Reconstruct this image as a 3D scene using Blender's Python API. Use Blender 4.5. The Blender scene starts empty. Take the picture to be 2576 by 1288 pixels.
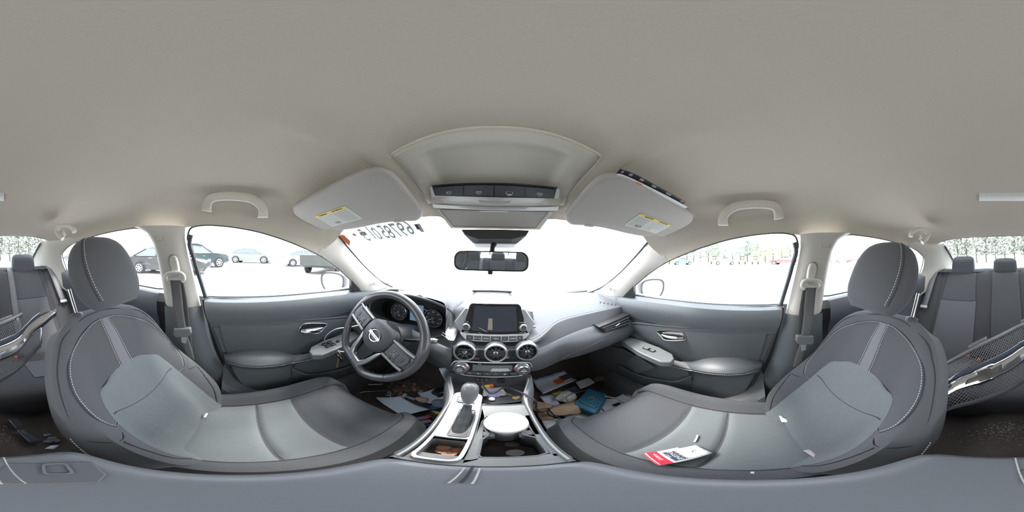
import bpy, bmesh, math, random
from mathutils import Vector, Matrix
random.seed(7)
C = bpy.context.scene.collection
PI = math.pi
V = lambda x, y, z: Vector((x, y, z))

# ------------------------------------------------------------------ camera
# axes: +x car right, +y car forward, +z up; the origin is between the front headrests
CAMH = 1.18                       # height of the view point above the ground outside
ROLL = math.radians(1.4); YAW = math.radians(6.708)
cu = V(-math.sin(ROLL), 0, math.cos(ROLL))
cr = V(math.sin(YAW), math.cos(YAW), 0).cross(cu).normalized()
cf = cu.cross(cr).normalized()
cam_d = bpy.data.cameras.new('camera'); cam = bpy.data.objects.new('camera', cam_d); C.objects.link(cam)
cam.matrix_world = Matrix(((cr.x, cu.x, -cf.x, 0), (cr.y, cu.y, -cf.y, 0), (cr.z, cu.z, -cf.z, 0), (0, 0, 0, 1)))
cam_d.type = 'PANO'
cam_d.clip_start = 0.005; cam_d.clip_end = 500
try:
    cam_d.cycles.panorama_type = 'EQUIRECTANGULAR'
except Exception:
    cam_d.panorama_type = 'EQUIRECTANGULAR'
bpy.context.scene.camera = cam

# ------------------------------------------------------------------ light
sc = bpy.context.scene
w = bpy.data.worlds.new('sky'); sc.world = w; w.use_nodes = True
nt = w.node_tree; nt.nodes.clear()
wo = nt.nodes.new('ShaderNodeOutputWorld'); wb = nt.nodes.new('ShaderNodeBackground')
wt = nt.nodes.new('ShaderNodeTexCoord'); wx = nt.nodes.new('ShaderNodeSeparateXYZ'); wr = nt.nodes.new('ShaderNodeValToRGB')
nt.links.new(wt.outputs['Generated'], wx.inputs[0]); nt.links.new(wx.outputs[2], wr.inputs[0])
wr.color_ramp.elements[0].color = (0.93, 0.96, 1.0, 1); wr.color_ramp.elements[0].position = 0.0
wr.color_ramp.elements[1].color = (0.80, 0.89, 1.0, 1); wr.color_ramp.elements[1].position = 1.0
nt.links.new(wr.outputs[0], wb.inputs[0]); wb.inputs[1].default_value = 1.0
nt.links.new(wb.outputs[0], wo.inputs[0])
sd = bpy.data.lights.new('sun', 'SUN'); sun = bpy.data.objects.new('sun', sd); C.objects.link(sun)
sd.energy = 1.1; sd.angle = math.radians(16); sd.color = (1, 0.965, 0.91)
sun.rotation_euler = (-V(-0.22, 0.62, 1.0).normalized()).to_track_quat('-Z', 'Y').to_euler()
sc.view_settings.view_transform = 'Standard'; sc.view_settings.look = 'None'
sc.view_settings.gamma = 1; sc.view_settings.use_curve_mapping = False
sc.view_settings.exposure = 2.85
sc.cycles.use_denoising = True
sc.cycles.max_bounces = 12; sc.cycles.diffuse_bounces = 6; sc.cycles.transparent_max_bounces = 16
sc.cycles.sample_clamp_indirect = 6

# ------------------------------------------------------------------ direction of a point of the panorama, and where it meets a surface
def D(px, py):
    lo = (px - 1288) / 2576 * 2 * PI; la = (644 - py) / 1288 * PI
    return (cr * math.sin(lo) + cf * math.cos(lo)) * math.cos(la) + cu * math.sin(la)
def hz(px, py, z): d = D(px, py); return d * (z / d.z)
def hx(px, py, x): d = D(px, py); return d * (x / d.x)
def hy(px, py, y): d = D(px, py); return d * (y / d.y)
def hp(px, py, p, n): d = D(px, py); return d * (Vector(p).dot(Vector(n)) / d.dot(Vector(n)))
def hf(px, py, f, a=0.05, b=3.0):
    d = D(px, py); fa = f(d * a)
    for i in range(50):
        m = (a + b) / 2; fm = f(d * m)
        if (fm > 0) == (fa > 0): a = m
        else: b = m
    return d * a

# ------------------------------------------------------------------ objects
def tag(o, label=None, cat=None, group=None, kind=None):
    if label: o['label'] = label
    if cat: o['category'] = cat
    if group: o['group'] = group
    if kind: o['kind'] = kind
    return o
def thing(name, label, cat, loc=(0, 0, 0), group=None, kind=None):
    o = bpy.data.objects.new(name, None); C.objects.link(o); o.location = loc; o.empty_display_size = 0.05
    return tag(o, label, cat, group, kind)
def adopt(o, parent):
    if parent is not None:
        o.parent = parent; q = parent; loc = Vector(parent.location)
        while q.parent is not None and q.type == 'EMPTY': q = q.parent; loc += Vector(q.location)
        o.matrix_parent_inverse = Matrix.Translation(-loc) if parent.type == 'EMPTY' else Matrix.Identity(4)
    return o
def link(name, me, m, parent=None, smooth=True, ang=38, sub=0, bev=0, seg=2, solid=0, off=0):
    me.materials.append(m)
    if smooth:
        me.shade_smooth(); me.set_sharp_from_angle(angle=math.radians(ang))
    o = bpy.data.objects.new(name, me); C.objects.link(o); adopt(o, parent)
    if solid:
        q = o.modifiers.new('s', 'SOLIDIFY'); q.thickness = solid; q.offset = off
    if bev:
        q = o.modifiers.new('b', 'BEVEL'); q.width = bev; q.segments = seg; q.limit_method = 'ANGLE'; q.angle_limit = math.radians(35); q.harden_normals = False
    if sub:
        q = o.modifiers.new('u', 'SUBSURF'); q.levels = sub; q.render_levels = sub
    return o
def mesh(name, vs, fs, m, parent=None, fix=True, **k):
    me = bpy.data.meshes.new(name); me.from_pydata([tuple(v) for v in vs], [], fs)
    if fix:
        b = bmesh.new(); b.from_mesh(me); bmesh.ops.remove_doubles(b, verts=b.verts, dist=1e-6)
        bmesh.ops.recalc_face_normals(b, faces=b.faces); b.to_mesh(me); b.free()
    me.update(); return link(name, me, m, parent, **k)
def rows_faces(nr, nc, cu_=False, cv_=False, o=0):
    f = []
    for i in range(nr - (0 if cv_ else 1)):
        for j in range(nc - (0 if cu_ else 1)):
            a, b = i, (i + 1) % nr; c, d = j, (j + 1) % nc
            f.append((o + a * nc + c, o + a * nc + d, o + b * nc + d, o + b * nc + c))
    return f
def sheet(name, rows, m, parent=None, closed=False, loop=False, caps=False, **k):
    vs = [p for r in rows for p in r]; fs = rows_faces(len(rows), len(rows[0]), closed, loop)
    n = len(rows[0])
    if caps: fs += [tuple(range(n))[::-1], tuple(range((len(rows) - 1) * n, len(rows) * n))]
    return mesh(name, vs, fs, m, parent, **k)
class MB:                                             # collects shapes into one mesh
    def __init__(s): s.v = []; s.f = []
    def add(s, vs, fs, M=None):
        o = len(s.v); s.v += [tuple(M @ Vector(v)) if M else tuple(v) for v in vs]; s.f += [tuple(i + o for i in f) for f in fs]; return s
    def sheet(s, rows, closed=False, loop=False, caps=False):
        n = len(rows[0]); fs = rows_faces(len(rows), n, closed, loop)
        if caps: fs += [tuple(range(n))[::-1], tuple(range((len(rows) - 1) * n, len(rows) * n))]
        return s.add([p for r in rows for p in r], fs)
    def box(s, c, d, M=None):
        x, y, z = d[0] / 2, d[1] / 2, d[2] / 2
        vs = [Vector(c) + V(a * x, b * y, e * z) for a in (-1, 1) for b in (-1, 1) for e in (-1, 1)]
        return s.add(vs, [(0, 1, 3, 2), (4, 6, 7, 5), (0, 4, 5, 1), (2, 3, 7, 6), (0, 2, 6, 4), (1, 5, 7, 3)], M)
    def tube(s, pts, r, n=8, closed=False, flat=1.0, caps=True):
        P = [Vector(p) for p in pts]; N = len(P); rows = []; up = None
        for i in range(N):
            t = (P[(i + 1) % N] - P[i - 1]) if closed else (P[min(i + 1, N - 1)] - P[max(i - 1, 0)])
            t.normalize()
            if up is None: up = t.orthogonal().normalized()
            up = (up - t * up.dot(t)).normalized(); sd_ = t.cross(up)
            rr = r[i] if isinstance(r, (list, tuple)) else r
            rows.append([P[i] + up * math.cos(2 * PI * k / n) * rr + sd_ * math.sin(2 * PI * k / n) * rr * flat for k in range(n)])
        return s.sheet(rows, closed=True, loop=closed, caps=caps and not closed)
    def lathe(s, prof, M=None, n=32, cap=False):
        rows = [[V(r * math.cos(2 * PI * k / n), r * math.sin(2 * PI * k / n), z) for k in range(n)] for r, z in prof]
        if M: rows = [[M @ p for p in r] for r in rows]
        return s.sheet(rows, closed=True, caps=cap)
    def prism(s, pts, d):
        n = len(pts); a = [Vector(p) for p in pts]; b = [p + Vector(d) for p in a]
        return s.add(a + b, [tuple(range(n))[::-1], tuple(range(n, 2 * n))] + [(i, (i + 1) % n, n + (i + 1) % n, n + i) for i in range(n)])
    def build(s, name, m, parent=None, **k): return mesh(name, s.v, s.f, m, parent, **k)
def box(name, c, d, m, parent=None, M=None, **k):
    k.setdefault('bev', min(d) * 0.18); return MB().box(c, d, M).build(name, m, parent, **k)
def tube(name, pts, r, m, parent=None, n=10, closed=False, flat=1.0, **k): return MB().tube(pts, r, n, closed, flat).build(name, m, parent, **k)
def lathe(name, prof, m, parent=None, M=None, n=32, cap=False, **k): return MB().lathe(prof, M, n, cap).build(name, m, parent, **k)
def smoothline(pts, n=8, closed=False):               # Catmull-Rom through pts
    P = [Vector(p) for p in pts]; N = len(P); out = []
    for i in range(N if closed else N - 1):
        g = (lambda j: P[j % N]) if closed else (lambda j: P[max(0, min(N - 1, j))])
        a, b, c, d = g(i - 1), g(i), g(i + 1), g(i + 2)
        for k in range(n):
            t = k / n
            out.append(0.5 * ((2 * b) + (c - a) * t + (2 * a - 5 * b + 4 * c - d) * t * t + (3 * b - a - 3 * c + d) * t ** 3))
    if not closed: out.append(P[-1])
    return out
def resample(pts, n):
    P = [Vector(p) for p in pts]; L = [0]
    for i in range(1, len(P)): L.append(L[-1] + (P[i] - P[i - 1]).length)
    out = []; j = 0
    for k in range(n):
        t = L[-1] * k / (n - 1)
        while j < len(L) - 2 and L[j + 1] < t: j += 1
        u = 0 if L[j + 1] == L[j] else (t - L[j]) / (L[j + 1] - L[j])
        out.append(P[j].lerp(P[j + 1], min(1, max(0, u))))
    return out
def sstep(a, b, x):
    t = max(0, min(1, (x - a) / (b - a))); return t * t * (3 - 2 * t)
def interp(xs, ys, x):
    if x <= xs[0]: return ys[0]
    for i in range(1, len(xs)):
        if x <= xs[i]:
            t = (x - xs[i - 1]) / (xs[i] - xs[i - 1]); return ys[i - 1] + (ys[i] - ys[i - 1]) * t
    return ys[-1]
def cint(xs, ys, x):                                  # smooth interpolation
    if x <= xs[0]: return ys[0]
    if x >= xs[-1]: return ys[-1]
    n = len(xs)
    for i in range(1, n):
        if x <= xs[i]:
            h = xs[i] - xs[i - 1]; t = (x - xs[i - 1]) / h
            def sl(j):
                if j <= 0: return (ys[1] - ys[0]) / (xs[1] - xs[0])
                if j >= n - 1: return (ys[-1] - ys[-2]) / (xs[-1] - xs[-2])
                return (ys[j + 1] - ys[j - 1]) / (xs[j + 1] - xs[j - 1])
            a, b = sl(i - 1) * h, sl(i) * h
            return (2 * t ** 3 - 3 * t * t + 1) * ys[i - 1] + (t ** 3 - 2 * t * t + t) * a + (-2 * t ** 3 + 3 * t * t) * ys[i] + (t ** 3 - t * t) * b
def frame(o, xa, ya):                                 # matrix with x axis xa and y axis near ya
    x = Vector(xa).normalized(); z = x.cross(Vector(ya)).normalized(); y = z.cross(x)
    return Matrix(((x.x, y.x, z.x, o[0]), (x.y, y.y, z.y, o[1]), (x.z, y.z, z.z, o[2]), (0, 0, 0, 1)))
def rrect(w, h, r, n=5):                              # rounded rectangle outline, centred
    out = []
    for cx, cy, a0 in ((w / 2 - r, h / 2 - r, 0), (-w / 2 + r, h / 2 - r, 90), (-w / 2 + r, -h / 2 + r, 180), (w / 2 - r, -h / 2 + r, 270)):
        for k in range(n + 1):
            a = math.radians(a0 + 90 * k / n); out.append((cx + r * math.cos(a), cy + r * math.sin(a)))
    return out
def plate(name, out2d, t, m, parent=None, M=None, **k):   # outline in xy, thickness t along -z
    pts = [V(x, y, 0) for x, y in out2d]; mb = MB(); mb.prism(pts, (0, 0, -t))
    if M: mb.v = [tuple(M @ Vector(v)) for v in mb.v]
    return mb.build(name, m, parent, **k)
def ringplate(name, o2, i2, t, m, parent=None, M=None, **k):
    n = len(o2); r = [[V(x, y, 0) for x, y in o2], [V(x, y, 0) for x, y in i2], [V(x, y, -t) for x, y in i2], [V(x, y, -t) for x, y in o2]]
    if M: r = [[M @ p for p in q] for q in r]
    return sheet(name, r, m, parent, closed=True, loop=True, **k)
def text(name, body, size, m, parent=None, M=None, ex=0.0003, align='CENTER', sx=1.0, bold=0):
    c = bpy.data.curves.new(name, 'FONT'); c.body = body; c.size = size; c.extrude = ex; c.align_x = align; c.align_y = 'CENTER'
    c.resolution_u = 2; c.offset = bold
    t = bpy.data.objects.new(name, c); MM = (M or Matrix.Identity(4)) @ Matrix.Diagonal((sx, 1, 1, 1))
    me = bpy.data.meshes.new_from_object(t); bpy.data.objects.remove(t); bpy.data.curves.remove(c)
    me.transform(MM); return link(name, me, m, parent, smooth=False)
def stitches(name, pts, m, parent=None, r=0.0008, L=0.005, gap=0.0025, lift=0.0):
    P = [Vector(p) for p in pts]; tot = sum((P[i + 1] - P[i]).length for i in range(len(P) - 1))
    n = max(2, int(tot / (L + gap))); Q = resample(P, n * 3 + 1); mb = MB()
    for i in range(n): mb.tube([Q[3 * i], Q[3 * i + 1], Q[3 * i + 2]], [r * .5, r, r * .5], 5)
    return mb.build(name, m, parent)

# ------------------------------------------------------------------ materials
MATS = {}
def mat(name, col, rough=0.6, metal=0.0, bump=None, var=0.0, vscale=30, spec=0.5, coat=0.0, emit=None, stripes=None, alpha=None, sheen=0.0):
    if name in MATS: return MATS[name]
    m = bpy.data.materials.new(name); m.use_nodes = True; n = m.node_tree.nodes; l = m.node_tree.links
    b = n['Principled BSDF']; b.inputs['Base Color'].default_value = (*col, 1); b.inputs['Roughness'].default_value = rough
    b.inputs['Metallic'].default_value = metal; b.inputs['Specular IOR Level'].default_value = spec
    b.inputs['Coat Weight'].default_value = coat; b.inputs['Sheen Weight'].default_value = sheen
    tc = n.new('ShaderNodeTexCoord'); colsock = None
    if var:
        no = n.new('ShaderNodeTexNoise'); no.inputs['Scale'].default_value = vscale; no.inputs['Detail'].default_value = 4
        l.new(tc.outputs['Object'], no.inputs['Vector'])
        mx = n.new('ShaderNodeMix'); mx.data_type = 'RGBA'
        mx.inputs['A'].default_value = (*[c * (1 - var) for c in col], 1); mx.inputs['B'].default_value = (*[min(1, c * (1 + var)) for c in col], 1)
        l.new(no.outputs['Fac'], mx.inputs['Factor']); colsock = mx.outputs['Result']
    hsock = None
    if stripes:                                       # (axis, period, dark factor): woven ribs
        ax, per, dk = stripes
        sx = n.new('ShaderNodeSeparateXYZ'); l.new(tc.outputs['Object'], sx.inputs[0])
        mu = n.new('ShaderNodeMath'); mu.operation = 'MULTIPLY'; mu.inputs[1].default_value = 2 * PI / per; l.new(sx.outputs[ax], mu.inputs[0])
        si = n.new('ShaderNodeMath'); si.operation = 'SINE'; l.new(mu.outputs[0], si.inputs[0])
        mr = n.new('ShaderNodeMapRange'); mr.inputs['From Min'].default_value = -1; l.new(si.outputs[0], mr.inputs['Value'])
        mx = n.new('ShaderNodeMix'); mx.data_type = 'RGBA'; mx.blend_type = 'MULTIPLY'; mx.inputs['Factor'].default_value = 1
        mx2 = n.new('ShaderNodeMix'); mx2.data_type = 'RGBA'; mx2.inputs['A'].default_value = (dk, dk, dk, 1); mx2.inputs['B'].default_value = (1, 1, 1, 1)
        l.new(mr.outputs['Result'], mx2.inputs['Factor'])
        if colsock: l.new(colsock, mx.inputs['A'])
        else: mx.inputs['A'].default_value = (*col, 1)
        l.new(mx2.outputs['Result'], mx.inputs['B']); colsock = mx.outputs['Result']; hsock = mr.outputs['Result']
    if colsock: l.new(colsock, b.inputs['Base Color'])
    if bump or hsock:
        bp = n.new('ShaderNodeBump')
        if hsock: l.new(hsock, bp.inputs['Height']); bp.inputs['Strength'].default_value = 0.5; bp.inputs['Distance'].default_value = 0.001
        else:
            nb = n.new('ShaderNodeTexNoise'); nb.inputs['Scale'].default_value = bump[0]; nb.inputs['Detail'].default_value = 2
            l.new(tc.outputs['Object'], nb.inputs['Vector']); l.new(nb.outputs['Fac'], bp.inputs['Height'])
            bp.inputs['Strength'].default_value = bump[1]; bp.inputs['Distance'].default_value = bump[2] if len(bump) > 2 else 0.001
        l.new(bp.outputs[0], b.inputs['Normal'])
    if emit: b.inputs['Emission Color'].default_value = (*emit[0], 1); b.inputs['Emission Strength'].default_value = emit[1]
    if alpha is not None: b.inputs['Alpha'].default_value = alpha
    MATS[name] = m; return m
def glass(name, tint=(1, 1, 1), refl=0.05):
    m = bpy.data.materials.new(name); m.use_nodes = True; n = m.node_tree.nodes; l = m.node_tree.links; n.clear()
    o = n.new('ShaderNodeOutputMaterial'); t = n.new('ShaderNodeBsdfTransparent'); g = n.new('ShaderNodeBsdfGlossy'); x = n.new('ShaderNodeMixShader')
    t.inputs[0].default_value = (*tint, 1); g.inputs['Roughness'].default_value = 0.02
    x.inputs[0].default_value = refl; l.new(t.outputs[0], x.inputs[1]); l.new(g.outputs[0], x.inputs[2]); l.new(x.outputs[0], o.inputs[0])
    return m
HEADL = mat('headliner_knit', (0.56, 0.51, 0.43), 0.95, bump=(900, 0.5, 0.0008), var=0.10, vscale=700)
TRIM = mat('beige_grained_plastic', (0.53, 0.505, 0.46), 0.6, bump=(1200, 0.15, 0.0004))
VISOR = mat('visor_vinyl', (0.40, 0.375, 0.345), 0.7, bump=(1500, 0.2, 0.0004))
OHC = mat('overhead_plastic', (0.62, 0.585, 0.51), 0.5)
OHCG = mat('overhead_plastic_gloss', (0.66, 0.65, 0.62), 0.3)
CLOTH = mat('charcoal_cloth', (0.082, 0.085, 0.092), 0.95, bump=(1400, 0.4, 0.0006), var=0.18, vscale=900, sheen=0.15)
CLOTHD = mat('dark_side_cloth', (0.062, 0.062, 0.068), 0.95, bump=(1400, 0.4, 0.0006), var=0.15, vscale=700, sheen=0.1)
RIBX = mat('grey_ribbed_cloth', (0.185, 0.205, 0.21), 0.95, stripes=(0, 0.0042, 0.74), sheen=0.1)
RIBR = mat('rear_ribbed_cloth', (0.15, 0.15, 0.16), 0.95, stripes=(0, 0.005, 0.8))
TAPE = mat('grey_seat_tape', (0.17, 0.17, 0.185), 0.8)
THREAD = mat('pale_thread', (0.55, 0.56, 0.55), 0.7)
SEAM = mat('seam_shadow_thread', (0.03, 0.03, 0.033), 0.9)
DOORP = mat('door_soft_plastic', (0.10, 0.112, 0.118), 0.55, bump=(900, 0.25, 0.0004), var=0.05)
DOORI = mat('door_insert_vinyl', (0.075, 0.082, 0.087), 0.55, bump=(900, 0.25, 0.0004), var=0.05)
DASH = mat('dash_soft_plastic', (0.078, 0.082, 0.088), 0.44, bump=(800, 0.3, 0.0004))
DASHV = mat('dash_vinyl', (0.055, 0.057, 0.062), 0.5, bump=(800, 0.3, 0.0004))
PLAS = mat('dark_grey_plastic', (0.05, 0.052, 0.056), 0.5, bump=(900, 0.2, 0.0003))
PLASM = mat('mid_grey_plastic', (0.13, 0.135, 0.14), 0.45, bump=(900, 0.2, 0.0003))
BLACK = mat('black_plastic', (0.014, 0.014, 0.016), 0.35)
GLOSS = mat('gloss_black', (0.008, 0.008, 0.01), 0.06, coat=0.5)
RUB = mat('black_rubber', (0.03, 0.032, 0.035), 0.6)
SILV = mat('satin_silver', (0.55, 0.56, 0.58), 0.28, metal=0.9)
CHROME = mat('chrome', (0.8, 0.8, 0.82), 0.08, metal=1.0)
LEATH = mat('worn_leather', (0.055, 0.055, 0.06), 0.3, bump=(350, 0.12, 0.0006), coat=0.15)
CARPET = mat('dark_carpet', (0.10, 0.082, 0.073), 1.0, bump=(700, 1.0, 0.003), var=0.5, vscale=260)
BELT = mat('belt_webbing', (0.10, 0.098, 0.098), 0.75, bump=(1500, .3, .0004))
BELTR = mat('rear_belt_webbing', (0.17, 0.17, 0.18), 0.6)
BEIGEP = mat('beige_belt_plastic', (0.50, 0.48, 0.44), 0.5)
RED = mat('red_plastic', (0.75, 0.06, 0.03), 0.4)
WHITE = mat('white_paper', (0.80, 0.81, 0.82), 0.7)
BLUEP = mat('pale_blue_paper', (0.66, 0.77, 0.88), 0.7, var=0.05)
WPLAS = mat('white_plastic', (0.80, 0.80, 0.82), 0.35)
YEL = mat('yellow_ink', (0.75, 0.56, 0.08), 0.6)
INK = mat('dark_ink', (0.05, 0.05, 0.055), 0.6)
GREYINK = mat('grey_ink', (0.30, 0.31, 0.33), 0.7)
WINK = mat('white_marking', (0.75, 0.76, 0.78), 0.5)
KRAFT = mat('brown_kraft_paper', (0.58, 0.41, 0.27), 0.85, var=0.12, vscale=40)
COPPER = mat('copper_coin', (0.62, 0.34, 0.20), 0.35, metal=0.3)
COPPERD = mat('tarnished_coin', (0.20, 0.155, 0.12), 0.5, metal=0.1)
NICK = mat('nickel_coin', (0.42, 0.41, 0.39), 0.35, metal=0.8)
BRASS = mat('brass', (0.62, 0.44, 0.16), 0.3, metal=0.8)
GLASS = glass('window_glass'); GLASSR = glass('rear_window_glass', (0.80, 0.82, 0.81))
MIRR = mat('mirror_silver', (0.86, 0.88, 0.9), 0.02, metal=1.0)
# ================================================================== cabin shell
def xs(z): return 0.70 - 0.30 * (z + 0.2) if z > -0.2 else 0.70
def side(off): return lambda P: abs(P.x) - (xs(P.z) + off - (0.10 * max(0, -P.y - 0.85)) - 0.06 * max(0, P.y - 0.45))
def LS(px, py, off=0.0): return hf(px, py, side(off))
def mir(p, s): return V(p.x * -s, p.y, p.z)          # s=-1 left (as measured), +1 right
def struct(o, label, cat, kind='structure'): return tag(o, label, cat, None, kind)

WINF_TOP = [(472, 603), (476, 580), (488, 570), (520, 566), (560, 568), (600, 573), (650, 583), (700, 598), (750, 617), (807, 644), (850, 675), (885, 707), (915, 737)]
WINR_TOP = [(345, 574), (320, 576), (280, 583), (240, 593), (205, 605), (178, 617), (164, 629), (157, 642)]
ft3 = [LS(*p) for p in WINF_TOP]; rt3 = [LS(*p) for p in WINR_TOP]
edge = [rt3[i] for i in range(len(rt3) - 1, -1, -1)] + [LS(400, 574), LS(450, 574)] + ft3[2:10]
edge.sort(key=lambda p: p.y)
EY = [p.y for p in edge]; EZ = [p.z for p in edge]
ys_e = [-1.32, -1.22, EY[0]] + EY[1:-1] + [0.40]
def ez(y): return interp(EY, EZ, y)
def zc(y): return cint([-1.32, -1.15, -.8, -.3, .05, .25, .40, .47, .51, .56], [.158, .195, .232, .245, .238, .212, .166, .145, .126, .100], y)
ROWV = 60; NS = 64
ye0, ye1, yc0, yc1 = -1.14, 0.372, -1.32, 0.56
rows = []
for i in range(ROWV + 1):
    v = i / ROWV; ye = ye0 + (ye1 - ye0) * v; yc = yc0 + (yc1 - yc0) * v
    r = []
    for j in range(NS + 1):
        s = -1 + 2 * j / NS; a = abs(s)
        s2 = math.copysign(1 - (1 - a) ** 1.5, s); a2 = abs(s2)      # denser at the edges
        y = yc + (ye - yc) * a2 ** 3
        zE = ez(ye); xE = xs(zE) - 0.10 * max(0, -ye - .85); ax_ = abs(s2 * xE)
        sh = .058 * sstep(.125, .185, ax_) * (1 - sstep(.50, .62, ax_)) * v ** 6; y -= sh
        z = zE + (zc(yc - sh) - zE) * max(0, 1 - a2 ** 5) ** 0.52
        x = s2 * xE
        z -= 0.020 * math.exp(-((abs(x) - .215) / .028) ** 2) * sstep(-.05, .16, y) * (1 - sstep(.42, .52, y)) 
        z += 0.010 * math.exp(-((abs(x) - .40) / .11) ** 4) * sstep(.06, .26, y) * (1 - sstep(.36, .46, y))
        r.append(V(x, y, z))
    rows.append(r)
def headz(x, y):                                      # approximate lining height
    v = min(1, max(0, (y - yc0) / (yc1 - yc0)))
    for _ in range(6):
        ye = ye0 + (ye1 - ye0) * v; yc = yc0 + (yc1 - yc0) * v; zE = ez(ye); a2 = min(1, abs(x) / xs(zE))
        yy = yc + (ye - yc) * a2 ** 3; v = min(1, max(0, v + (y - yy) / (yc1 - yc0)))
    return zE + (zc(yc) - zE) * max(0, 1 - a2 ** 5) ** 0.52
ceil = sheet('ceiling', rows, HEADL, ang=80)
struct(ceil, 'beige knitted headliner over the whole cabin', 'headliner')
roof = sheet('ceiling_roof_skin', [[p + V(0, 0, 0.035) for p in r] for r in rows[::4]], mat('white_paint', (0.75, 0.76, 0.77), 0.25, coat=0.5)); roof.parent = ceil

# ---------- windshield surface
def WZ(x, y): return .097 - .624 * (y + .40 * x * x - .56)
def wf(P): return P.z - WZ(P.x, P.y)
def WS(px, py): return hf(px, py, wf)
WSL = [(850, 590), (858, 600), (872, 618), (892, 642), (915, 668), (938, 690), (960, 708), (985, 721), (1010, 726)]
wsl3 = [WS(*p) for p in WSL]
WSB = [(1010, 726), (1060, 730), (1120, 733), (1180, 735), (1240, 736)]
wsb3 = [WS(*p) for p in WSB]
top = []
for j in range(9):
    t = j / 8; x = wsl3[0].x * (1 - t); top.append(V(x, .495 - .30 * x * x * .95 + 0.006, 0)); top[-1].z = WZ(top[-1].x, top[-1].y)
# windshield glass as a grid in (x, z-down)
g = []
bl = resample(wsl3 + wsb3[1:], 17)
tl = resample([V(-.64, .36, WZ(-.64, .36))] + top, 17)
for k in range(9):
    t = k / 8; r = []
    for j in range(17):
        a = tl[j]; b = bl[j]; x = a.x + (b.x - a.x) * t; y = a.y + (b.y - a.y) * t; r.append(V(x, y + .004, WZ(x, y + .004)))
    g.append(r + [V(-p.x, p.y, p.z) for p in r[-2::-1]])
g = [[p + V(0, .02, .012) for p in g[0]]] + g + [[V(p.x * 1.06, p.y + .05, p.z - .03) for p in g[-1]]]
struct(sheet('window_1', g, GLASS), 'clear windshield glass with painted stock number at its upper left', 'windshield')
# black ceramic edge round the windshield
fr = smoothline(wsl3, 4) + smoothline(wsb3, 4)[1:]
mb = MB()
for s in (-1, 1):
    L = [mir(p, s) for p in fr]
    mb.tube(L, .0045, 6)
struct(mb.build('trim_1', BLACK), 'black edge band around the lower windshield', 'trim')

# ---------- side windows, seals, pillars
def outline_front():
    top_ = [LS(*p, ) for p in WINF_TOP]
    return top_
FBOT = [(915, 737), (880, 744), (840, 750), (780, 753), (700, 754), (620, 753), (560, 751), (520, 748)]
FREAR = [(520, 748), (510, 715), (499, 680), (489, 645), (480, 615)]
RFRONT = [(415, 727), (408, 700), (402, 670), (394, 635), (384, 605), (370, 584)]
RBOT = [(157, 642), (166, 672), (176, 690), (215, 697), (270, 706), (340, 716), (415, 727)]
def closed_out(lst):
    o = []
    for p in lst:
        if not o or (Vector((*p, 0)) - Vector((*o[-1], 0))).length > 2: o.append(p)
    if (Vector((*o[0], 0)) - Vector((*o[-1], 0))).length < 3: o.pop()
    return o
OF = closed_out(WINF_TOP + FBOT[1:] + FREAR[1:]); OR = closed_out(WINR_TOP + RBOT[1:] + RFRONT[1:])
names = {-1: 'left', 1: 'right'}; side_word = {-1: 'driver', 1: 'passenger'}
wn = 2
SEALM = mat('door_seal_rubber', (0.05, 0.055, 0.062), 0.5)
for s in (-1, 1):
    for O, who in ((OF, 'front'), (OR, 'rear')):
        P = [mir(LS(*p, 0.012), s) for p in O]
        c = sum(P, V(0, 0, 0)) / len(P)
        # glass slightly outboard and larger
        G = [c + (p - c) * 1.05 + V(s * .02, 0, 0) for p in P]
        o = mesh('window_%d' % wn, G, [tuple(range(len(G)))], GLASS, smooth=False)
        struct(o, 'clear %s side window glass on the %s side' % (who, side_word[s]), 'side window'); wn += 1
        R = smoothline([mir(LS(*p, 0.004), s) for p in O], 3, closed=True)
        sl = tube('trim_%d' % wn, R, 0.0042, SEALM, n=8, closed=True)
        if who == 'front': tube('thick_seal', smoothline([mir(LS(a_ - 3, b_, -.004), s) for a_, b_ in [(484, 590)] + FREAR[::-1]], 4), .0095, SEALM, sl, n=8)
        struct(sl, 'black rubber seal around the %s %s window' % (side_word[s], who), 'seal')
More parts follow.
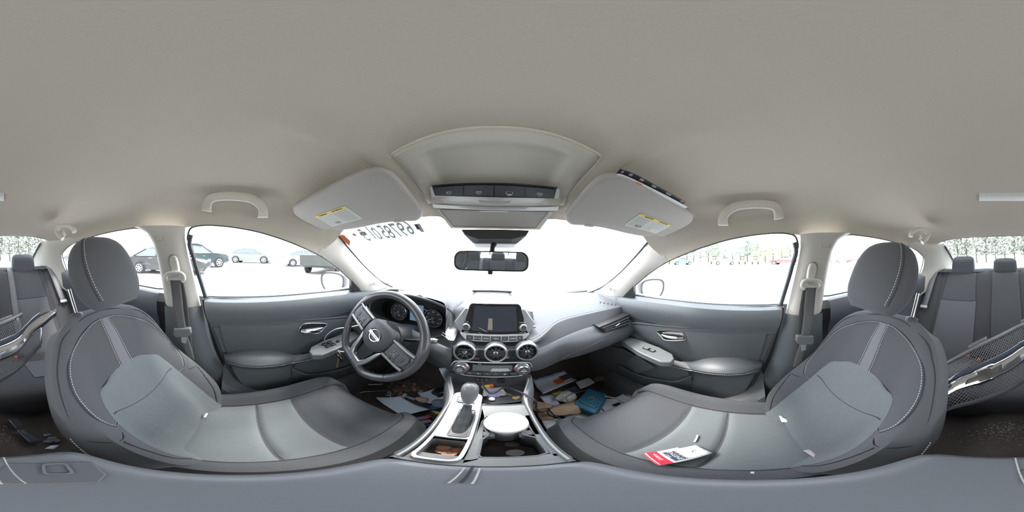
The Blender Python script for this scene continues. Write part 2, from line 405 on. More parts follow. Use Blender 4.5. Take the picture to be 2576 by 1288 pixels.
# beige rail strip between opening and seal is part of lining; A pillars
tn = 20
for s in (-1, 1):
    D_ = resample([LS(*p) for p in ((800, 636), (807, 643), (850, 674), (885, 706), (917, 738), (925, 746))], 13)
    W_ = resample([V(*(WS(845, 588))), *wsl3[1:7], WS(972, 716), WS(985, 723)], 13)
    W_[-1] = hy(965, 746, .86)
    rows = []
    for i_, (a, b) in enumerate(zip(D_, W_)):
        r = []
        for k in range(9):
            t = k / 8; p = a.lerp(b, t); n = (-p).normalized(); p = p + n * 0.028 * sstep(-.5, 5, i_) * math.sin(PI * t) ** 0.8
            r.append(mir(p, s))
        rows.append(r)
    rows = [[p * 1.05 + V(s * .01, -.01, .02) for p in rows[0]]] + rows
    ap = sheet('trim_%d' % tn, rows, TRIM); tn += 1
    struct(ap, 'pale A pillar trim beside the %s door' % side_word[s], 'pillar trim')
    tw = [p for p in [hp(941, 714, (D_[9] + W_[9]) / 2 * .97, (1, 1, 0.3) if False else tuple((D_[9] + W_[9]).normalized()))]][0]
    tw = mir(tw, s); M = frame(tw, V(0, 0, 1).cross(-tw), (0, 0, 1))
    lathe('pillar_badge', [(0.0, .001), (.0085, .001), (.010, -.002), (.010, -.02)], mat('pillar_badge_grey', (.42, .41, .39), .5), ap, M, 20)
    # upper front corner filler between lining edge, pillar and header
    # B pillar upper trim
    Lf = resample([LS(*p, -.006) for p in ((466, 570), (464, 600), (472, 640), (482, 680), (493, 725), (503, 772))], 15)
    Lr = resample([LS(*p, -.006) for p in ((338, 571), (368, 584), (385, 610), (396, 650), (406, 700), (418, 772))], 15)
    rows = []
    for a, b in zip(Lf, Lr):
        r = [mir(a + V(-.02, 0, 0), s)]
        for k in range(11):
            t = k / 10; p = a.lerp(b, t) + V(1, 0, 0) * 0.030 * (1 - abs(2 * t - 1) ** 4); r.append(mir(p, s))
        r.append(mir(b + V(-.02, 0, 0), s)); rows.append(r)
    bp = sheet('trim_%d' % tn, rows, TRIM); tn += 1
    struct(bp, 'pale B pillar trim behind the %s door window' % side_word[s], 'pillar trim')
    a = mir(LS(400, 596, -.045), s); M = frame(a, V(0, 1, 0) * -s, (0, 0, 1) )
    ringplate('airbag_cap', rrect(.036, .030, .005), rrect(.034, .028, .004), .002, mat('cap_groove', (.34, .33, .30), .6), bp, frame(mir(LS(401, 597, -.038), s), (0, s, 0), (.3 * s, 0, 1)))
    # B pillar lower panel, dark
    Lf = resample([LS(*p, -.02) for p in ((503, 770), (516, 830), (530, 880), (553, 930), (600, 975), (640, 1000))], 14)
    Lr = resample([LS(*p, -.03) for p in ((414, 768), (416, 830), (420, 880), (430, 930), (440, 980), (450, 1040))], 14)
    rows = []
    for a, b in zip(Lf, Lr):
        r = [mir(a + V(-.03, 0.01, 0), s)]
        for k in range(9):
            t = k / 8; p = a.lerp(b, t) + V(1, 0, 0) * 0.03 * (1 - abs(2 * t - 1) ** 4); r.append(mir(p, s))
        r.append(mir(b + V(-.05, 0, 0), s)); rows.append(r)
    o = sheet('wall_%s' % ('left' if s < 0 else 'right'), rows, DOORP)
    struct(o, 'dark lower B pillar panel behind the %s door' % side_word[s], 'pillar panel')
    # C pillar: rear door opening edge to rear glass edge
    E1 = [LS(200, 604), LS(176, 616), LS(162, 629), LS(155, 644), LS(160, 668), LS(172, 692), LS(190, 745)]
    B1 = [hy(150, 590, -1.10), hy(128, 598, -1.20), hy(105, 603, -1.26), hy(101, 612, -1.30), hy(94, 625, -1.38), hy(86, 640, -1.48), hy(72, 672, -1.62)]
    E1 = resample(smoothline(E1, 4), 17); B1 = resample(smoothline(B1, 4), 17); rows = []
    for a, b in zip(E1, B1):
        rows.append([mir(a.lerp(b, k / 8) + (-a.lerp(b, k / 8)).normalized() * .012 * math.sin(PI * k / 8), s) for k in range(9)])
    cp = sheet('trim_%d' % tn, rows, TRIM); tn += 1
    struct(cp, 'pale C pillar trim beside the rear seat on the %s side' % side_word[s], 'pillar trim')
    tube('seal', [mir(p + V(0.004, .01, 0), s) for p in B1[6:]], .006, SEALM, cp)
    # quarter window divider
    dv = tube('trim_%d' % tn, [mir(LS(193, 603, .01), s), mir(LS(214, 640, .01), s), mir(LS(236, 700, .01), s)], .011, SEALM, n=6); tn += 1
    struct(dv, 'dark divider bar of the %s rear quarter window' % side_word[s], 'window bar')
# rear glass
g = []
for i in range(7):
    t = i / 6
    r = []
    for j in range(15):
        u = -1 + 2 * j / 14; y = -1.29 - .40 * t + .10 * u * u; z = .165 - .34 * t - .03 * u * u * (1 - t); x = u * (.52 + .10 * t); r.append(V(x, y, z))
    g.append(r)
struct(sheet('window_%d' % wn, g, GLASSR), 'rear window glass behind the back seat', 'rear window'); wn += 1
M = [[V(-.75, -1.28, -.125), V(0, -1.36, -.125), V(.75, -1.28, -.125)], [V(-.75, -1.85, -.14), V(0, -1.9, -.14), V(.75, -1.85, -.14)]]
struct(sheet('trim_40', M, mat('shelf_fabric', (.16, .16, .17), .9, bump=(500, .3))), 'grey parcel shelf under the rear window', 'parcel shelf')
# ---------- floor, firewall, sills, body outside
rows = []
for i in range(33):
    y = -1.25 + 2.55 * i / 32; r = []
    for j in range(37):
        x = -.76 + 1.52 * j / 36
        z = -.93 - 0.0 + .10 * math.exp(-(x / .13) ** 4) * (1 if y > -2 else 1)
        z += sstep(.86, 1.25, y) * .42 + .012 * math.sin(9 * x + 2) * math.sin(7 * y)
        z += .11 * sstep(.62, .70, abs(x)) + .10 * sstep(-.62, -.90, y)
        r.append(V(x, y, z))
    rows.append(r)
struct(sheet('floor', rows, CARPET), 'dark dirty carpet of the footwells', 'carpet')
PAINT = MATS['white_paint']
mb = MB()
for s in (-1, 1):
    mb.sheet([[V(s * .86, y, -.30 + (.06 if y > 1 else .07)), V(s * .89, y, -.5), V(s * .87, y, -.95)] for y in (-2.0, -1.2, -.4, .4, 1.2, 2.0)])
    mb.sheet([[V(s * .74, y, -.21), V(s * .86, y, -.23)] for y in (-1.9, -1.0, 0, .9, 1.2)])
mb.sheet([[V(x, 1.12 - .3 * x * x, -.285 - .05 * x * x), V(x, 1.5, -.26 - .07 * x * x), V(x, 2.0 - .2 * x * x, -.36 - .08 * x * x), V(x, 2.15 - .4 * x * x, -.62)] for x in [-.88 + .11 * k for k in range(17)]])
mb.sheet([[V(x, -1.70, -.19), V(x, -2.1, -.17), V(x, -2.2, -.6)] for x in (-.88, -.5, 0, .5, .88)])
struct(mb.build('wall_outer_body', PAINT), 'white painted outer bodywork and hood outside the glass', 'bodywork')
mb = MB(); mb.sheet([[V(x, 1.13, -.27), V(x, 1.22, -.9)] for x in (-.8, 0, .8)]); mb.sheet([[V(x, -1.52, -.17), V(x, -1.5, -.95)] for x in (-.8, 0, .8)])
for s in (-1, 1): mb.sheet([[V(s * .80, -1.5, z), V(s * .80, 1.2, z)] for z in (-.28, -.95)])
struct(mb.build('wall_inner_shell', PLAS), 'dark inner bulkheads behind the trim', 'bulkhead')
# rear side / wheel arch panel beside the bench and rear door cards
for s in (-1, 1):
    rows = []
    for i in range(13):
        y = -.36 - .94 * i / 12; zt = interp([-1.3, -1.1, -.36], [-.11, -.135, -.195], y) 
        xx = .695 - .10 * max(0, -y - .85)
        pr = [(xx + .02, zt), (xx - .012, zt - .004), (xx - .03, zt - .03), (xx - .028, zt - .10 - .05 * (i / 12)), (xx - .014, zt - .125 - .05 * (i / 12)), (xx - .004, zt - .16), (xx - .006, zt - .30), (xx - .03, zt - .34), (xx - .03, -.80)]
        rows.append([V(s * a, y, b) for a, b in pr])
    rd = sheet('door_%d' % (3 if s < 0 else 4), rows, mat('rear_door_plastic', (.085, .09, .105), .55, bump=(900, .25, .0004)))
    struct(rd, 'rear door trim panel on the %s side' % side_word[s], 'door')
    box('armrest', (s * .64, -.68, -.44), (.07, .34, .05), DOORP, rd, bev=.02, seg=3)
# ================================================================== front doors (parts: panel, insert, armrest, handles, switch panel, pocket)
def dx(y, z):                                         # inner surface of the door, |x|
    x = .690 - 0.0
    x -= .022 * sstep(-.34, -.27, z) * (1 - sstep(-.235, -.20, z)) # soft upper pad
    x -= .012 * sstep(-.345, -.335, z)
    x += .012 * sstep(-.50, -.58, z)
    x -= .035 * sstep(-.60, -.70, z)
    x -= .04 * max(0, y - .45)
    return x
door_glossy = mat('door_switch_panel', (.14, .145, .145), .35, var=.15, vscale=60)
def make_door(s):
    d = thing('door_%d' % (1 if s < 0 else 2), 'grey %s door panel with armrest and window switches' % ('driver front' if s < 0 else 'passenger front'), 'door', (s * .7, .25, -.85), kind='structure')
    rear = [(515, 752), (522, 790), (545, 850), (570, 910), (610, 962), (640, 978)]
    re = [hx(a, b, -.69) for a, b in rear]
    def yr(z): return interp([-p.z for p in re], [p.y for p in re], -z)
    zs = [-.200, -.205, -.215, -.235, -.26, -.29, -.31, -.325, -.335, -.345, -.36, -.40, -.44, -.48, -.52, -.56, -.60, -.64, -.68, -.72, -.76, -.80]
    rows = []
    for z in zs:
        r = []
        for j in range(41):
            t = j / 40; y0 = yr(z); y1 = .98 + 0 * z
            y = y0 + (y1 - y0) * t; x = dx(y, z)
            zz = z - .02 * sstep(.3, .9, y) * (1 if z > -.33 else 0) - (.0 if z < -.7 else 0)
            if z > -.207: x = .715
            r.append(V(s * x, y, zz + .0))
        rows.append(r)
    sheet('door_panel', rows, DOORP, d)
    tube('door_edge', smoothline([mir(p + V(.004, -.004, 0), s) for p in re], 5), .007, RUB, d)
    # sail panel at the mirror
    S = [LS(915, 738, -.01), LS(884, 704, -.01), LS(884, 742, -.01)]
    mb = MB(); mb.prism([mir(p, s) for p in S], (s * .02, 0, 0)); mb.build('mirror_sail', BLACK, d, smooth=False)
    # insert with stitched top edge
    P = [(548, 800), (600, 804), (700, 806), (800, 803), (868, 797), (900, 797), (885, 815), (850, 838), (820, 842), (790, 860), (765, 880), (700, 892), (640, 886), (575, 896), (560, 860)]
    I = [hx(a, b, -.672) for a, b in P]; Q = []
    top_ = resample(I[:6], 25)
    bot = resample([I[14], I[13], I[12], I[11], I[10], I[9], I[8], I[7], I[6]], 25)
    rows = []
    bot2 = resample([I[13] + V(0, 0, -.01), I[12] + V(0, 0, -.03), I[11] + V(0, 0, -.03), I[10] + V(0, 0, -.03), I[9] + V(0, 0, -.04), I[8] + V(0, 0, -.04), I[7] + V(0, 0, -.02), I[6], I[5]], 25)
    for k in range(9):
        t = k / 8; r = []
        for a, b in zip(top_, bot2):
            p = a.lerp(b, t); p.x = -(.690 - .012 * math.sin(PI * t) ** .5 - .04 * max(0, p.y - .45) - .004); r.append(mir(p, s))
        rows.append(r)
    ins = sheet('door_insert', rows, DOORI, d)
    stitches('stitching', [mir(V(p.x * 0 - .6735 + .04 * max(0, p.y - .45), p.y, p.z - .012), s) for p in top_[:20]], mat('grey_thread', (.22, .23, .23), .7), ins, r=.0009)
    tube('seam_roll', [mir(V(-.679 + .04 * max(0, p.y - .45), p.y, p.z - .002), s) for p in top_], .006, DOORI, ins, n=8)
    # armrest
    ab = [(560, 893), (600, 884), (650, 881), (700, 884), (735, 893), (760, 893)]          # back line on the panel
    af = [(566, 906), (600, 916), (645, 920), (695, 917), (730, 911), (765, 902)]          # inner front edge
    Bk = resample(smoothline([hx(a, b, -.675) for a, b in ab], 6), 23); Fr = resample(smoothline([hx(a, b, x_) for (a, b), x_ in zip(af, (-.64, -.605, -.592, -.60, -.62, -.66))], 6), 23)
    rows = []
    for a, b in zip(Bk, Fr):
        zb = b.z
        r = [a + V(-.02, 0, .0), a + V(.0, 0, .004), a.lerp(b, .3) + V(0, 0, .012), a.lerp(b, .7) + V(0, 0, .012), b + V(-.004, 0, .006), b, b + V(-.002, 0, -.012), b + V(-.012, 0, -.035), b + V(-.05, 0, -.060), V(a.x - .03, a.y, zb - .075)]
        rows.append([mir(p, s) for p in r])
    ar = sheet('armrest', rows, DASH, d, caps=True)
    stitches('stitching', [mir(b + V(.001, 0, -.008), s) for b in Fr[1:-1]], THREAD, ar, r=.001)
    # switch panel: raised slanted tray in front of the armrest
    q = [(778, 884), (783, 872), (815, 856), (866, 838), (902, 830), (908, 842), (868, 868), (812, 892), (786, 893)]
    zp = -.452
    Q = [mir(hz(a, b, zp - .0), s) for a, b in q]
    # keep near the door plane
    Q = [V(math.copysign(min(abs(p.x), .69), p.x), p.y, p.z + .00) for p in Q]
    mb = MB(); mb.prism(Q, (0, 0, -.03)); sp = mb.build('switch_panel', door_glossy, d, bev=.004)
    cx = sum((p.x for p in Q)) / len(Q); cy = sum((p.y for p in Q)) / len(Q)
    ax = (Q[4] - Q[1]); ax.z = 0; Ms = frame((cx, cy, zp + .001), ax, (0, 0, 1)) ; Ms = frame((cx, cy, zp + .001), ax, V(0, 0, 1).cross(ax))
    if s < 0:
        for k, (u, v) in enumerate(((-.045, -.012), (-.045, .013), (-.015, -.012), (-.015, .013))):
            plate('window_switch', rrect(.024, .018, .003), -.006, BLACK, sp, Ms @ Matrix.Translation((u, v, .0)), bev=.0015)
        lathe('mirror_knob', [(0.0, .007), (.007, .007), (.009, .005), (.009, 0)], BLACK, sp, Ms @ Matrix.Translation((.022, 0, 0)), 20)
        ringplate('switch_bezel', rrect(.115, .055, .01), rrect(.107, .047, .008), .002, SILV, sp, Ms @ Matrix.Translation((-.01, 0, .001)))
    else:
        plate('switch_recess', rrect(.070, .026, .012), -.0015, BLACK, sp, Ms, bev=.0005)
        plate('window_switch', rrect(.026, .016, .004), -.006, PLASM, sp, Ms @ Matrix.Translation((.014, 0, .001)), bev=.0015)
        plate('lock_switch', rrect(.022, .014, .004), -.005, PLASM, sp, Ms @ Matrix.Translation((-.02, 0, .001)), bev=.0015)
    # stitched trim strip continuing below the panel to the front
    e = [(735, 912), (780, 903), (830, 888), (880, 862), (912, 838), (918, 828)]
    E = smoothline([mir(hx(a, b, x_), s) for (a, b), x_ in zip(e, (-.625, -.64, -.65, -.66, -.668, -.67))], 5)
    rows = [[p + V(s * .03, 0, .018), p + V(0, 0, .006), p, p + V(s * .004, 0, -.012), p + V(s * .045, 0, -.035)] for p in E]
    st = sheet('grab_rail', rows, DASH, d)
    tube('piping', [p + V(-s * .001, 0, -.004) for p in E], .0012, THREAD, st, n=5)
    # inner release handle
    h = [(752, 832), (760, 817), (784, 813), (822, 815), (812, 828), (800, 838), (756, 837)]
    Hh = [mir(hx(a, b, -.674), s) for a, b in h]
    mb = MB(); mb.prism(Hh, (s * .012, 0, 0)); hb = mb.build('handle_recess', BLACK, d, bev=.002)
    hp_ = smoothline([mir(hx(a, b, x_), s) for (a, b), x_ in zip(((757, 832), (772, 833), (795, 830), (812, 825)), (-.664, -.656, -.658, -.668))], 5)
    tube('release_lever', hp_, [.004 + .0035 * math.sin(PI * i / (len(hp_) - 1)) for i in range(len(hp_))], CHROME, hb, n=10, flat=1.8)
    tube('handle_bezel', [p + V(-s * .001, 0, 0) for p in smoothline(Hh, 3, closed=True)], .0022, SILV, hb, n=6, closed=True)
    # map pocket
    pk = [(735, 928), (770, 935), (820, 930), (868, 918), (905, 900)]
    P0 = [mir(hx(a, b, -.665), s) for a, b in pk]; P0 = smoothline(P0, 5)
    rows = [[p + V(s * .045, 0, -.0), p + V(-s * .0, 0, .0), p + V(-s * .012, 0, -.006), p + V(-s * .014, 0, -.03), p + V(s * .0, 0, -.12), p + V(s * .02, 0, -.17)] for p in P0]
    rows = []
    for i, p in enumerate(P0):
        t = i / (len(P0) - 1); bul = .030 * sstep(0, .25, t)
        rows.append([p + V(s * .03, 0, -.10), p + V(s * (.012 - bul), 0, -.004), p + V(s * (.008 - bul), 0, .0), p + V(s * (.003 - bul), 0, -.006), p + V(s * (.004 - bul * .9), 0, -.05), p + V(s * .0, 0, -.12), p + V(s * .02, 0, -.19)])
    sheet('map_pocket', rows, DOORP, d)
    opn = [(740, 924), (745, 912), (790, 905), (850, 890), (905, 862), (930, 860), (930, 890), (868, 914), (820, 927), (770, 932)]
    O_ = [mir(hx(a, b, -.668), s) for a, b in opn]
    mb = MB(); mb.prism(O_, (s * .004, 0, 0)); mb.build('pocket_opening', mat('pocket_lining_plastic', (.11, .117, .122), .6), d, bev=0)
    # sill strip below the door
    sl = [(560, 948), (600, 972), (650, 988), (720, 992), (800, 975), (870, 950), (930, 925)]
    S_ = smoothline([mir(hx(a, b, -.655), s) for a, b in sl], 5)
    rows = [[p + V(s * .08, 0, .03), p + V(s * .01, 0, .012), p, p + V(-s * .03, 0, -.006), p + V(-s * .05, 0, -.04), p + V(-s * .055, 0, -.14)] for p in S_]
    o = sheet('trim_%d' % (50 + s), rows, PLASM); struct(o, 'grey plastic sill strip below the %s door' % side_word[s], 'sill')
    return d
for s in (-1, 1): make_door(s)
# folded card standing in the passenger door pocket
q = [hx(1577, 906, .645), hx(1601, 893, .645), hx(1648, 925, .645), hx(1599, 940, .645)]
mb = MB(); mb.prism(q, (.004, 0, 0)); o = mb.build('folder', mat('dark_grey_card', (.13, .14, .145), .6)); tag(o, 'grey folder standing in the passenger door pocket', 'folder')
# ================================================================== front seats
SX = .36                                              # seat centre line
BB, BT = V(0, -.10, -.735), V(0, -.395, -.175)        # spine of the backrest, bottom to top
BU = (BT - BB).normalized(); BN = V(0, BU.z, -BU.y)   # up the backrest, out of its face (forward/up)
BL = (BT - BB).length
def bw(t): return cint([0, .12, .3, .55, .75, .86, .93, .975, 1.0], [.190, .232, .244, .238, .222, .196, .160, .115, .070], t)
def bd(u, t):                                         # depth of the face
    a = abs(u)
    bol = cint([0, .15, .35, .55, .70, .85, 1], [.060, .088, .082, .048, .024, .010, .0], t)
    d = bol * sstep(.46, .86, a) - bol * .55 * sstep(.86, 1.0, a)
    d -= .010 * sstep(.80, 1.0, t) * 2.0
    d += .012 * math.exp(-((t - .22) / .16) ** 2) * (1 - sstep(.4, .6, a))
    return d
def bp(s, u, t, lift=0.0):                            # u: -1 inner (console) .. 1 outer
    e = max(0, t - .93) / .07
    return V(s * (SX + u * bw(min(t, 1))), 0, 0) + BB + BU * (BL * t) + BN * (bd(u, t) + lift - .035 * e * e)
def make_seat(s):
    word = 'driver' if s < 0 else 'passenger'
    st = thing('front_seat', 'charcoal cloth %s seat with ribbed centre and pale stitching' % word, 'car seat', (s * SX, .1, -.9))
    # ---- backrest: closed loft
    rows = []; NT = 34
    for i in range(NT + 1):
        t = (i / NT); r = []
        for j in range(29):
            u = -1 + 2 * j / 28; u = math.copysign(abs(u) ** .9, u); r.append(bp(s, u, t))
        th = .185 - .075 * t - .03 * sstep(.9, 1, t)
        for j in range(1, 14):
            u = 1 - 2 * j / 14; a = abs(u)
            r.append(V(s * (SX + u * (bw(t) + .012 * (1 - a))), 0, 0) + BB + BU * (BL * t - .03 * sstep(.9, 1, t)) - BN * (th * (1 - a ** 12) ** .5 + .012))
        rows.append(r)
    back = sheet('backrest', rows, CLOTH, st, closed=True, caps=True, ang=60)
    # side bolsters in smoother dark cloth are one with it; seams:
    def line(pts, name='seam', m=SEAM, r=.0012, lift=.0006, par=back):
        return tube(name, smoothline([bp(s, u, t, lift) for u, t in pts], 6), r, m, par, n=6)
    # centre panel
    def pw(t): return cint([.0, .2, .40, .55, .62, .66], [.150, .160, .150, .126, .108, .08], t)
    rows = []; 
    T = [.0 + .66 * k / 30 for k in range(31)]
    for t in T:
        r = []; v = t / .66
        for j in range(25):
            q = -1 + 2 * j / 24; t2 = t - .05 * v ** 5 * abs(q) ** 3
            x = q * cint([0, .3, .7, .88, .96, 1], [.152, .160, .150, .138, .126, .100], v); u = x / bw(t2)
            edge_ = (1 - abs(q) ** 10) * (1 - sstep(.97, 1.0, v))
            r.append(bp(s, u, t2, .001 + .007 * edge_))
        rows.append(r)
    cp = sheet('centre_panel', rows, RIBX, back, ang=80)
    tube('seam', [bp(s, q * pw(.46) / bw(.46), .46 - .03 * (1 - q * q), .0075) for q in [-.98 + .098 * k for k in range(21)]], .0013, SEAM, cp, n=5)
    # vertical tape
    rows = []
    for k in range(13):
        t = .60 + .33 * k / 12; c0 = -.02 + .0 * t
        rows.append([bp(s, c0 + q * .085, t, .0015 + (.0015 if abs(q) < .9 else 0)) for q in (-1, -.8, -.3, .3, .8, 1)])
    sheet('centre_tape', rows, TAPE, back)
    for q in (-.125, .085):
        stitches('stitching', [bp(s, q, .60 + .33 * k / 20, .002) for k in range(21)], THREAD, back, r=.0011)
    # upper shoulder panels stitched outline
    for sg in (-1, 1):
        O_ = [(sg * .09 - .02, .93), (sg * .35, .915), (sg * .62, .865), (sg * .80, .78), (sg * .84, .66), (sg * .80, .52), (sg * .70, .43), (sg * .60, .41)]
        P = smoothline([bp(s, u, t, .0012) for u, t in O_], 8)
        stitches('stitching', P, THREAD, back, r=.0011)
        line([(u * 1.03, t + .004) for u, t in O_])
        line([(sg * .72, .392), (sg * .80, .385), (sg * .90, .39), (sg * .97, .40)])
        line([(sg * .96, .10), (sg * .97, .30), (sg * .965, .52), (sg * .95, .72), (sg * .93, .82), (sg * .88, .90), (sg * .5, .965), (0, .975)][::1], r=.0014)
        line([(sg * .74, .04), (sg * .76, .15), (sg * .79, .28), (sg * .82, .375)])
        # piping on the bolster below the seam
        if sg < 0: stitches('stitching', smoothline([bp(s, sg, t, -.014) + V(-s * .0045, 0, 0) for t in (.41, .32, .22, .12, .04)], 8), mat('gold_thread', (.62, .56, .42), .7), back, r=.0013, L=.008, gap=.001)
    # ---- headrest
    HC = BB + BU * (BL + .092) + BN * .070; rows = []
    hw = lambda v: cint([0, .12, .3, .6, .82, .93, 1], [.084, .106, .124, .126, .106, .082, .04], v)
    for i in range(21):
        v = i / 20; h = -.112 + .232 * v; r = []
        th = .052 * math.sqrt(max(0.02, 1 - abs(2 * v - 1) ** 3.2)); wv = hw(v)
        for k in range(32):
            a = 2 * PI * k / 32; ca, sa = math.cos(a), math.sin(a)
            x = math.copysign(abs(ca) ** .75, ca) * wv; y = math.copysign(abs(sa) ** .8, sa) * th + .012 * (1 - (x / .12) ** 2) * (1 if sa > 0 else .3)
            r.append(V(s * SX + x, 0, 0) + HC + BU * h + BN * y)
        rows.append(r)
    hr = sheet('headrest', rows, CLOTH, st, closed=True, caps=True, ang=70)
    for sg in (-1,):
        pp = []; ps = []
        for i in range(2, 20):
            v = i / 20; h = -.112 + .232 * v; th = .052 * math.sqrt(max(.02, 1 - abs(2 * v - 1) ** 3.2)); wv = hw(v)
            ca = .72; sa = math.sqrt(1 - ca * ca); x = ca ** .75 * wv; y = sa ** .8 * th + .012 * (1 - (x / .12) ** 2)
            for L_, dx_ in ((pp, 0), (ps, .007)):
                L_.append(V(s * (SX - (x + dx_)), 0, 0) + HC + BU * h + BN * (y + .0012 - dx_ * .6))
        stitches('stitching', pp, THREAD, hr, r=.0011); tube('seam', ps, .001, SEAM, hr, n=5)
    for sg in (-1, 1):
        p0 = V(s * SX + sg * .078, 0, 0) + BB + BU * (BL * .99) - BN * .045
        # near the top edge of the backrest
        tube('headrest_post', [p0 - BU * .03, p0 + BU * .09], .0062, CHROME, hr, n=14)
        M = frame(p0 + BU * -.002, (1, 0, 0), BN.cross(V(1, 0, 0)) * 1); M = Matrix.Translation(p0) @ frame((0, 0, 0), (1, 0, 0), -BN)
        rr = [(0.0, .006), (.013, .006), (.018, .003), (.020, -.002), (.020, -.014)]
        Mz = Matrix(((1, 0, 0, p0.x), (0, BN.y, BU.y, p0.y), (0, BN.z, BU.z, p0.z), (0, 0, 0, 1)))
        lathe('post_collar', rr, PLAS, back, Mz @ Matrix.Diagonal((1.15, .8, 1, 1)), 24)
    # ---- cushion
    Y0, Y1 = -.10, .392
    def cw(y): return cint([Y0, 0, .2, .32, .37, .392], [.222, .240, .243, .232, .212, .170], y)
    def cz(u, y, l=0):
        a = abs(u); z = cint([Y0, .0, .15, .30, .36, Y1], [-.722, -.722, -.700, -.672, -.678, -.705], y)
        z += .050 * sstep(.58, .84, a) - .055 * sstep(.86, 1.0, a) * 1.0
        for yy in (.055, .175): z -= .006 * math.exp(-((y - yy - .02 * (u * u)) / .008) ** 2) * (1 - sstep(.55, .66, a))
        return z + l
    rows = []
    for i in range(61):
        y = Y0 + (Y1 - Y0) * i / 60; r = []
        w_ = cw(y)
        r.append(V(s * (SX - w_ * .97), y, -.87)); r.append(V(s * (SX - w_ * 1.03), y, -.80)); r.append(V(s * (SX - w_ * 1.02), y, -.74))
        for j in range(33):
            u = -1 + 2 * j / 32; r.append(V(s * (SX + u * w_), y, cz(u, y)))
        r.append(V(s * (SX + w_ * 1.02), y, -.74)); r.append(V(s * (SX + w_ * 1.03), y, -.80)); r.append(V(s * (SX + w_ * .97), y, -.87))
        rows.append(r)
    for k, (dy, dz) in enumerate(((.012, -.018), (.016, -.05), (.010, -.10), (-.02, -.16))):
        base = rows[60]; rows.append([V(p.x, Y1 + dy, min(p.z + 0 * dz, p.z) + dz if 3 <= i_ <= 35 else max(p.z + dz * .3, -.89)) for i_, p in enumerate(base)])
    cu_ = sheet('cushion', rows, CLOTH, st, ang=60)
    # ribbed insert on the rear two fields
    def insert(name, ya, yb):
        rows = []
        for i in range(15):
            v = i / 14; r = []
            for j in range(17):
                u = (-1 + 2 * j / 16) * .635; y = ya + (yb - ya) * v + .02 * u * u
                e = (1 - abs(2 * v - 1) ** 8) * (1 - abs(-1 + 2 * j / 16) ** 12)
                r.append(V(s * (SX + u * cw(y)), y, cz(u, y, .001 + .004 * e)))
            rows.append(r)
        return sheet(name, rows, RIBX, cu_, ang=80)
    insert('rear_insert', -.10, .052); insert('middle_insert', .059, .172)
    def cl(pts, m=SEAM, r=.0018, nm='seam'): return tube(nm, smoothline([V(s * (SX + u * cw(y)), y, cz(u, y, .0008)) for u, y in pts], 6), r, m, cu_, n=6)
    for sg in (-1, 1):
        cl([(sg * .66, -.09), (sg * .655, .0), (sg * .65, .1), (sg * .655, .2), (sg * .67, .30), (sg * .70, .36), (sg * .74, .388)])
        E = smoothline([V(s * (SX + sg * 1.0 * cw(y)), y, cz(sg * .97, y, -.006)) for y in (-.05, .05, .15, .25, .32, .37, .388)], 6)
        stitches('stitching', E, THREAD, cu_, r=.0012, L=.007, gap=.001)
    # side shell with recline lever and rails
    box('side_shell', (s * (SX + .262), .06, -.80), (.03, .44, .11), PLAS, st, bev=.01)
    for sg in (-1, 1): box('seat_rail', (s * SX + sg * .19, .05, -.905), (.03, .56, .05), BLACK, st)
    box('recline_lever', (s * (SX + .268), -.055, -.735), (.016, .09, .02), PLASM, st)
    tube('piping', [V(s * (SX + .27), -.09 + .16 * k / 8, -.72 - .004 * k) for k in range(9)], .006, PLASM, st, n=6)
    return st
for s in (-1, 1): make_seat(s)
# worn marks / tags later
# ================================================================== rear bench
bench = thing('rear_bench_seat', 'dark grey cloth rear bench seat with three headrests', 'car seat', (0, -.9, -.9))
RB = V(0, -.965, -.71); RT = V(0, -1.36, -.105); RU = (RT - RB).normalized(); RN = V(0, RU.z, -RU.y); RLn = (RT - RB).length
def rp(x, t, l=0.0):
    a = abs(x)
    d = .0 + .028 * (math.exp(-((a - .36) / .145) ** 6) * -1 + 1) * (1 - math.exp(-((a) / .10) ** 6)) * sstep(.02, .1, t) * (1 - sstep(.8, 1, t) * .6)
    d += .050 * sstep(.53, .63, a)
    d -= .02 * sstep(.93, 1.0, t)
    for c in (.115,): d -= .012 * math.exp(-((a - c) / .006) ** 2)
    for c in (.525,): d -= .012 * math.exp(-((a - c) / .006) ** 2)
    p = RB + RU * (RLn * t) + RN * (d + l); p.x = x; p.z -= .08 * sstep(.55, .66, a) * t * 1.0 ; return p
rows = []
for i in range(31):
    t = i / 30; rows.append([rp(-.66 + 1.32 * j / 110, t) for j in range(111)])
rows.append([p + V(0, -.04, .008) for p in rows[-1]]); rows.append([p + V(0, -.08, -.02) for p in rows[-2]]); rows.append([p + V(0, -.02, -.4) for p in rows[-1]])
rb = sheet('backrest', rows, CLOTHD, bench, ang=60)
for sg in (-1, 1):
    rows = [[rp(sg * (.36 + q * (.145 - .01 * t)), t, .004 + .004 * (1 - abs(q) ** 6)) for q in [-1 + k / 8 for k in range(17)]] for t in [.0 + .60 * k / 12 for k in range(13)]]
    sheet('ribbed_panel', rows, RIBR, rb, ang=80)
    rows = [[rp(sg * (.36 + q * (.135 - .04 * (t - .6))), t, .004 + .004 * (1 - abs(q) ** 6)) for q in [-1 + k / 8 for k in range(17)]] for t in [.605 + .36 * k / 12 for k in range(13)]]
    sheet('upper_panel', rows, CLOTH, rb, ang=80)
rows = [[rp(q * .105, t, .003 + .012 * (1 - abs(q) ** 8)) for q in [-1 + k / 8 for k in range(17)]] for t in [.05 + .93 * k / 16 for k in range(17)]]
sheet('centre_backrest', rows, CLOTH, rb, ang=80)
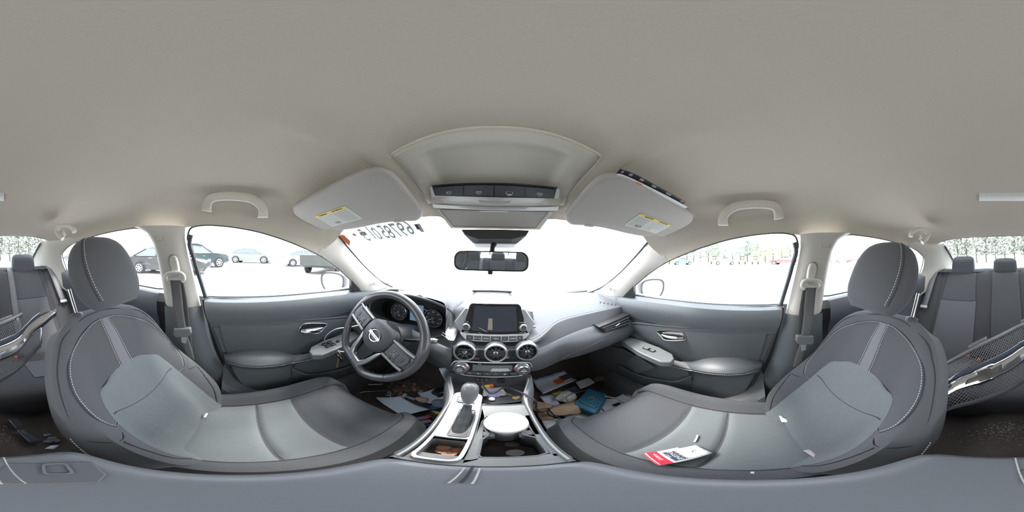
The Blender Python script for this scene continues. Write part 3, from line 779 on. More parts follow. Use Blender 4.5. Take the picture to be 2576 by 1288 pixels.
for cx, hh, zz, ww in ((-.36, .165, -.085, .105), (.36, .165, -.085, .105), (0.0, .115, -.085, .105)):
    rows = []
    for i in range(15):
        v = i / 14; h = -hh / 2 + hh * v; th = .05 * (1 - abs(2 * v - 1) ** 5 * .5) * (1 - .25 * v); wv = ww * (1 - .10 * v) * (1 - .12 * max(0, (v - .85) / .15) ** 2)
        r = []
        for k in range(28):
            a = 2 * PI * k / 28; ca, sa = math.cos(a), math.sin(a)
            r.append(V(cx + math.copysign(abs(ca) ** .5, ca) * wv, -1.375 + math.copysign(abs(sa) ** .6, sa) * th - .12 * h, zz + h))
        rows.append(r)
    top_ = [p for p in rows[-1]]; c = sum(top_, V(0, 0, 0)) / len(top_)
    rows.append([c + (p - c) * .8 + V(0, 0, .008) for p in top_]); rows.append([c + (p - c) * .3 + V(0, 0, .011) for p in top_])
    sheet('headrest', rows, CLOTH, bench, closed=True, caps=True, ang=60)
# rear cushion
rows = []
prof = [(-1.02, -.705), (-.96, -.70), (-.85, -.685), (-.72, -.665), (-.62, -.655), (-.575, -.662), (-.556, -.685), (-.555, -.74), (-.57, -.80), (-.60, -.93)]
for j in range(89):
    x = -.66 + 1.32 * j / 88; a = abs(x); r = []
    for y, z in prof:
        zz = z + (.018 * (1 - math.exp(-(a / .12) ** 4)) * 0 - .02 * math.exp(-((a - .36) / .15) ** 4) if z > -.69 else 0)
        zz -= .010 * math.exp(-((a - .155) / .006) ** 2) if z > -.70 else 0
        r.append(V(x, y - (.03 * (1 - math.exp(-(x / .2) ** 4)) * 0), zz))
    rows.append(r)
rc = sheet('cushion', rows, CLOTHD, bench, ang=60)
for sg in (-1, 1):
    rows = []
    for i in range(11):
        y = -.98 + .30 * i / 10; rows.append([V(sg * (.36 + q * .145), y, interp([p[0] for p in prof[:6]], [p[1] for p in prof[:6]], y) - .02 * math.exp(-(abs(q * .145) / .15) ** 4) + .004) for q in [-1 + k / 5 for k in range(11)]])
    sheet('ribbed_insert', rows, RIBR, rc, ang=80)
# ================================================================== dashboard
dash = thing('dashboard', 'grey soft-touch dashboard with round vents and pale stitching', 'dashboard', (0, .7, -.4))
XD = [0, .06, .10, .130, .17, .25, .32, .40, .50, .60, .672]
P2y = [.535, .525, .512, .500, .525, .602, .636, .648, .650, .645, .638]
P2z = [-.300, -.300, -.300, -.298, -.293, -.285, -.283, -.281, -.279, -.277, -.276]
P3y = [.50, .50, .495, .489, .505, .55, .58, .60, .605, .612, .618]
P5y = [.49, .487, .485, .485, .50, .54, .548, .552, .555, .560, .565]
P5z = [-.43, -.43, -.43, -.435, -.442, -.448, -.450, -.450, -.450, -.448, -.44]
def topz(x, y, a):                                    # top surface height
    yb = 1.115 - .33 * x * x; y2 = cint(XD, P2y, a); z2 = cint(XD, P2z, a)
    t = min(1, max(0, (y - y2) / (yb - y2)))
    return z2 + (-.252 - z2) * sstep(0, .9, t) + .022 * math.sin(PI * t) ** .7
def hood(x, y):                                       # bump of the instrument hood over the top surface
    zf = interp([.13, .152, .175, .197, .25, .30, .38, .43, .476, .52, .55, .60], [-.283, -.232, -.210, -.197, -.184, -.177, -.172, -.175, -.184, -.198, -.215, -.276], -x)
    return max(0, zf + .283) * (1 - .97 * sstep(.64, 1.0, y)) * sstep(.572, .612, y)
def bump_c(x, y):                                     # raised centre behind the screen
    return .030 * math.exp(-(x / .17) ** 4) * (1 - .9 * sstep(.62, .95, y)) * sstep(.50, .56, y)
for s, nm in ((1, 'passenger'), (-1, 'driver')):
    rows = []; rows_f = []; rows_l = []
    NX = 56
    for i in range(NX + 1):
        a = .115 + (.676 - .115) * i / NX; x = s * a
        yb = 1.125 - .33 * a * a; y2 = cint(XD, P2y, a); r = []
        if s < 0: y2 = y2 + (max(y2, .617) - y2) * sstep(.140, .185, a)
        for k in range(25):
            t = (k / 24) ** .85; y = yb + (y2 - yb) * t; z = topz(x, y, a) + (hood(x, y) if s < 0 else 0) + bump_c(x, y) * 0
            r.append(V(x, y, z))
        rows.append(r)
        z2 = r[-1].z; e = r[-1]
        y3 = cint(XD, P3y, a)
        if s > 0 or a < .165 or a > .565:
            rows_f.append([e, e + V(0, -.004, -.004), V(x, y3 + .018, -.315), V(x, y3 + .008, -.330)])
        y5, z5 = cint(XD, P5y, a), cint(XD, P5z, a)
        rows_l.append([V(x, y3 + .012, -.330), V(x, y3 - .002, -.334), V(x, (y3 + y5) / 2 - .012, -.36), V(x, y5 - .004, -.395), V(x, y5, z5 + .012), V(x, y5 + .012, z5), V(x, y5 + .06, z5 - .012), V(x, .80, z5 - .04), V(x, 1.2, z5 - .05)])
    sheet('%s_top_pad' % nm, rows, DASH, dash, ang=50)
    sheet('%s_lower_panel' % nm, rows_l, DASH, dash, ang=50)
    if s > 0: sheet('vinyl_band', rows_f, DASHV, dash, ang=50)
    # end cap at the door
    cap = [rows[-1][0], *[rows[-1][k] for k in (8, 16, 24)], *rows_l[-1][1:7], V(s * .676, 1.0, -.45)]
    mesh('end_cap', cap, [tuple(range(len(cap)))], DASH, dash, smooth=False)
    # stitching along the edge, two rows
    for off in (0, .012):
        P = []
        for i in range(60):
            a = .128 + ((.665 if s > 0 else .165) - .128) * i / 59; y2 = cint(XD, P2y, a) + .004 + off * 1.0
            P.append(V(s * a, y2, topz(s * a, y2, a) + .0012 + (hood(s * a, y2) if s < 0 else 0)))
        stitches('stitching', P, THREAD, dash, r=.0011, L=.005, gap=.0015)
# glove box line
gl = smoothline([V(x, y - .009, z) for x, y, z in ((.24, .532, -.414), (.30, .546, -.405), (.42, .556, -.39), (.53, .562, -.372), (.60, .566, -.362))], 8)
tube('glove_box_gap', gl, .0014, mat('gap_dark', (.06, .062, .066), .6), dash, n=5)
# side vent on the passenger end and driver end
for s in (1, -1):
    q = [hy(1505, 822, .574), hy(1519, 836, .566), hy(1580, 817, .564), hy(1581, 790, .585)]
    if s < 0: q = [V(-p.x, p.y, p.z) for p in q]
    q = [p + V(0, -.006, 0) for p in q]
    mb = MB(); mb.prism(q, (0, .045, 0)); vb = mb.build('side_vent', BLACK, dash, smooth=False)
    for k in range(1, 4):
        t = k / 4; a = q[0].lerp(q[1], t) + V(s * .01, -.003, 0); b = q[3].lerp(q[2], t) + V(-s * .006, -.003, 0)
        tube('vane', [a, b], .0022, PLASM, vb, n=5, flat=2)
    a = (q[0] + q[1] + q[2] + q[3]) / 4 + V(0, -.008, 0)
    tube('vane_slider', [a - V(.015 * s, 0, .002), a, a + V(.012 * s, 0, .006)], .003, CHROME, vb, n=8)
    tube('chrome_strip', [q[2] + V(0, -.003, 0), q[2].lerp(q[3], .25) + V(s * .004, -.003, 0)], .002, CHROME, vb, n=6)
# defrost grille at the passenger corner
for s in (1, -1):
    for k in range(5):
        c = V(s * (.575 + .014 * k), .735 - .016 * k, 0); c.z = topz(c.x, c.y, abs(c.x)) + .002
        tube('defrost_slot', [c + V(-.006 * s, -.010, 0), c + V(.006 * s, .012, 0)], .0035, BLACK, dash, n=6, flat=.6)
c_ = [V(-.09, .985, topz(0, 1.0, .1) + .006), V(.12, .985, topz(0, 1.0, .1) + .006)]
tube('windshield_vent', [V(-.13, 1.075, -.238), V(0, 1.085, -.236), V(.13, 1.075, -.238)], .007, PLASM, dash, n=6, flat=2)
# ---------- centre stack body
rows = []
prof = [(1.12, -.255), (1.0, -.240), (.88, -.226), (.76, -.213), (.68, -.203), (.64, -.199), (.62, -.202), (.606, -.215), (.592, -.245), (.575, -.278), (.556, -.306), (.530, -.318), (.505, -.324), (.492, -.332), (.488, -.345), (.486, -.372), (.478, -.380), (.474, -.41), (.474, -.432), (.49, -.442), (.56, -.45)]
for j in range(49):
    x = -.165 + .33 * j / 48; a = abs(x); r = []
    for k, (y, z) in enumerate(prof):
        e = sstep(.105, .165, a)
        xx = x * (1 - .24 * sstep(9, 13, k))
        if k < 9: yy = y; zz = z - e * .022 * sstep(1.12, .7, y) - .010 * sstep(.07, .165, a); yy = y + e * .02 * (k > 5)
        elif k < 13: yy = y + e * .012; zz = z - .0 * e
        else: yy = y + .012 * e; zz = z
        r.append(V(xx, yy, zz))
    rows.append(r)
cs = sheet('centre_stack', rows, DASH, dash, ang=40)
# fill side cheeks between stack and pads
SY = lambda z: .590 + (z + .1825) * (-.045 / .1235) * -1
def SP(px, z):                                        # point on the screen plane
    return None
# screen unit: plane through bottom (y .545,z -.306) and top (y .590,z -.1825)
sb, stp = V(.0, .535, -.3), V(0, .583, -.180); su = (stp - sb).normalized(); sn = V(0, su.z, -su.y) * -1   # sn faces the cabin
sn = V(0, -su.z, su.y)
Ms = Matrix(((.97, 0, 0, sb.x + .0125), (0, su.y, sn.y, sb.y), (0, su.z, sn.z, sb.z), (0, 0, 0, 1)))
H = (stp - sb).length
bz = plate('screen_surround', [(-.112, .006), (.112, .006), (.148, .056), (.112, .114), (-.112, .114), (-.148, .056)], .036, mat('silver_grey_plastic', (.30, .31, .32), .35, metal=.3), dash, Ms @ Matrix.Translation((0, 0, -.004)), bev=.004)
ho = [(-.115, .019), (.115, .019), (.112, .034), (.095, .122), (.088, .131), (.080, .133), (-.080, .133), (-.088, .131), (-.095, .122), (-.112, .034)]
hu = plate('display_unit', ho, .035, GLOSS, dash, Ms @ Matrix.Translation((0, 0, .012)), bev=.003)
MS2 = Ms @ Matrix.Translation((0, 0, .0125))
plate('display_glass', [(-.079, .030), (.079, .030), (.074, .122), (-.074, .122)], .0005, mat('display_dark', (.03, .037, .05), .12, coat=.3), hu, MS2 @ Matrix.Translation((0, 0, .0005)), smooth=False)
plate('tape_piece', [(-.024, .037), (-.022, .035), (-.018, .038), (-.012, .035), (-.008, .037), (-.009, .078), (-.0225, .078)], .0006, mat('old_tape', (.24, .20, .165), .7), hu, MS2 @ Matrix.Translation((0, 0, .0015)), smooth=False)
for (a, b) in (((-.055, .043), (-.025, .028)), ((-.055, .025), (-.038, .018)), ((-.005, .017), (.006, .011))):
    tube('scratch', [MS2 @ V(a[0], a[1], .001), MS2 @ V(b[0], b[1], .001)], .0004, WINK, hu, n=4)
for sx_ in (-1, 1):
    kb = lathe('volume_knob' if sx_ < 0 else 'tune_knob', [(0, .018), (.0095, .018), (.0105, .016), (.0125, .014), (.0145, .002), (.0148, 0)], SILV, hu, MS2 @ Matrix.Translation((sx_ * .097, .043, 0)), 28)
    lathe('knob_cap', [(0, .0186), (.0095, .0186), (.0098, .017)], PLAS, kb, MS2 @ Matrix.Translation((sx_ * .097, .043, 0)), 24)
text('marking', 'VOL', .0045, WINK, hu, MS2 @ Matrix.Translation((-.096, .062, .0004)))
text('marking', 'PUSH O', .0042, WINK, hu, MS2 @ Matrix.Translation((-.096, .0235, .0004)))
text('marking', 'TUNE·SCROLL', .0038, WINK, hu, MS2 @ Matrix.Translation((.096, .062, .0004)))
text('marking', 'PUSH SOUND', .0038, WINK, hu, MS2 @ Matrix.Translation((.096, .0235, .0004)))
Mb = Ms @ Matrix.Translation((0, .004, .013))
bb = plate('button_bar', [(-.095, -.013), (.095, -.013), (.117, .010), (.117, .016), (-.117, .016), (-.117, .010)], .02, mat('bar_silver', (.45, .46, .47), .3, metal=.6), dash, Mb, bev=.002)
labs = [('☾ ☼', '- *'), ('|<< >>|', '|<< >>|'), ('AUDIO', 'AUDIO'), ('MENU', '# MENU'), ('TEL', '('), ('CAMERA', 'CAMERA'), ('BACK', 'D')]
xsb = [-.096, -.070, -.043, -.014, .022, .046, .074, .096]
for k in range(7):
    a, b = xsb[k], xsb[k + 1]; q = plate('button', [(a + .001, -.009), (b - .001, -.009), (b - .001, .009), (a + .001, .009)], .004, PLAS, bb, Mb @ Matrix.Translation((0, 0, .0015)), bev=.0008)
    text('marking', ['* )', '|<<  >>|', 'AUDIO', '• MENU', '(', 'CAMERA', 'D'][k], .0062, WINK, bb, Mb @ Matrix.Translation(((a + b) / 2, 0, .0022)))
# ---------- round vents
for k, px in enumerate((1169, 1247, 1326)):
    c = hy(px, (885, 887.5, 884)[k], .482)
    Mv = Matrix(((1, 0, 0, c.x), (0, .15, -.989, c.y), (0, .989, .15, c.z), (0, 0, 0, 1))) @ Matrix.Scale(.92, 4)
    ring = lathe('air_vent', [(.030, -.018), (.0302, .006), (.032, .010), (.036, .010), (.0385, .006), (.040, -.004), (.040, -.02)], SILV, dash, Mv, 40)
    lathe('vent_bore', [(.0, -.014), (.0300, -.014), (.0301, .005)], BLACK, ring, Mv, 32)
    tilt = Matrix.Rotation(math.radians(-28 if k == 0 else 0), 4, 'X')
    mbv = MB()
    for j in range(9):
        a = 2 * PI * j / 9 + (PI / 2 if k != 0 else .3); mbv.tube([Mv @ tilt @ V(.007 * math.cos(a), .007 * math.sin(a), .002), Mv @ tilt @ V(.028 * math.cos(a), .028 * math.sin(a), -.001)], .0009, 4)
    mbv.build('vane_wheel', PLASM, ring)
    for rr in (.0165,): tube('vane_ring', [Mv @ tilt @ V(rr * math.cos(2 * PI * j / 28), rr * math.sin(2 * PI * j / 28), 0) for j in range(28)], .0007, PLASM, ring, n=4, closed=True)
    hb = lathe('vent_hub', [(0, .008), (.005, .008), (.0075, .006), (.008, -.002)], SILV, ring, Mv @ tilt, 20)
    lathe('hub_cap', [(0, .0085), (.0048, .0085), (.0049, .007)], PLAS, hb, Mv @ tilt, 16)
# dark strip between the vents
mb = MB()
for xa, xb in ((-.125, .127),): mb.box(((xa + xb) / 2 + .008, .492, -.3385), (xb - xa, .02, .048))
vs_ = mb.build('vent_strip', BLACK, dash, bev=.004)
for xa, xb in ((-.047, -.041 + .002), (.043, .049)):
    for z in (-.318, -.327, -.336): box('strip_rib', ((-.044 if xa < 0 else .046), .481, z), (.016, .003, .003), PLASM, vs_)
Mt = Matrix(((1, 0, 0, 0), (0, .15, -.989, .480), (0, .989, .15, 0), (0, 0, 0, 1)))
hz_ = box('hazard_button', (-.044, .479, -.350), (.026, .006, .010), PLAS, vs_, bev=.001)
tube('hazard_triangle', [V(-.048, .4755, -.352), V(-.0445, .4755, -.3465), V(-.041, .4755, -.352)], .0007, RED, hz_, n=4, closed=True)
text('marking', 'PASSENGER\nAIR BAG', .0042, WINK, vs_, Matrix.Translation((.046, .4810, -.346)) @ Matrix.Rotation(PI / 2, 4, 'X'))
text('marking', 'OFF', .005, WINK, vs_, Matrix.Translation((.036, .4805, -.355)) @ Matrix.Rotation(PI / 2, 4, 'X'))
# ---------- climate panel
Mc = Matrix(((1, 0, 0, .006), (0, .26, -.966, .466), (0, .966, .26, -.389), (0, 0, 0, 1)))
cpn = plate('climate_panel', [(-.113, .012), (-.108, .020), (-.09, .024), (.09, .024), (.108, .020), (.113, .012), (.100, -.018), (.078, -.028), (-.078, -.028), (-.100, -.018)], .03, GLOSS, dash, Mc, bev=.002)
tube('chrome_line', smoothline([Mc @ V(x, y, .001) for x, y in ((-.118, .002), (-.114, .016), (-.10, .025), (-.05, .027), (.05, .027), (.10, .025), (.114, .016), (.118, .002))], 5), .0022, SILV, cpn, n=6)
tube('chrome_line', smoothline([Mc @ V(x, y, .001) for x, y in ((-.090, -.018), (-.075, -.029), (.075, -.029), (.090, -.018))], 5), .0024, SILV, cpn, n=6)
plate('climate_display', [(-.055, -.008), (.060, -.008), (.060, .016), (-.055, .016)], .0006, mat('lcd_panel', (.11, .13, .125), .25), cpn, Mc @ Matrix.Translation((0, 0, .0010)), smooth=False)
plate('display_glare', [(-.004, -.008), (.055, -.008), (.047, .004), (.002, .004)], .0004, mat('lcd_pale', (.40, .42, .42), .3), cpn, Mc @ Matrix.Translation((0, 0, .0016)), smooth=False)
for k in range(6):
    x = -.062 + .0248 * k; plate('button', rrect(.022, .012, .001), -.004, PLAS, cpn, Mc @ Matrix.Translation((x, -.018, 0)), bev=.0006)
    text('marking', ['><', 'X', '*', '*', '@', '~'][k], .007, WINK, cpn, Mc @ Matrix.Translation((x, -.018, .0045)))
text('marking', 'PUSH', .004, WINK, cpn, Mc @ Matrix.Translation((-.035, .0195, .0006)))
for sx_ in (-1, 1):
    Mk = Mc @ Matrix.Translation((sx_ * .0885, .0, 0))
    kn = lathe('temperature_knob', [(0, .024), (.0165, .024), (.0175, .022), (.0195, .018), (.021, .004), (.0235, .002), (.024, 0)], SILV, cpn, Mk, 36)
    lathe('knob_face', [(0, .0245), (.016, .0245), (.0165, .022)], PLAS, kn, Mk, 30)
    text('marking', ('AUTO' if sx_ < 0 else 'A/C'), .0048, WINK, kn, Mk @ Matrix.Translation((0, .006, .0246)))
    plate('knob_bar', rrect(.018, .002, .0009), .0005, WINK, kn, Mk @ Matrix.Translation((0, 0, .025)))
    text('marking', ('ON·OFF' if sx_ < 0 else 'A/C'), .0042, WINK, kn, Mk @ Matrix.Translation((0, -.007, .0246)))
    tube('red_mark', [Mk @ V(-sx_ * .0255 * math.cos(a), .0255 * math.sin(a), .001) for a in (-.1, .15, .4)], .0012, RED, cpn, n=5)
# ---------- instrument cluster
cy0 = .735
rows = []                                             # shroud: from the hood edge back to the dial plane
outn = [(1140, 790), (1136, 818), (1118, 842), (1080, 850), (1040, 842), (1000, 836), (960, 826), (936, 800), (930, 775), (940, 752), (965, 742), (1010, 741), (1060, 750), (1110, 768)]
O1 = [hy(a, b, .615) for a, b in outn]; O1 = smoothline(O1, 4, closed=True)
c0 = V(-.365, cy0, -.315)
O2 = []
for p in O1:
    d = p - V(-.355, .615, -.27); O2.append(V(-.365 + d.x * 1.02, cy0, -.305 + d.z * .72))
rows = [O1, [a.lerp(b, .5) for a, b in zip(O1, O2)], O2]
cl = sheet('cluster_shroud', rows, PLAS, dash, closed=True, ang=60)
tube('shroud_rim', O1, .006, DASHV, cl, n=8, closed=True)
mesh('cluster_face', [p for p in O2], [tuple(range(len(O2)))], BLACK, cl, smooth=False)
DIAL = mat('dial_face', (.035, .038, .042), .5)
for gx, nums in ((-.462, '012345678'), (-.270, ('20', '40', '60', '80', '100', '120', '140'))):
    Mg = Matrix(((1, 0, 0, gx), (0, 0, -1, cy0 - .012), (0, 1, 0, -.318), (0, 0, 0, 1)))
    gd = lathe('gauge', [(0, .0), (.044, .0), (.045, .004), (.048, .006), (.050, .0), (.05, -.02)], DIAL, cl, Mg, 40)
    tube('gauge_ring', [Mg @ V(.047 * math.cos(2 * PI * k / 40), .047 * math.sin(2 * PI * k / 40), .006) for k in range(40)], .0022, SILV, gd, n=6, closed=True)
    for k, nm_ in enumerate(nums):
        a = math.radians(225 - 270 * k / (len(nums) - 1)); text('numeral', nm_, .009, WINK, gd, Mg @ Matrix.Translation((.034 * math.cos(a), .034 * math.sin(a), .001)))
    a = math.radians(207); tube('needle', [Mg @ V(0, 0, .004), Mg @ V(.038 * math.cos(a), .038 * math.sin(a), .004)], [.0014, .0006], WPLAS, gd, n=6)
    lathe('needle_hub', [(0, .007), (.007, .007), (.008, .003)], PLASM, gd, Mg, 20)
    lathe('small_gauge', [(0, .002), (.007, .002), (.0085, .001), (.0085, 0)], PLASM, gd, Mg @ Matrix.Translation((.0, -.022, .0)), 20)
plate('info_display', [(-.40, -.355), (-.325, -.355), (-.325, -.262), (-.40, -.262)], .001, mat('info_blue', (.08, .14, .21), .25, emit=((.12, .22, .34), .10)), cl, Matrix(((1, 0, 0, 0), (0, 0, -1, cy0 - .005), (0, 1, 0, 0), (0, 0, 0, 1))), smooth=False)
tube('info_rim', [V(-.415, cy0 - .012, -.258), V(-.345, cy0 - .012, -.262), V(-.30, cy0 - .012, -.285)], .0018, SILV, cl, n=5)
# column shroud and stalks
mb = MB(); rows = []
WC = V(-.357, .442, -.315); WA = math.radians(25); WN = V(0, -math.cos(WA), math.sin(WA)); WU = V(0, math.sin(WA), math.cos(WA))
for k in range(7):
    t = k / 6; c = WC - WN * (.045 + .20 * t); wd, hh = .055 + .03 * t, .045 + .02 * t
    rows.append([c + V(1, 0, 0) * wd * math.copysign(abs(math.cos(a)) ** .7, math.cos(a)) + WU * hh * math.copysign(abs(math.sin(a)) ** .7, math.sin(a)) for a in [2 * PI * j / 24 for j in range(24)]])
col = sheet('column_shroud', rows, DASHV, dash, closed=True, caps=True)
for sg, ea, eb in ((1, .178, .16), (-1, .16, .03)):
    a = WC - WN * .075 + V(sg * .05, 0, 0); b = WC - WN * .055 + V(sg * ea, 0, eb * .2)
    stk = tube('stalk', [a, a.lerp(b, .5), a.lerp(b, .8), b], [.006, .0075, .010, .0105], BLACK, col, n=12)
    if sg > 0: tube('stalk_tip', [a.lerp(b, .78), a.lerp(b, .80), b + V(.001, 0, 0), b + V(.012, .001, .0)], [.0108, .0112, .0112, .009], SILV, stk, n=14)
# ================================================================== steering wheel (turned clockwise)
ROT = math.radians(-27)
sw = thing('steering_wheel', 'black leather three-spoke steering wheel with silver spokes, turned clockwise', 'steering wheel', tuple(WC))
Mw = Matrix(((1, 0, 0, WC.x), (0, WU.y, WN.y, WC.y), (0, WU.z, WN.z, WC.z), (0, 0, 0, 1))) @ Matrix.Rotation(ROT, 4, 'Z')
def rimr(a):                                          # radius with a flat bottom
    d = abs(((a + PI / 2 + PI) % (2 * PI)) - PI); R = .168
    if d < .62: return min(R, .160 / math.cos(d)) * .6 + R * .4 if False else min(R, .1545 / math.cos(d) if d < .42 else R)
    return R
RM = [Mw @ V(rimr(a) * math.cos(a), rimr(a) * math.sin(a), .004) for a in [2 * PI * k / 96 for k in range(96)]]
rad = [.0155 + .003 * (math.exp(-((math.degrees(2 * PI * k / 96) - 25) / 14) ** 2) + math.exp(-((math.degrees(2 * PI * k / 96) - 155) / 14) ** 2)) for k in range(96)]
rim = tube('rim', RM, rad, LEATH, sw, n=18, closed=True)
stitches('stitching', [Mw @ V((rimr(a) - .0155) * math.cos(a), (rimr(a) - .0155) * math.sin(a), .008) for a in [2 * PI * k / 96 for k in range(97)]], mat('black_thread', (.04, .04, .045), .5), rim, r=.0013, L=.004, gap=.002)
for ad in (20, 160, 215, 325, 270):
    a = math.radians(ad); r_ = rimr(a)
    tube('rim_seam', [Mw @ V((r_ + .0160 * math.cos(b)) * math.cos(a), (r_ + .0160 * math.cos(b)) * math.sin(a), .004 + .0160 * math.sin(b)) for b in [2 * PI * j / 16 for j in range(16)]], .0009, BLACK, rim, n=4, closed=True)
# airbag cover
ao = [(-.062, .028), (-.050, .046), (-.025, .056), (0, .058), (.025, .056), (.050, .046), (.062, .028), (.066, .0), (.058, -.030), (.040, -.052), (.018, -.062), (0, -.064), (-.018, -.062), (-.040, -.052), (-.058, -.030), (-.066, 0)]
A = [V(x, y, 0) for x, y in ao]; A = smoothline(A, 4, closed=True); rows = []
for f, z in ((1.0, -.02), (1.0, .012), (.97, .020), (.90, .026), (.78, .031), (.55, .035), (.44, .036), (.425, .033), (.38, .0325), (.0, .034)):
    rows.append([Mw @ V(p.x * f, p.y * f + (1 - f) * 0, z) for p in A])
ab = sheet('airbag_cover', rows, DASHV, sw, closed=True, ang=30)
Me = Mw @ Matrix.Translation((0, 0, .034))
tube('emblem_ring', [Me @ V(.0225 * math.cos(a), .0225 * math.sin(a), .001) for a in [2 * PI * k / 36 for k in range(36)]], .0026, SILV, ab, n=8, closed=True)
plate('emblem_bar', rrect(.058, .011, .0015), .004, SILV, ab, Me @ Matrix.Translation((0, 0, .005)), bev=.0008)
text('emblem_name', 'NISSAN', .0092, INK, ab, Me @ Matrix.Translation((0, -.0005, .0052)), sx=1.15)
# spokes
SPK = mat('spoke_plastic', (.06, .062, .067), .45)
for sg in (-1, 1):
    so = [(sg * .055, .030), (sg * .168, .034), (sg * .170, -.010), (sg * .150, -.030), (sg * .060, -.030)]
    sp = plate('side_spoke', so, .03, LEATH, sw, Mw @ Matrix.Translation((0, 0, .016)), bev=.006, seg=3)
    bo = [(sg * .066, .024), (sg * .142, .027), (sg * .150, .010), (sg * .146, -.014), (sg * .138, -.022), (sg * .066, -.022)]
    pd = plate('switch_pad', bo, .012, SPK, sp, Mw @ Matrix.Translation((0, 0, .024)), bev=.002)
    Md = Mw @ Matrix.Translation((0, 0, .0255))
    plate('direction_pad', [(sg * .084, -.014), (sg * .110, -.014), (sg * .110, .016), (sg * .084, .016)], .003, PLAS, pd, Md, bev=.001)
    plate('button', rrect(.010, .006, .001), .003, PLASM, pd, Md @ Matrix.Translation((sg * .097, .001, .0015)))
    for k in range(3): plate('button', rrect(.012, .008, .001), .003, PLAS, pd, Md @ Matrix.Translation((sg * (.090 + .017 * k), -.0185 - .0, .0005)), bev=.0006)
    plate('rocker', rrect(.012, .022, .002), .003, PLAS, pd, Md @ Matrix.Translation((sg * .128, .002, .0005)), bev=.0008)
    for k in range(4): plate('icon', rrect(.004, .001, .0004), .0003, WINK, pd, Md @ Matrix.Translation((sg * (.088 + .006 * (k % 2) * 2), .010 - .017 * (k // 2), .0006)))
    # silver lower trim of the spoke
    tube('spoke_trim', smoothline([Mw @ V(sg * x, y, .022) for x, y in ((.063, -.030), (.090, -.029), (.130, -.029), (.152, -.027))], 4), .0058, SILV, sp, n=8)
    tube('upper_trim', smoothline([Mw @ V(sg * x, y, .022) for x, y in ((.060, .036), (.090, .036), (.120, .036), (.152, .038))], 4), .0032, mat('dull_silver', (.42, .43, .44), .3, metal=.7), sp, n=8)
for sg in (-1, 1):
    lo = [(sg * .056, -.034), (sg * .064, -.034), (sg * .062, -.070), (sg * .038, -.150), (sg * .028, -.158), (sg * .022, -.150), (sg * .030, -.095), (sg * .034, -.058)]
ls = [(-.062, -.030), (-.050, -.110), (-.038, -.150), (.038, -.150), (.050, -.110), (.062, -.030), (.046, -.052), (.034, -.105), (.022, -.128), (-.022, -.128), (-.034, -.105), (-.046, -.052)]
lsp = plate('lower_spoke', ls, .018, SILV, sw, Mw @ Matrix.Translation((0, 0, .018)), bev=.003)
plate('spoke_backing', [(-.03, -.06), (-.022, -.128), (.022, -.128), (.03, -.06)], .01, BLACK, lsp, Mw)
lathe('hub', [(0, .01), (.06, .01), (.065, -.03), (.05, -.06)], BLACK, sw, Mw, 30)
# ================================================================== centre console
con = thing('centre_console', 'dark grey centre console with gear selector, cup holder and armrest lid', 'console', (0, .1, -.9))
def cwid(y): return cint([-.16, .12, .25, .36, .45, .50], [.085, .086, .089, .094, .124, .130], y)
def ctop(y): return cint([-.16, .13, .30, .40, .46], [-.455, -.452, -.450, -.448, -.448], y)
for s in (-1, 1):                                     # side rails
    rows = []
    for k in range(33):
        y = .128 + (.49 - .128) * k / 32; a = cwid(y); z = ctop(y) - .0 ; inn = cint([.13, .30, .38, .46], [.074, .078, .080, .108], y)
        rows.append([V(s * (inn - .002), y, z - .06), V(s * inn, y, z - .004), V(s * (inn + .003), y, z + .003), V(s * (a - .006), y, z + .004), V(s * a, y, z - .004), V(s * (a + .004), y, z - .05), V(s * (a + .004), y + .0, -.93)])
    sr = sheet('side_rail', rows, PLASM, con, ang=50)
    tube('rail_line', [V(s * (cint([.13, .30, .38, .46], [.074, .078, .080, .108], y) + .005), y, ctop(y) + .003) for y in [.135 + .33 * k / 20 for k in range(21)]], .002, mat('rail_pale', (.34, .35, .35), .4), sr, n=6)
    mb = MB(); mb.sheet([[V(s * .086, -.16, z), V(s * .086, .14, z)] for z in (-.45, -.93)]); mb.build('side_wall', PLAS, con)
MCON = mat('console_surface', (.17, .175, .175), .45, bump=(700, .25, .0004), var=.1, vscale=50)
# top surface with openings: strips around the cup holder on the right, selector frame on the left
zt = -.452
def flat(name, pts, m, par=con, z=zt, t=.006, **k): return plate(name, pts, t, m, par, Matrix.Translation((0, 0, z)), **k)
flat('top_front_bridge', [(-.012, .345), (.081, .345), (.081, .225), (.070, .225), (.064, .285), (.050, .300), (.000, .300), (-.008, .28), (-.012, .225), (-.014, .225)], MCON, bev=.002)
flat('top_rear_bridge', [(-.077, .1285), (.077, .1285), (.077, .160), (-.002, .157), (-.010, .150), (-.077, .134)], MCON, bev=.002)
flat('top_divider', [(-.016, .135), (-.002, .150), (-.004, .300), (-.012, .345), (-.016, .345)], MCON, bev=.001)
flat('top_side_strip', [(.070, .150), (.080, .150), (.082, .3), (.070, .3)], MCON, bev=.001)
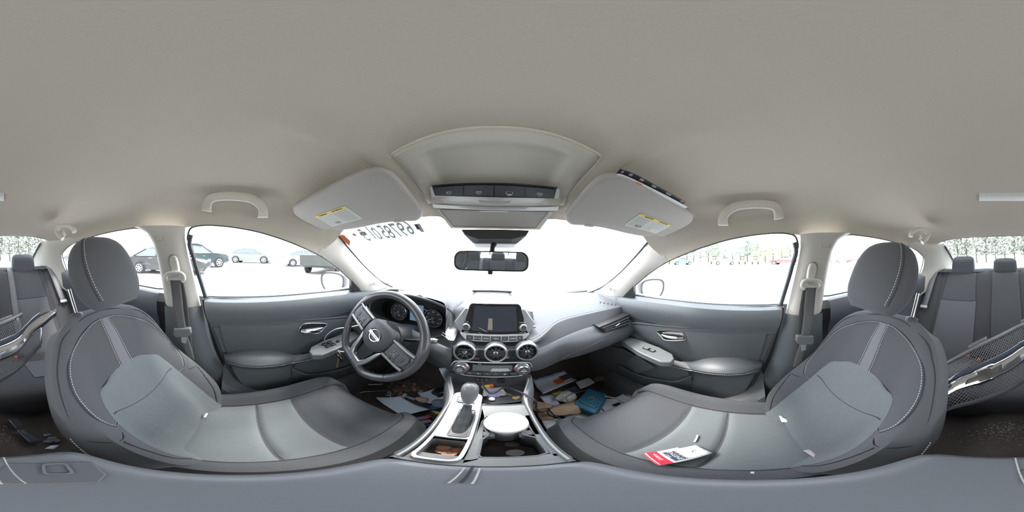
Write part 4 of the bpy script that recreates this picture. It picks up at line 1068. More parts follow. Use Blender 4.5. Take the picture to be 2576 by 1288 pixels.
# cup holder well
wl = [(0.0, .157), (.055, .157), (.068, .163), (.070, .18), (.070, .215), (.056, .228), (.053, .235), (.066, .255), (.066, .285), (.05, .300), (.010, .300), (-.003, .285), (-.003, .255), (.006, .235), (.003, .228), (-.004, .215), (-.004, .165)]
W0 = [V(x, y, zt - .001) for x, y in wl]; W1 = [V(x * .94 + .002, .228 + (y - .228) * .94, zt - .085) for x, y in wl]
ch = sheet('cup_holder', [W0, [a.lerp(b, .15) for a, b in zip(W0, W1)], W1], PLAS, con, closed=True, ang=40)
mesh('well_floor', W1, [tuple(range(len(W1)))], mat('well_floor_dirty', (.10, .095, .085), .5, var=.35, vscale=45), ch, smooth=False)
tube('well_rim', W0, .0022, PLASM, ch, n=6, closed=True)
for sg, x in ((-1, .001), (1, .062)):
    box('cup_spring', (x + sg * -.002, .236, zt - .012), (.022, .018, .022), PLASM, ch, bev=.003)
for nm_, c_, d_ in (('filler_rear', (0, .143, zt - .012), (.168, .036, .008)), ('filler_side', (.078, .25, zt - .010), (.018, .20, .008)), ('filler_side', (-.083, .26, zt - .012), (.010, .27, .008)), ('filler_middle', (-.010, .25, zt - .012), (.010, .22, .008))):
    box(nm_, c_, d_, MCON, con, bev=.001)
# selector frame
xc, y0_, y1_ = -.0480, .137, .392
FM = Matrix.Translation((xc, (y0_ + y1_) / 2, zt + .006))
fo = rrect(.066, y1_ - y0_, .014); fi = rrect(.050, .066, .008)
sf = ringplate('selector_frame', rrect(.069, .256, .016), rrect(.056, .244, .011), .010, mat('bright_frame', (.80, .80, .82), .25, metal=.7), con, FM @ Matrix.Translation((0, 0, .002)), bev=.001)
# plate around boot and front
MSP = mat('selector_plate', (.34, .35, .36), .3, metal=.6)
n_ = 24
plate('selector_plate', [(-.029, -.122 + .068), (.029, -.122 + .068), (.029, .118), (.020, .122), (-.020, .122), (-.029, .118)], .008, MSP, sf, FM, bev=.001)
plate('boot_opening', rrect(.034, .100, .006), .0006, BLACK, sf, FM @ Matrix.Translation((.008, .003, .001)))
ringplate('boot_bezel', rrect(.038, .104, .008), rrect(.032, .098, .005), .003, PLASM, sf, FM @ Matrix.Translation((.008, .003, .003)), bev=.0008)
sbm = FM @ Matrix.Translation((-.012, .095, .001))
lathe('start_button', [(0, .006), (.0095, .006), (.011, .004), (.013, .003), (.0135, .0)], PLASM, sf, sbm, 28)
ringm = tube('button_ring', [sbm @ V(.0125 * math.cos(a), .0125 * math.sin(a), .004) for a in [2 * PI * k / 28 for k in range(28)]], .001, CHROME, sf, n=6, closed=True)
# coin tray
T0 = [V(xc + x, .172 + y, zt + .004) for x, y in rrect(.057, .064, .008)]; T1 = [V(xc + x * .86, .172 + y * .86, zt - .045) for x, y in rrect(.057, .064, .008)]
ct = sheet('coin_tray', [T0, T1], mat('tray_worn', (.13, .125, .12), .55, var=.4, vscale=35), con, closed=True)
mesh('tray_floor', T1, [tuple(range(len(T1)))], mat('tray_floor', (.15, .13, .11), .6, var=.25, vscale=40), ct, smooth=False)
# gear selector
gs = thing('gear_selector', 'silver and grey gear selector knob on a pleated black boot', 'gear selector', (-.040, .27, zt))
gb = V(-.040, .268, zt + .004); gt = V(-.0385, .318, -.402)
rows = []
for k in range(13):
    t = k / 12; c = gb.lerp(gt, t); w_ = .015 * (1 - t) + .008 * t + .0015 * math.sin(t * 22); l_ = .046 * (1 - t) + .010 * t + .0015 * math.sin(t * 22)
    rows.append([c + V(w_ * .85 * math.copysign(abs(math.cos(a)) ** .7, math.cos(a)), l_ * math.copysign(abs(math.sin(a)) ** .7, math.sin(a)), 0) for a in [2 * PI * j / 24 for j in range(24)]])
sheet('boot', rows, RUB, gs, closed=True)
gd_ = (gt - gb).normalized()
Mk = frame(gt, (1, 0, 0), V(0, 1, 0)); ku = V(0, .45, .89).normalized(); Mk = Matrix(((1, 0, 0, gt.x), (0, ku.z, ku.y, gt.y), (0, -ku.y, ku.z, gt.z), (0, 0, 0, 1))) @ Matrix.Scale(.88, 4)
rows = []
for h, rx, ry in ((-.012, .010, .010), (0, .012, .012), (.010, .016, .016), (.022, .0195, .019), (.036, .0215, .021), (.050, .0215, .021), (.060, .0195, .019), (.066, .015, .014), (.068, .008, .008)):
    rows.append([Mk @ V(rx * math.copysign(abs(math.cos(a)) ** .8, math.cos(a)), ry * math.copysign(abs(math.sin(a)) ** .8, math.sin(a)), h) for a in [2 * PI * j / 28 for j in range(28)]])
kn = sheet('knob', rows, mat('knob_leather', (.16, .16, .165), .35), gs, closed=True, caps=True, ang=60)
plate('knob_insert', [(-.009, -.013), (.009, -.013), (.013, .012), (-.013, .012)], .008, SILV, kn, Mk @ Matrix.Translation((0, -.001, .0695)), bev=.003)
tube('knob_collar', [Mk @ V(.0115 * math.cos(a), .0115 * math.sin(a), -.006) for a in [2 * PI * j / 20 for j in range(20)]], .003, SILV, kn, n=8, closed=True)
# front tray below the stack
rows = []
for k, (y, z) in enumerate(((.345, zt), (.352, zt - .002), (.362, zt - .028), (.40, zt - .038), (.445, zt - .038), (.466, zt - .030), (.472, zt - .0), (.474, zt + .025))):
    a = cint([.34, .38, .46], [.080, .082, .108], y); rows.append([V(-.010 + (a + .010) * j / 8 if y < .395 else -a + 2 * a * j / 8, y, z) for j in range(9)])
sheet('front_tray', rows, PLAS, con)
mb = MB(); mb.sheet([[V(-.10, .392, zt), V(-.012, .392, zt)], [V(-.10, .398, zt - .04), V(-.012, .398, zt - .04)]]); mb.build('tray_side', PLAS, con)
mb = MB(); mb.sheet([[V(x, .471, z) for x in (-.122, .122)] for z in (-.425, -.50)]); fw = mb.build('front_wall', PLAS, con)
up = plate('usb_panel', rrect(.044, .011, .003), -.002, BLACK, con, Matrix.Translation((-.020, .470, -.4455)) @ Matrix.Rotation(PI / 2, 4, 'X'))
for k in range(3): plate('usb_port', rrect(.009, .004, .0008), -.001, (MSP), up, Matrix.Translation((-.033 + .013 * k, .468, -.4455)) @ Matrix.Rotation(PI / 2, 4, 'X'))
box('power_outlet', (.034, .468, -.449), (.021, .01, .022), BLACK, con, bev=.002)
# ---------- armrest lid
LZ = -.420
rows = []
LM = mat('armrest_vinyl', (.125, .135, .15), .38, bump=(700, .3, .0004))
lw = lambda y: .093 * (1 - .28 * max(0, abs((y + .012) / .145)) ** 8)
for i in range(41):
    y = -.150 + .268 * i / 40; r = []; e = max(abs((y + .012) / .138) - .88, 0) / .12
    w_ = lw(y); drop = .014 * e * e
    pr = [(-1.0, -.030), (-1.02, -.018), (-1.0, -.008), (-.94, -.0015), (-.85, .0015)] + [(-.8 + 1.6 * k / 12, .003 + .004 * math.cos((-.8 + 1.6 * k / 12) * 1.5)) for k in range(13)] + [(.85, .0015), (.94, -.0015), (1.0, -.008), (1.02, -.018), (1.0, -.030)]
    rows.append([V(.004 + a * w_, y, LZ - .004 + b - drop) for a, b in pr])
lid = sheet('armrest_lid', rows, LM, con, caps=True, ang=60)
for xq in (-.008, .003):
    for ya, yb in ((.072, .114), (-.145, -.070)):
        stitches('stitching', [V(xq - .002, ya + (yb - ya) * k / 20, LZ + .004 - .0115 * max(0, abs((ya + (yb - ya) * k / 20 + .012) / .138) - .88) ** 2 / .0144) for k in range(21)], THREAD, lid, r=.0011, L=.003, gap=.0006)
tube('seam', [V(-.0045, y, LZ + .0035 - .0115 * max(0, abs((y + .012) / .138) - .88) ** 2 / .0144) for y in [.074 + .048 * k / 10 for k in range(11)]], .0012, SEAM, lid, n=5)
mb = MB(); mb.box((0, -.012, -.50), (.172, .275, .10)); mb.box((0, -.02, -.75), (.165, .30, .42)); mb.build('storage_box', PLAS, con, bev=.01)
# latch recess moulded into the rear of the lid
lt = plate('latch_plate', [(-.036, -.02), (.030, -.02), (.034, .004), (.026, .036), (-.020, .036), (-.032, .018)], .003, mat('latch_plastic', (.10, .105, .115), .35), lid, Matrix.Translation((-.034, -.098, LZ + .0045)) @ Matrix.Rotation(math.radians(-20), 4, 'Z'), bev=.001)
ringplate('latch_rim', rrect(.020, .030, .006), rrect(.015, .025, .004), .003, PLASM, lt, Matrix.Translation((-.040, -.100, LZ + .0065)) @ Matrix.Rotation(math.radians(-20), 4, 'Z'))

# the selector frame narrows towards the armrest
def taper(o):
    for v in o.data.vertices:
        k = (v.co.y - .137) / .255; v.co.x = (-.0440 - .0035 * k) + (v.co.x + .048) * (.76 + .24 * k)
for o in [sf, ct] + list(sf.children) + [q for q in bpy.data.objects if q.name.startswith('tray_floor')]: taper(o)
# ================================================================== things on the lining
def HS(px, py, off=0.0): return hf(px, py, lambda P: P.z - (headz(P.x, P.y) - off))
def lerp2(a, b, t): return (a[0] + (b[0] - a[0]) * t, a[1] + (b[1] - a[1]) * t)
def plin(pts, t):                                     # point on a 2D polyline by fraction
    L = [0]
    for i in range(1, len(pts)): L.append(L[-1] + math.hypot(pts[i][0] - pts[i - 1][0], pts[i][1] - pts[i - 1][1]))
    d = t * L[-1]
    for i in range(1, len(pts)):
        if d <= L[i] + 1e-9: return lerp2(pts[i - 1], pts[i], (d - L[i - 1]) / (L[i] - L[i - 1]))
    return pts[-1]
# ---------- overhead console
oc = thing('overhead_console', 'pale overhead console with four dark map light buttons and sunglasses box', 'overhead console', (0, .4, .15))
Lb = [(979, 392), (1000, 418), (1022, 441), (1050, 472), (1072, 504), (1086, 524), (1104, 545), (1130, 573)]
Rb = [(1514, 394), (1493, 420), (1471, 443), (1444, 473), (1424, 505), (1411, 528), (1390, 548), (1362, 577)]
def OC(u, v, off):
    a, b = plin(Lb, v), plin(Rb, v); p = lerp2(a, b, u); bow = interp([0, .45, .62, .72, 1], [-72, -20, -8, 2, 2], v)
    q = 1 - abs(2 * u - 1) ** (2.3 if v < .5 else 2)
    return HS(p[0], p[1] + bow * q, off)
rows = []
for i in range(41):
    v = .0 + .66 * i / 40; r = []
    for j in range(41):
        u = j / 40; a = abs(2 * u - 1); eb = min(sstep(0, .03, v), 1 - sstep(.975, 1, a))
        inner = sstep(.09, .16, v) * (1 - sstep(.62 + .10 * (1 - v), .72 + .10 * (1 - v), a)); off = .001 + .011 * eb - .008 * inner * 1.2 * (1 - sstep(.50, .58, v) * .2) + .012 * sstep(.52, .66, v)
        r.append(OC(u, v, off))
    rows.append(r)
sheet('console_bezel', rows, OHC, oc, ang=50)
tube('bezel_edge', [OC(u, 0, .003) for u in [k / 30 for k in range(31)]], .004, OHC, oc, n=8)
for u in (0, 1): tube('bezel_edge', [OC(u, v, .004) for v in [.66 * k / 20 for k in range(21)]], .004, OHC, oc, n=8)
# lamp buttons
def quadgrid(tl, tr, bl, br, nu, nv, bt, bb, off0, off1):
    rows = []
    for i in range(nv + 1):
        v = i / nv; r = []
        for j in range(nu + 1):
            u = j / nu; a, b = lerp2(tl, bl, v), lerp2(tr, br, v); p = lerp2(a, b, u); bw_ = (bt + (bb - bt) * v) * (1 - (2 * u - 1) ** 2)
            r.append(HS(p[0], p[1] + bw_, off0 + (off1 - off0) * v))
        rows.append(r)
    return rows
lens = sheet('lamp_strip', quadgrid((1086, 466), (1401, 471), (1094, 492), (1394, 499), 30, 5, -9, 1, .026, .026), BLACK, oc)
hs = quadgrid((1082, 470), (1408, 475), (1090, 522), (1404, 528), 30, 8, -3, 3, .0235, .012)
sheet('lamp_housing', hs, OHCG, oc)
sheet('housing_lip', quadgrid((1087, 514), (1406, 520), (1094, 523), (1402, 530), 24, 3, 4, 3, .018, .016), OHCG, oc)
BTN = mat('lamp_button', (.055, .058, .066), .3)
xb = [1091, 1166, 1243, 1320, 1397]
for k in range(4):
    a, b = xb[k] + 1.5, xb[k + 1] - 1.5; y0a = 467 + (a - 1086) / 315 * 5; y0b = 467 + (b - 1086) / 315 * 5
    bo = lambda x: -9 * (1 - ((x - 1243) / 157) ** 2)
    g = quadgrid((a, y0a + 6 + bo(a)), (b, y0b + 6 + bo(b)), (a + (2 if k == 0 else 0), y0a + 24 + bo(a) * .1), (b - (3 if k == 3 else 0), y0b + 24 + bo(b) * .1), 8, 3, -1, 0, .028, .028)
    bt = sheet('light_button', g, BTN, oc)
    c = g[2][4]; n = V(0, -.45, -.89).normalized(); Mx = frame(c + V(0, -.0004, -.0008), (1, 0, 0), V(0, -.2, .95)); Mx = Matrix(((1, 0, 0, c.x), (0, .89, -.45, c.y - .0012), (0, .45, -.89, c.z - .0012), (0, 0, 0, 1))); Mx = Matrix(((1, 0, 0, c.x), (0, -.62, -.78, c.y - .0012), (0, .78, -.62, c.z - .0012), (0, 0, 0, 1)))
    if k != 2:
        tube('icon', [Mx @ V(-.006, .002, 0), Mx @ V(.006, .002, 0)], .0004, WINK, bt, n=4)
        tube('icon', [Mx @ V(.0038 * math.cos(a_), .0014 - .0038 * math.sin(a_), 0) for a_ in [PI * j / 10 for j in range(11)]], .0004, WINK, bt, n=4)
        for j in range(5): tube('icon', [Mx @ V(.0055 * math.cos(a_), .0012 - .0055 * math.sin(a_), 0) for a_ in (0,)] + [Mx @ V(.0055 * math.cos(.3 + .635 * j), .0012 - .0055 * math.sin(.3 + .635 * j), 0), Mx @ V(.0075 * math.cos(.3 + .635 * j), .0012 - .0075 * math.sin(.3 + .635 * j), 0)][0:2] if False else [Mx @ V(.0055 * math.cos(.3 + .635 * j), .0012 - .0055 * math.sin(.3 + .635 * j), 0), Mx @ V(.0075 * math.cos(.3 + .635 * j), .0012 - .0075 * math.sin(.3 + .635 * j), 0)], .0004, WINK, bt, n=4)
    else:
        tube('icon', [Mx @ V(x, y, 0) for x, y in rrect(.015, .0065, .002)], .0004, WINK, bt, n=4, closed=True)
        tube('icon', [Mx @ V(-.001, .0045, 0), Mx @ V(.003, .0062, 0)], .0005, WINK, bt, n=4)
        text('marking', 'OFF', .0055, WINK, bt, Mx @ Matrix.Translation((0, -.0062, 0)))
# small microphone grille
g = quadgrid((1203, 503), (1286, 505), (1208, 510), (1280, 512), 12, 3, 1, 1, .025, .025); sheet('microphone_grille', g, mat('mic_grille', (.42, .42, .40), .6, stripes=(0, .0022, .7)), oc)
sheet('occupancy_lamp', quadgrid((1150, 519), (1328, 522), (1160, 522), (1322, 526), 16, 2, 3, 3, .022, .022), mat('warm_grey_inlay', (.40, .40, .39), .35), oc)
# sunglasses door
sd_ = quadgrid((1098, 527), (1392, 533), (1134, 574), (1358, 578), 20, 8, 0, 0, .010, .012)
sheet('lower_surround', sd_, OHC, oc)
dd = sheet('sunglasses_door', quadgrid((1108, 528), (1378, 533), (1142, 568), (1346, 572), 20, 6, 0, 0, .0135, .015), VISOR, oc)
for a, b in (((1107, 528), (1141, 569)), ((1379, 533), (1347, 573)), ((1141, 569), (1347, 573))):
    tube('door_gap', [HS(a[0] + (b[0] - a[0]) * k / 6, a[1] + (b[1] - a[1]) * k / 6, .0138) for k in range(7)], .0011, mat('gap_brown', (.16, .15, .14), .7), oc, n=5)
sheet('door_pull', quadgrid((1205, 530), (1280, 531), (1208, 533), (1278, 534), 6, 1, 0, 0, .017, .018), OHCG, dd)
# ---------- sun visors
VP = tuple(p * .87 for p in (V(-.198, .244, .170), V(-.55, .20, .150), V(-.235, .50, .110))); VNn = (VP[1] - VP[0]).cross(VP[2] - VP[0]).normalized()
if VNn.z > 0: VNn = -VNn
VO = [(737, 532), (741, 521), (790, 496), (850, 466), (905, 441), (930, 434), (955, 433), (975, 438), (995, 450), (1030, 490), (1058, 528), (1063, 540), (1060, 550), (1050, 557), (1035, 558), (1015, 558), (985, 560), (950, 565), (900, 575), (862, 580), (845, 580), (832, 576), (822, 579), (808, 578), (790, 570), (760, 555), (742, 543)]
def VPt(px, py, l=0.0): return hp(px, py, VP[0] + VNn * l, VNn)
for s in (-1, 1):
    vt = thing('sun_visor', ('grey sun visor over the steering wheel with a yellow and white warning label' if s < 0 else 'grey sun visor above the passenger seat with papers tucked along its rear edge'), 'sun visor', (s * .38, .33, .17))
    pts = [mir(VPt(*p), s) for p in VO]; c = sum(pts, V(0, 0, 0)) / len(pts); up_ = mir(-VNn, s)
    P = smoothline(pts, 3, closed=True)
    rows = [[c + (p - c) * f + up_ * h for p in P] for f, h in ((0.05, 0.0), (.5, 0.0), (.93, 0.0), (.98, .0015), (1.0, .006), (1.0, .012), (.97, .018), (.5, .020), (.05, .020))]
    vb = sheet('visor_body', rows, VISOR, vt, closed=True, caps=True, ang=50)
    k0 = [mir(VPt(985, 557, -.004), s), mir(VPt(1018, 551, -.004), s)]
    box('visor_clip', tuple(mir(VPt(1002, 553, -.006), s)), (.030, .012, .016), TRIM, vt)
    tube('pivot_arm', [mir(VPt(812, 574, -.008), s), mir(VPt(800, 580, -.016), s), mir(VPt(795, 575, -.030), s)], .006, TRIM, vt, n=8)
    # warning label, read in the picture from its own corner points
    if s < 0: K = [VPt(*p, .0006) for p in ((791, 545), (868, 518), (914, 550), (836, 570.5))]
    else:
        K0 = [(1611, 537), (1691, 567), (1650, 587.5), (1569, 567)]
        n_r = mir(VNn, 1); n_r = V(-VNn.x, VNn.y, VNn.z); p_r = V(-VP[0].x, VP[0].y, VP[0].z)
        K = [hp(a, b, p_r + n_r * .0006, n_r) for a, b in K0]
    nn = (K[1] - K[0]).cross(K[3] - K[0]).normalized(); q = VNn if s < 0 else n_r
    def KQ(u, v, l=0.0): return K[0].lerp(K[1], u).lerp(K[3].lerp(K[2], u), v) + q * l
    lb = mesh('warning_label', [KQ(0.02, 0), KQ(.98, 0), KQ(1, .04), KQ(1, .96), KQ(.98, 1), KQ(.02, 1), KQ(0, .96), KQ(0, .04)], [tuple(range(8))], mat('label_white', (.58, .60, .56), .6), vt, smooth=False, fix=False)
    mesh('yellow_band', [KQ(0.01, 0.005, .0003), KQ(.99, 0.005, .0003), KQ(1, .14, .0003), KQ(0, .14, .0003)], [(0, 1, 2, 3)], YEL, lb, smooth=False, fix=False)
    mb = MB()
    def bar(u0, u1, v, h=.012, l=.0004): mb.add([KQ(u0, v, l), KQ(u1, v, l), KQ(u1, v + h, l), KQ(u0, v + h, l)], [(0, 1, 2, 3)])
    rnd = random.Random(3 + s)
    for col_ in (0, 1):
        u = .04 + .5 * col_; dense = (col_ == 1) == (s < 0)
        nl = 13 if dense else 9
        for k in range(nl):
            v = .19 + .75 * k / nl
            if not dense and k >= 6: bar(u, u + .15, v, .02)
            else:
                x_ = u
                while x_ < u + .40 * (.8 + .2 * rnd.random()):
                    w_ = .02 + .05 * rnd.random(); bar(x_, min(x_ + w_, u + .42), v, .016); x_ += w_ + .008
    for (a, b) in ((.505, .51),): bar(a, b, .16, .8)
    mb.build('small_print', GREYINK, lb, smooth=False, fix=False)
    mb = MB(); uo = .24 if s < 0 else .22
    for k in range(9): bar(uo + .02 * k, uo + .014 + .02 * k, .70 + .04 * (k % 3), .08 + .05 * ((k * 7) % 3) / 2)
    mb.build('pictogram', INK, lb, smooth=False, fix=False)
    xw = (K[1] - K[0]).normalized(); yw = q.cross(xw); Mt_ = Matrix(((xw.x, yw.x, q.x, 0), (xw.y, yw.y, q.y, 0), (xw.z, yw.z, q.z, 0), (0, 0, 0, 1)))
    text('marking', '▲ WARNING' if False else 'WARNING', .0075, INK, lb, Matrix.Translation(KQ(.27, .075, .0005)) @ Mt_)
    text('marking', 'AVERTISSEMENT', .0060, INK, lb, Matrix.Translation(KQ(.72, .075, .0005)) @ Mt_)
# papers behind the passenger visor
n_r = V(-VNn.x, VNn.y, VNn.z); p_r = V(-VP[0].x, VP[0].y, VP[0].z)
def VR(px, py, l=0.0): return hp(px, py, p_r + n_r * l, n_r)
A_ = [VR(1548, 443, -.006), VR(1583, 455, -.006), VR(1645, 484, -.006), VR(1724, 524, -.006)]
A_ = smoothline(A_, 4); rows = [[p + V(0, .03, -.004), p, p + V(0, -.007, .003)] for p in A_]
pp = sheet('folded_papers', rows, WHITE); tag(pp, 'white folded papers sticking out along the passenger sun visor', 'paper')
B_ = [VR(1548, 439, -.010), VR(1587, 452, -.010), VR(1648, 482, -.010), VR(1715, 516, -.010)]
B_ = smoothline(B_, 4); rows = [[p + V(0, .02, 0), p + V(0, -.002, .002), p + V(0, -.012, .008)] for p in B_]
pb = sheet('visor_organizer', rows, mat('organizer_navy', (.02, .02, .03), .5)); tag(pb, 'dark organizer sleeve on top of the passenger sun visor', 'organizer')
mb = MB()
for k in range(1, len(B_) - 1, 2):
    a, b = B_[k], B_[k].lerp(B_[k + 1], .6); mb.sheet([[a + V(0, -.006, .0035), b + V(0, -.006, .0035)], [a + V(0, -.011, .0065), b + V(0, -.011, .0065)]])
mb.build('pattern', GREYINK, pb, smooth=False)
tube('orange_tip', [p + V(0, -.004, .001) for p in A_[5:7]], .0015, mat('orange_ink', (.7, .25, .06), .6), pp, n=5)
# ---------- grab handles
def grab(name, path, x, s, r, label, group):
    t = thing(name, label, 'grab handle', tuple(mir(hx(*path[0], x), s)), group)
    P = smoothline([mir(hx(a, b, x + d), s) for a, b, d in path], 6) if len(path[0]) == 3 else None
    return t
FH = [(520, 531, -.03), (521, 516, -.012), (530, 500, 0), (556, 494, .004), (595, 494, .005), (632, 500, .004), (655, 515, 0), (662, 532, -.012), (661, 547, -.03)]
for s in (-1, 1):
    t = thing('grab_handle', 'beige grab handle above the %s front door window' % side_word[s], 'grab handle', tuple(mir(hx(595, 500, -.54), s)), 'grab handles along the roof')
    P = smoothline([mir(hx(a, b, -.530 + d), s) for a, b, d in FH], 6); n_ = len(P)
    rows = []
    for i, p in enumerate(P):
        t_ = (P[min(i + 1, n_ - 1)] - P[max(i - 1, 0)]).normalized(); nx = V(s, 0, 0); wv = t_.cross(nx).normalized(); e = min(i, n_ - 1 - i) / 8; ww = .0185 - .003 * min(1, e)
        rows.append([p + wv * ww * math.copysign(abs(math.cos(a)) ** .5, math.cos(a)) + nx * .010 * math.copysign(abs(math.sin(a)) ** .6, math.sin(a)) for a in [2 * PI * k / 16 for k in range(16)]])
    sheet('handle_bar', rows, OHC, t, closed=True, caps=True, ang=50)
RH = [(187, 584, -.0), (183, 574, .0), (168, 567, .0), (152, 569, 0.0), (142, 579, .0), (148, 592, -.0), (158, 601, -.01)]
for s in (-1, 1):
    t = thing('grab_handle', 'small beige grab handle above the rear seat on the %s side' % side_word[s], 'grab handle', tuple(mir(hx(165, 580, -.47), s)), 'grab handles along the roof')
    P = smoothline([mir(hx(a, b, -.455 + d), s) for a, b, d in RH], 6)
    tube('handle_bar', P, .0125, OHC, t, n=12, flat=1.0)
    tube('handle_hinge', [mir(hx(163, 590, -.462), s), mir(hx(155, 600, -.475), s), mir(hx(161, 582, -.47), s)], .008, OHC, t, n=10)
# rear dome lamp on the lining
g = []
for i in range(5):
    g.append([HS(2463 + 123 * j / 12, 484.5 + 21 * i / 4 - (3 if False else 0), .004 if 0 < i < 4 else 0) for j in range(13)])
dl = sheet('dome_lamp', g, mat('lamp_diffuser', (.68, .68, .66), .4)); tag(dl, 'white dome lamp on the headliner above the rear seat', 'dome lamp')
# ---------- rear view mirror
mt = thing('rearview_mirror', 'black framed rearview mirror hanging from the windshield', 'rearview mirror', (0, .52, -.01))
mc = hy(1235.5, 655, .50); mx_ = V(1, -.06, 0).normalized(); mz_ = V(-.02, -1, -.02).normalized(); my_ = mz_.cross(mx_).normalized()
mx_ = my_.cross(mz_).normalized()
Mm = Matrix(((mx_.x, my_.x, mz_.x, mc.x), (mx_.y, my_.y, mz_.y, mc.y), (mx_.z, my_.z, mz_.z, mc.z), (0, 0, 0, 1)))
ow = rrect(.234, .062, .024, 8); O0 = [Mm @ V(x, y - .006 * (x / .117) ** 2, .0) for x, y in ow]
rows = [[Mm @ V(x * f, (y - .004 * (x / .117) ** 2) * g_, z) for x, y in ow] for f, g_, z in ((.945, .86, .0005), (.985, .95, .002), (1, 1, 0), (1, 1, -.008), (.96, .9, -.022), (.7, .6, -.032), (.1, .1, -.034))]
hs_ = sheet('mirror_housing', rows, BLACK, mt, closed=True, ang=40)
mesh('mirror_glass', [Mm @ V(x * .950, (y - .004 * (x / .117) ** 2) * .865, .0008) for x, y in ow], [tuple(range(len(ow)))], MIRR, mt, smooth=False)
plate('mirror_tab', [(-.010, -.030), (.006, -.030), (.005, -.044), (-.009, -.044)], .008, BLACK, mt, Mm @ Matrix.Translation((0, 0, -.002)), bev=.002)
tube('mirror_stem', [Mm @ V(0, .01, -.03), Mm @ V(.003, .04, -.035), hy(1243, 612, .56)], [.011, .008, .011], BLACK, mt, n=12)
cc = [hy(a, b, y) for a, b, y in ((1160, 581, .60), (1332, 583, .60), (1301, 613, .62), (1296, 611, .56), (1192, 610, .56), (1190, 612, .62))]
q0 = [hy(a, b, .545) for a, b in ((1159, 576), (1333, 578), (1325, 592), (1302, 611), (1296, 613), (1196, 612), (1190, 610), (1168, 590))]
mb = MB(); mb.sheet([[p for p in q0], [p + V(0, .06, -.012 if p.z > .03 else .0) for p in q0]], closed=True); mb.add(q0, [tuple(range(8))])
cvr = mb.build('sensor_cover', mat('cover_grey', (.16, .165, .17), .4), mt, bev=.006, ang=50)
mesh('cover_dark_top', [hy(a, b, .5445) for a, b in ((1160, 578), (1332, 580), (1322, 593), (1290, 601), (1200, 600), (1172, 591))], [tuple(range(6))], BLACK, cvr, smooth=False)
for k in range(4): tube('cover_slot', [hy(1202, 600.5 + 3 * k, .5435), hy(1288, 601.5 + 3 * k, .5435)], .0009, BLACK, cvr, n=4)
# ---------- writing and stickers on the windshield
def wframe(px, py, off=-.004):
    p = WS(px, py); e = .002; fx = (WZ(p.x + e, p.y) - WZ(p.x - e, p.y)) / (2 * e); fy = -.624
    n = V(-fx, -fy, 1).normalized(); n = -n           # faces down/inside
    return p, n
GRP = mat('grey_green_paint_pen', (.30, .36, .34), .8)
p0, n0 = wframe(920, 588); p1, _ = wframe(1032, 574)
bx = (p1 - p0).normalized()
wt_ = thing('windshield_number', 'grey green stock number 69785015 painted on the windshield, seen from behind', 'painted number', tuple(p0))
P_ = [(918, 596), (935, 590), (950, 592), (966, 588), (982, 588), (997, 584), (1014, 582), (1030, 577)]
for ch, (a, b) in zip('51058796', P_):
    p, n = wframe(a, b - 4); x_ = V(1, 0, 0) - n * n.x; x_.normalize(); y_ = n.cross(x_)
    if y_.y < 0: y_ = -y_
    # seen from inside the digits are reversed
    yy = -y_ if True else y_
    Mq = Matrix(((x_.x, -y_.x, n.x, 0), (x_.y, -y_.y, n.y, 0), (x_.z, -y_.z, n.z, 0), (0, 0, 0, 1)))
    p = p + n * .003
    up2 = V(0, -.85, .53)
    Mq = Matrix(((-1, up2.x, n.x, p.x), (0, up2.y, n.y, p.y), (0, up2.z, n.z, p.z), (0, 0, 0, 1)))
    text('numeral', ch, .115, GRP, wt_, Mq, ex=.0002, sx=.55, bold=.0016)
def wquad(name, corners, m, label=None, cat=None, par=None, off=.002):
    pts = []
    for a, b in corners:
        p, n = wframe(a, b); pts.append(p + n * off)
    o = mesh(name, pts, [tuple(range(len(pts)))], m, par, smooth=False, fix=False)
    if label: tag(o, label, cat)
    return o
st1 = wquad('inspection_sticker', [(850, 588), (866, 590), (882, 606), (880, 618), (868, 610), (856, 596)], mat('sticker_orange', (.72, .24, .10), .6, var=.5, vscale=60), 'orange and red sticker in the lower driver side corner of the windshield', 'sticker')
for k in range(3):
    c, n = wframe(862 + 7 * k, 597 + 5 * k); tube('sticker_swirl', [c + n * .003 + V(.008 * math.cos(a), .010 * math.sin(a), -.006 * math.sin(a)) for a in [2 * PI * j / 12 for j in range(12)]], .0006, RED, st1, n=4, closed=True)
wquad('flag_sticker', [(884, 586), (893, 587), (899, 594), (890, 592)], mat('flag_red', (.6, .10, .12), .6), 'small red sticker on the windshield beside the painted number', 'sticker')
wquad('permit_sticker', [(903, 583), (917, 581), (926, 590), (908, 592)], mat('permit_beige', (.30, .29, .22), .6), 'beige permit sticker on the windshield over the painted number', 'sticker')
bc = wquad('barcode_sheet', [(1040, 563), (1056, 561), (1069, 583), (1060, 583)], mat('film_pale', (.40, .40, .46), .6), 'pale barcode sheet stuck at the top of the windshield beside the number', 'label sheet')
mb = MB()
for k in range(7):
    t = k / 7; a, n = wframe(1040 + 14 * t * .5 + 2, 564 + 12 * t); b, _ = wframe(1049 + 8 * t, 563 + 13 * t); mb.sheet([[a + n * .003, b + n * .003], [a + n * .003 + V(.001, .004, -.0025), b + n * .003 + V(.001, .004, -.0025)]])
mb.build('bars', INK, bc, smooth=False)
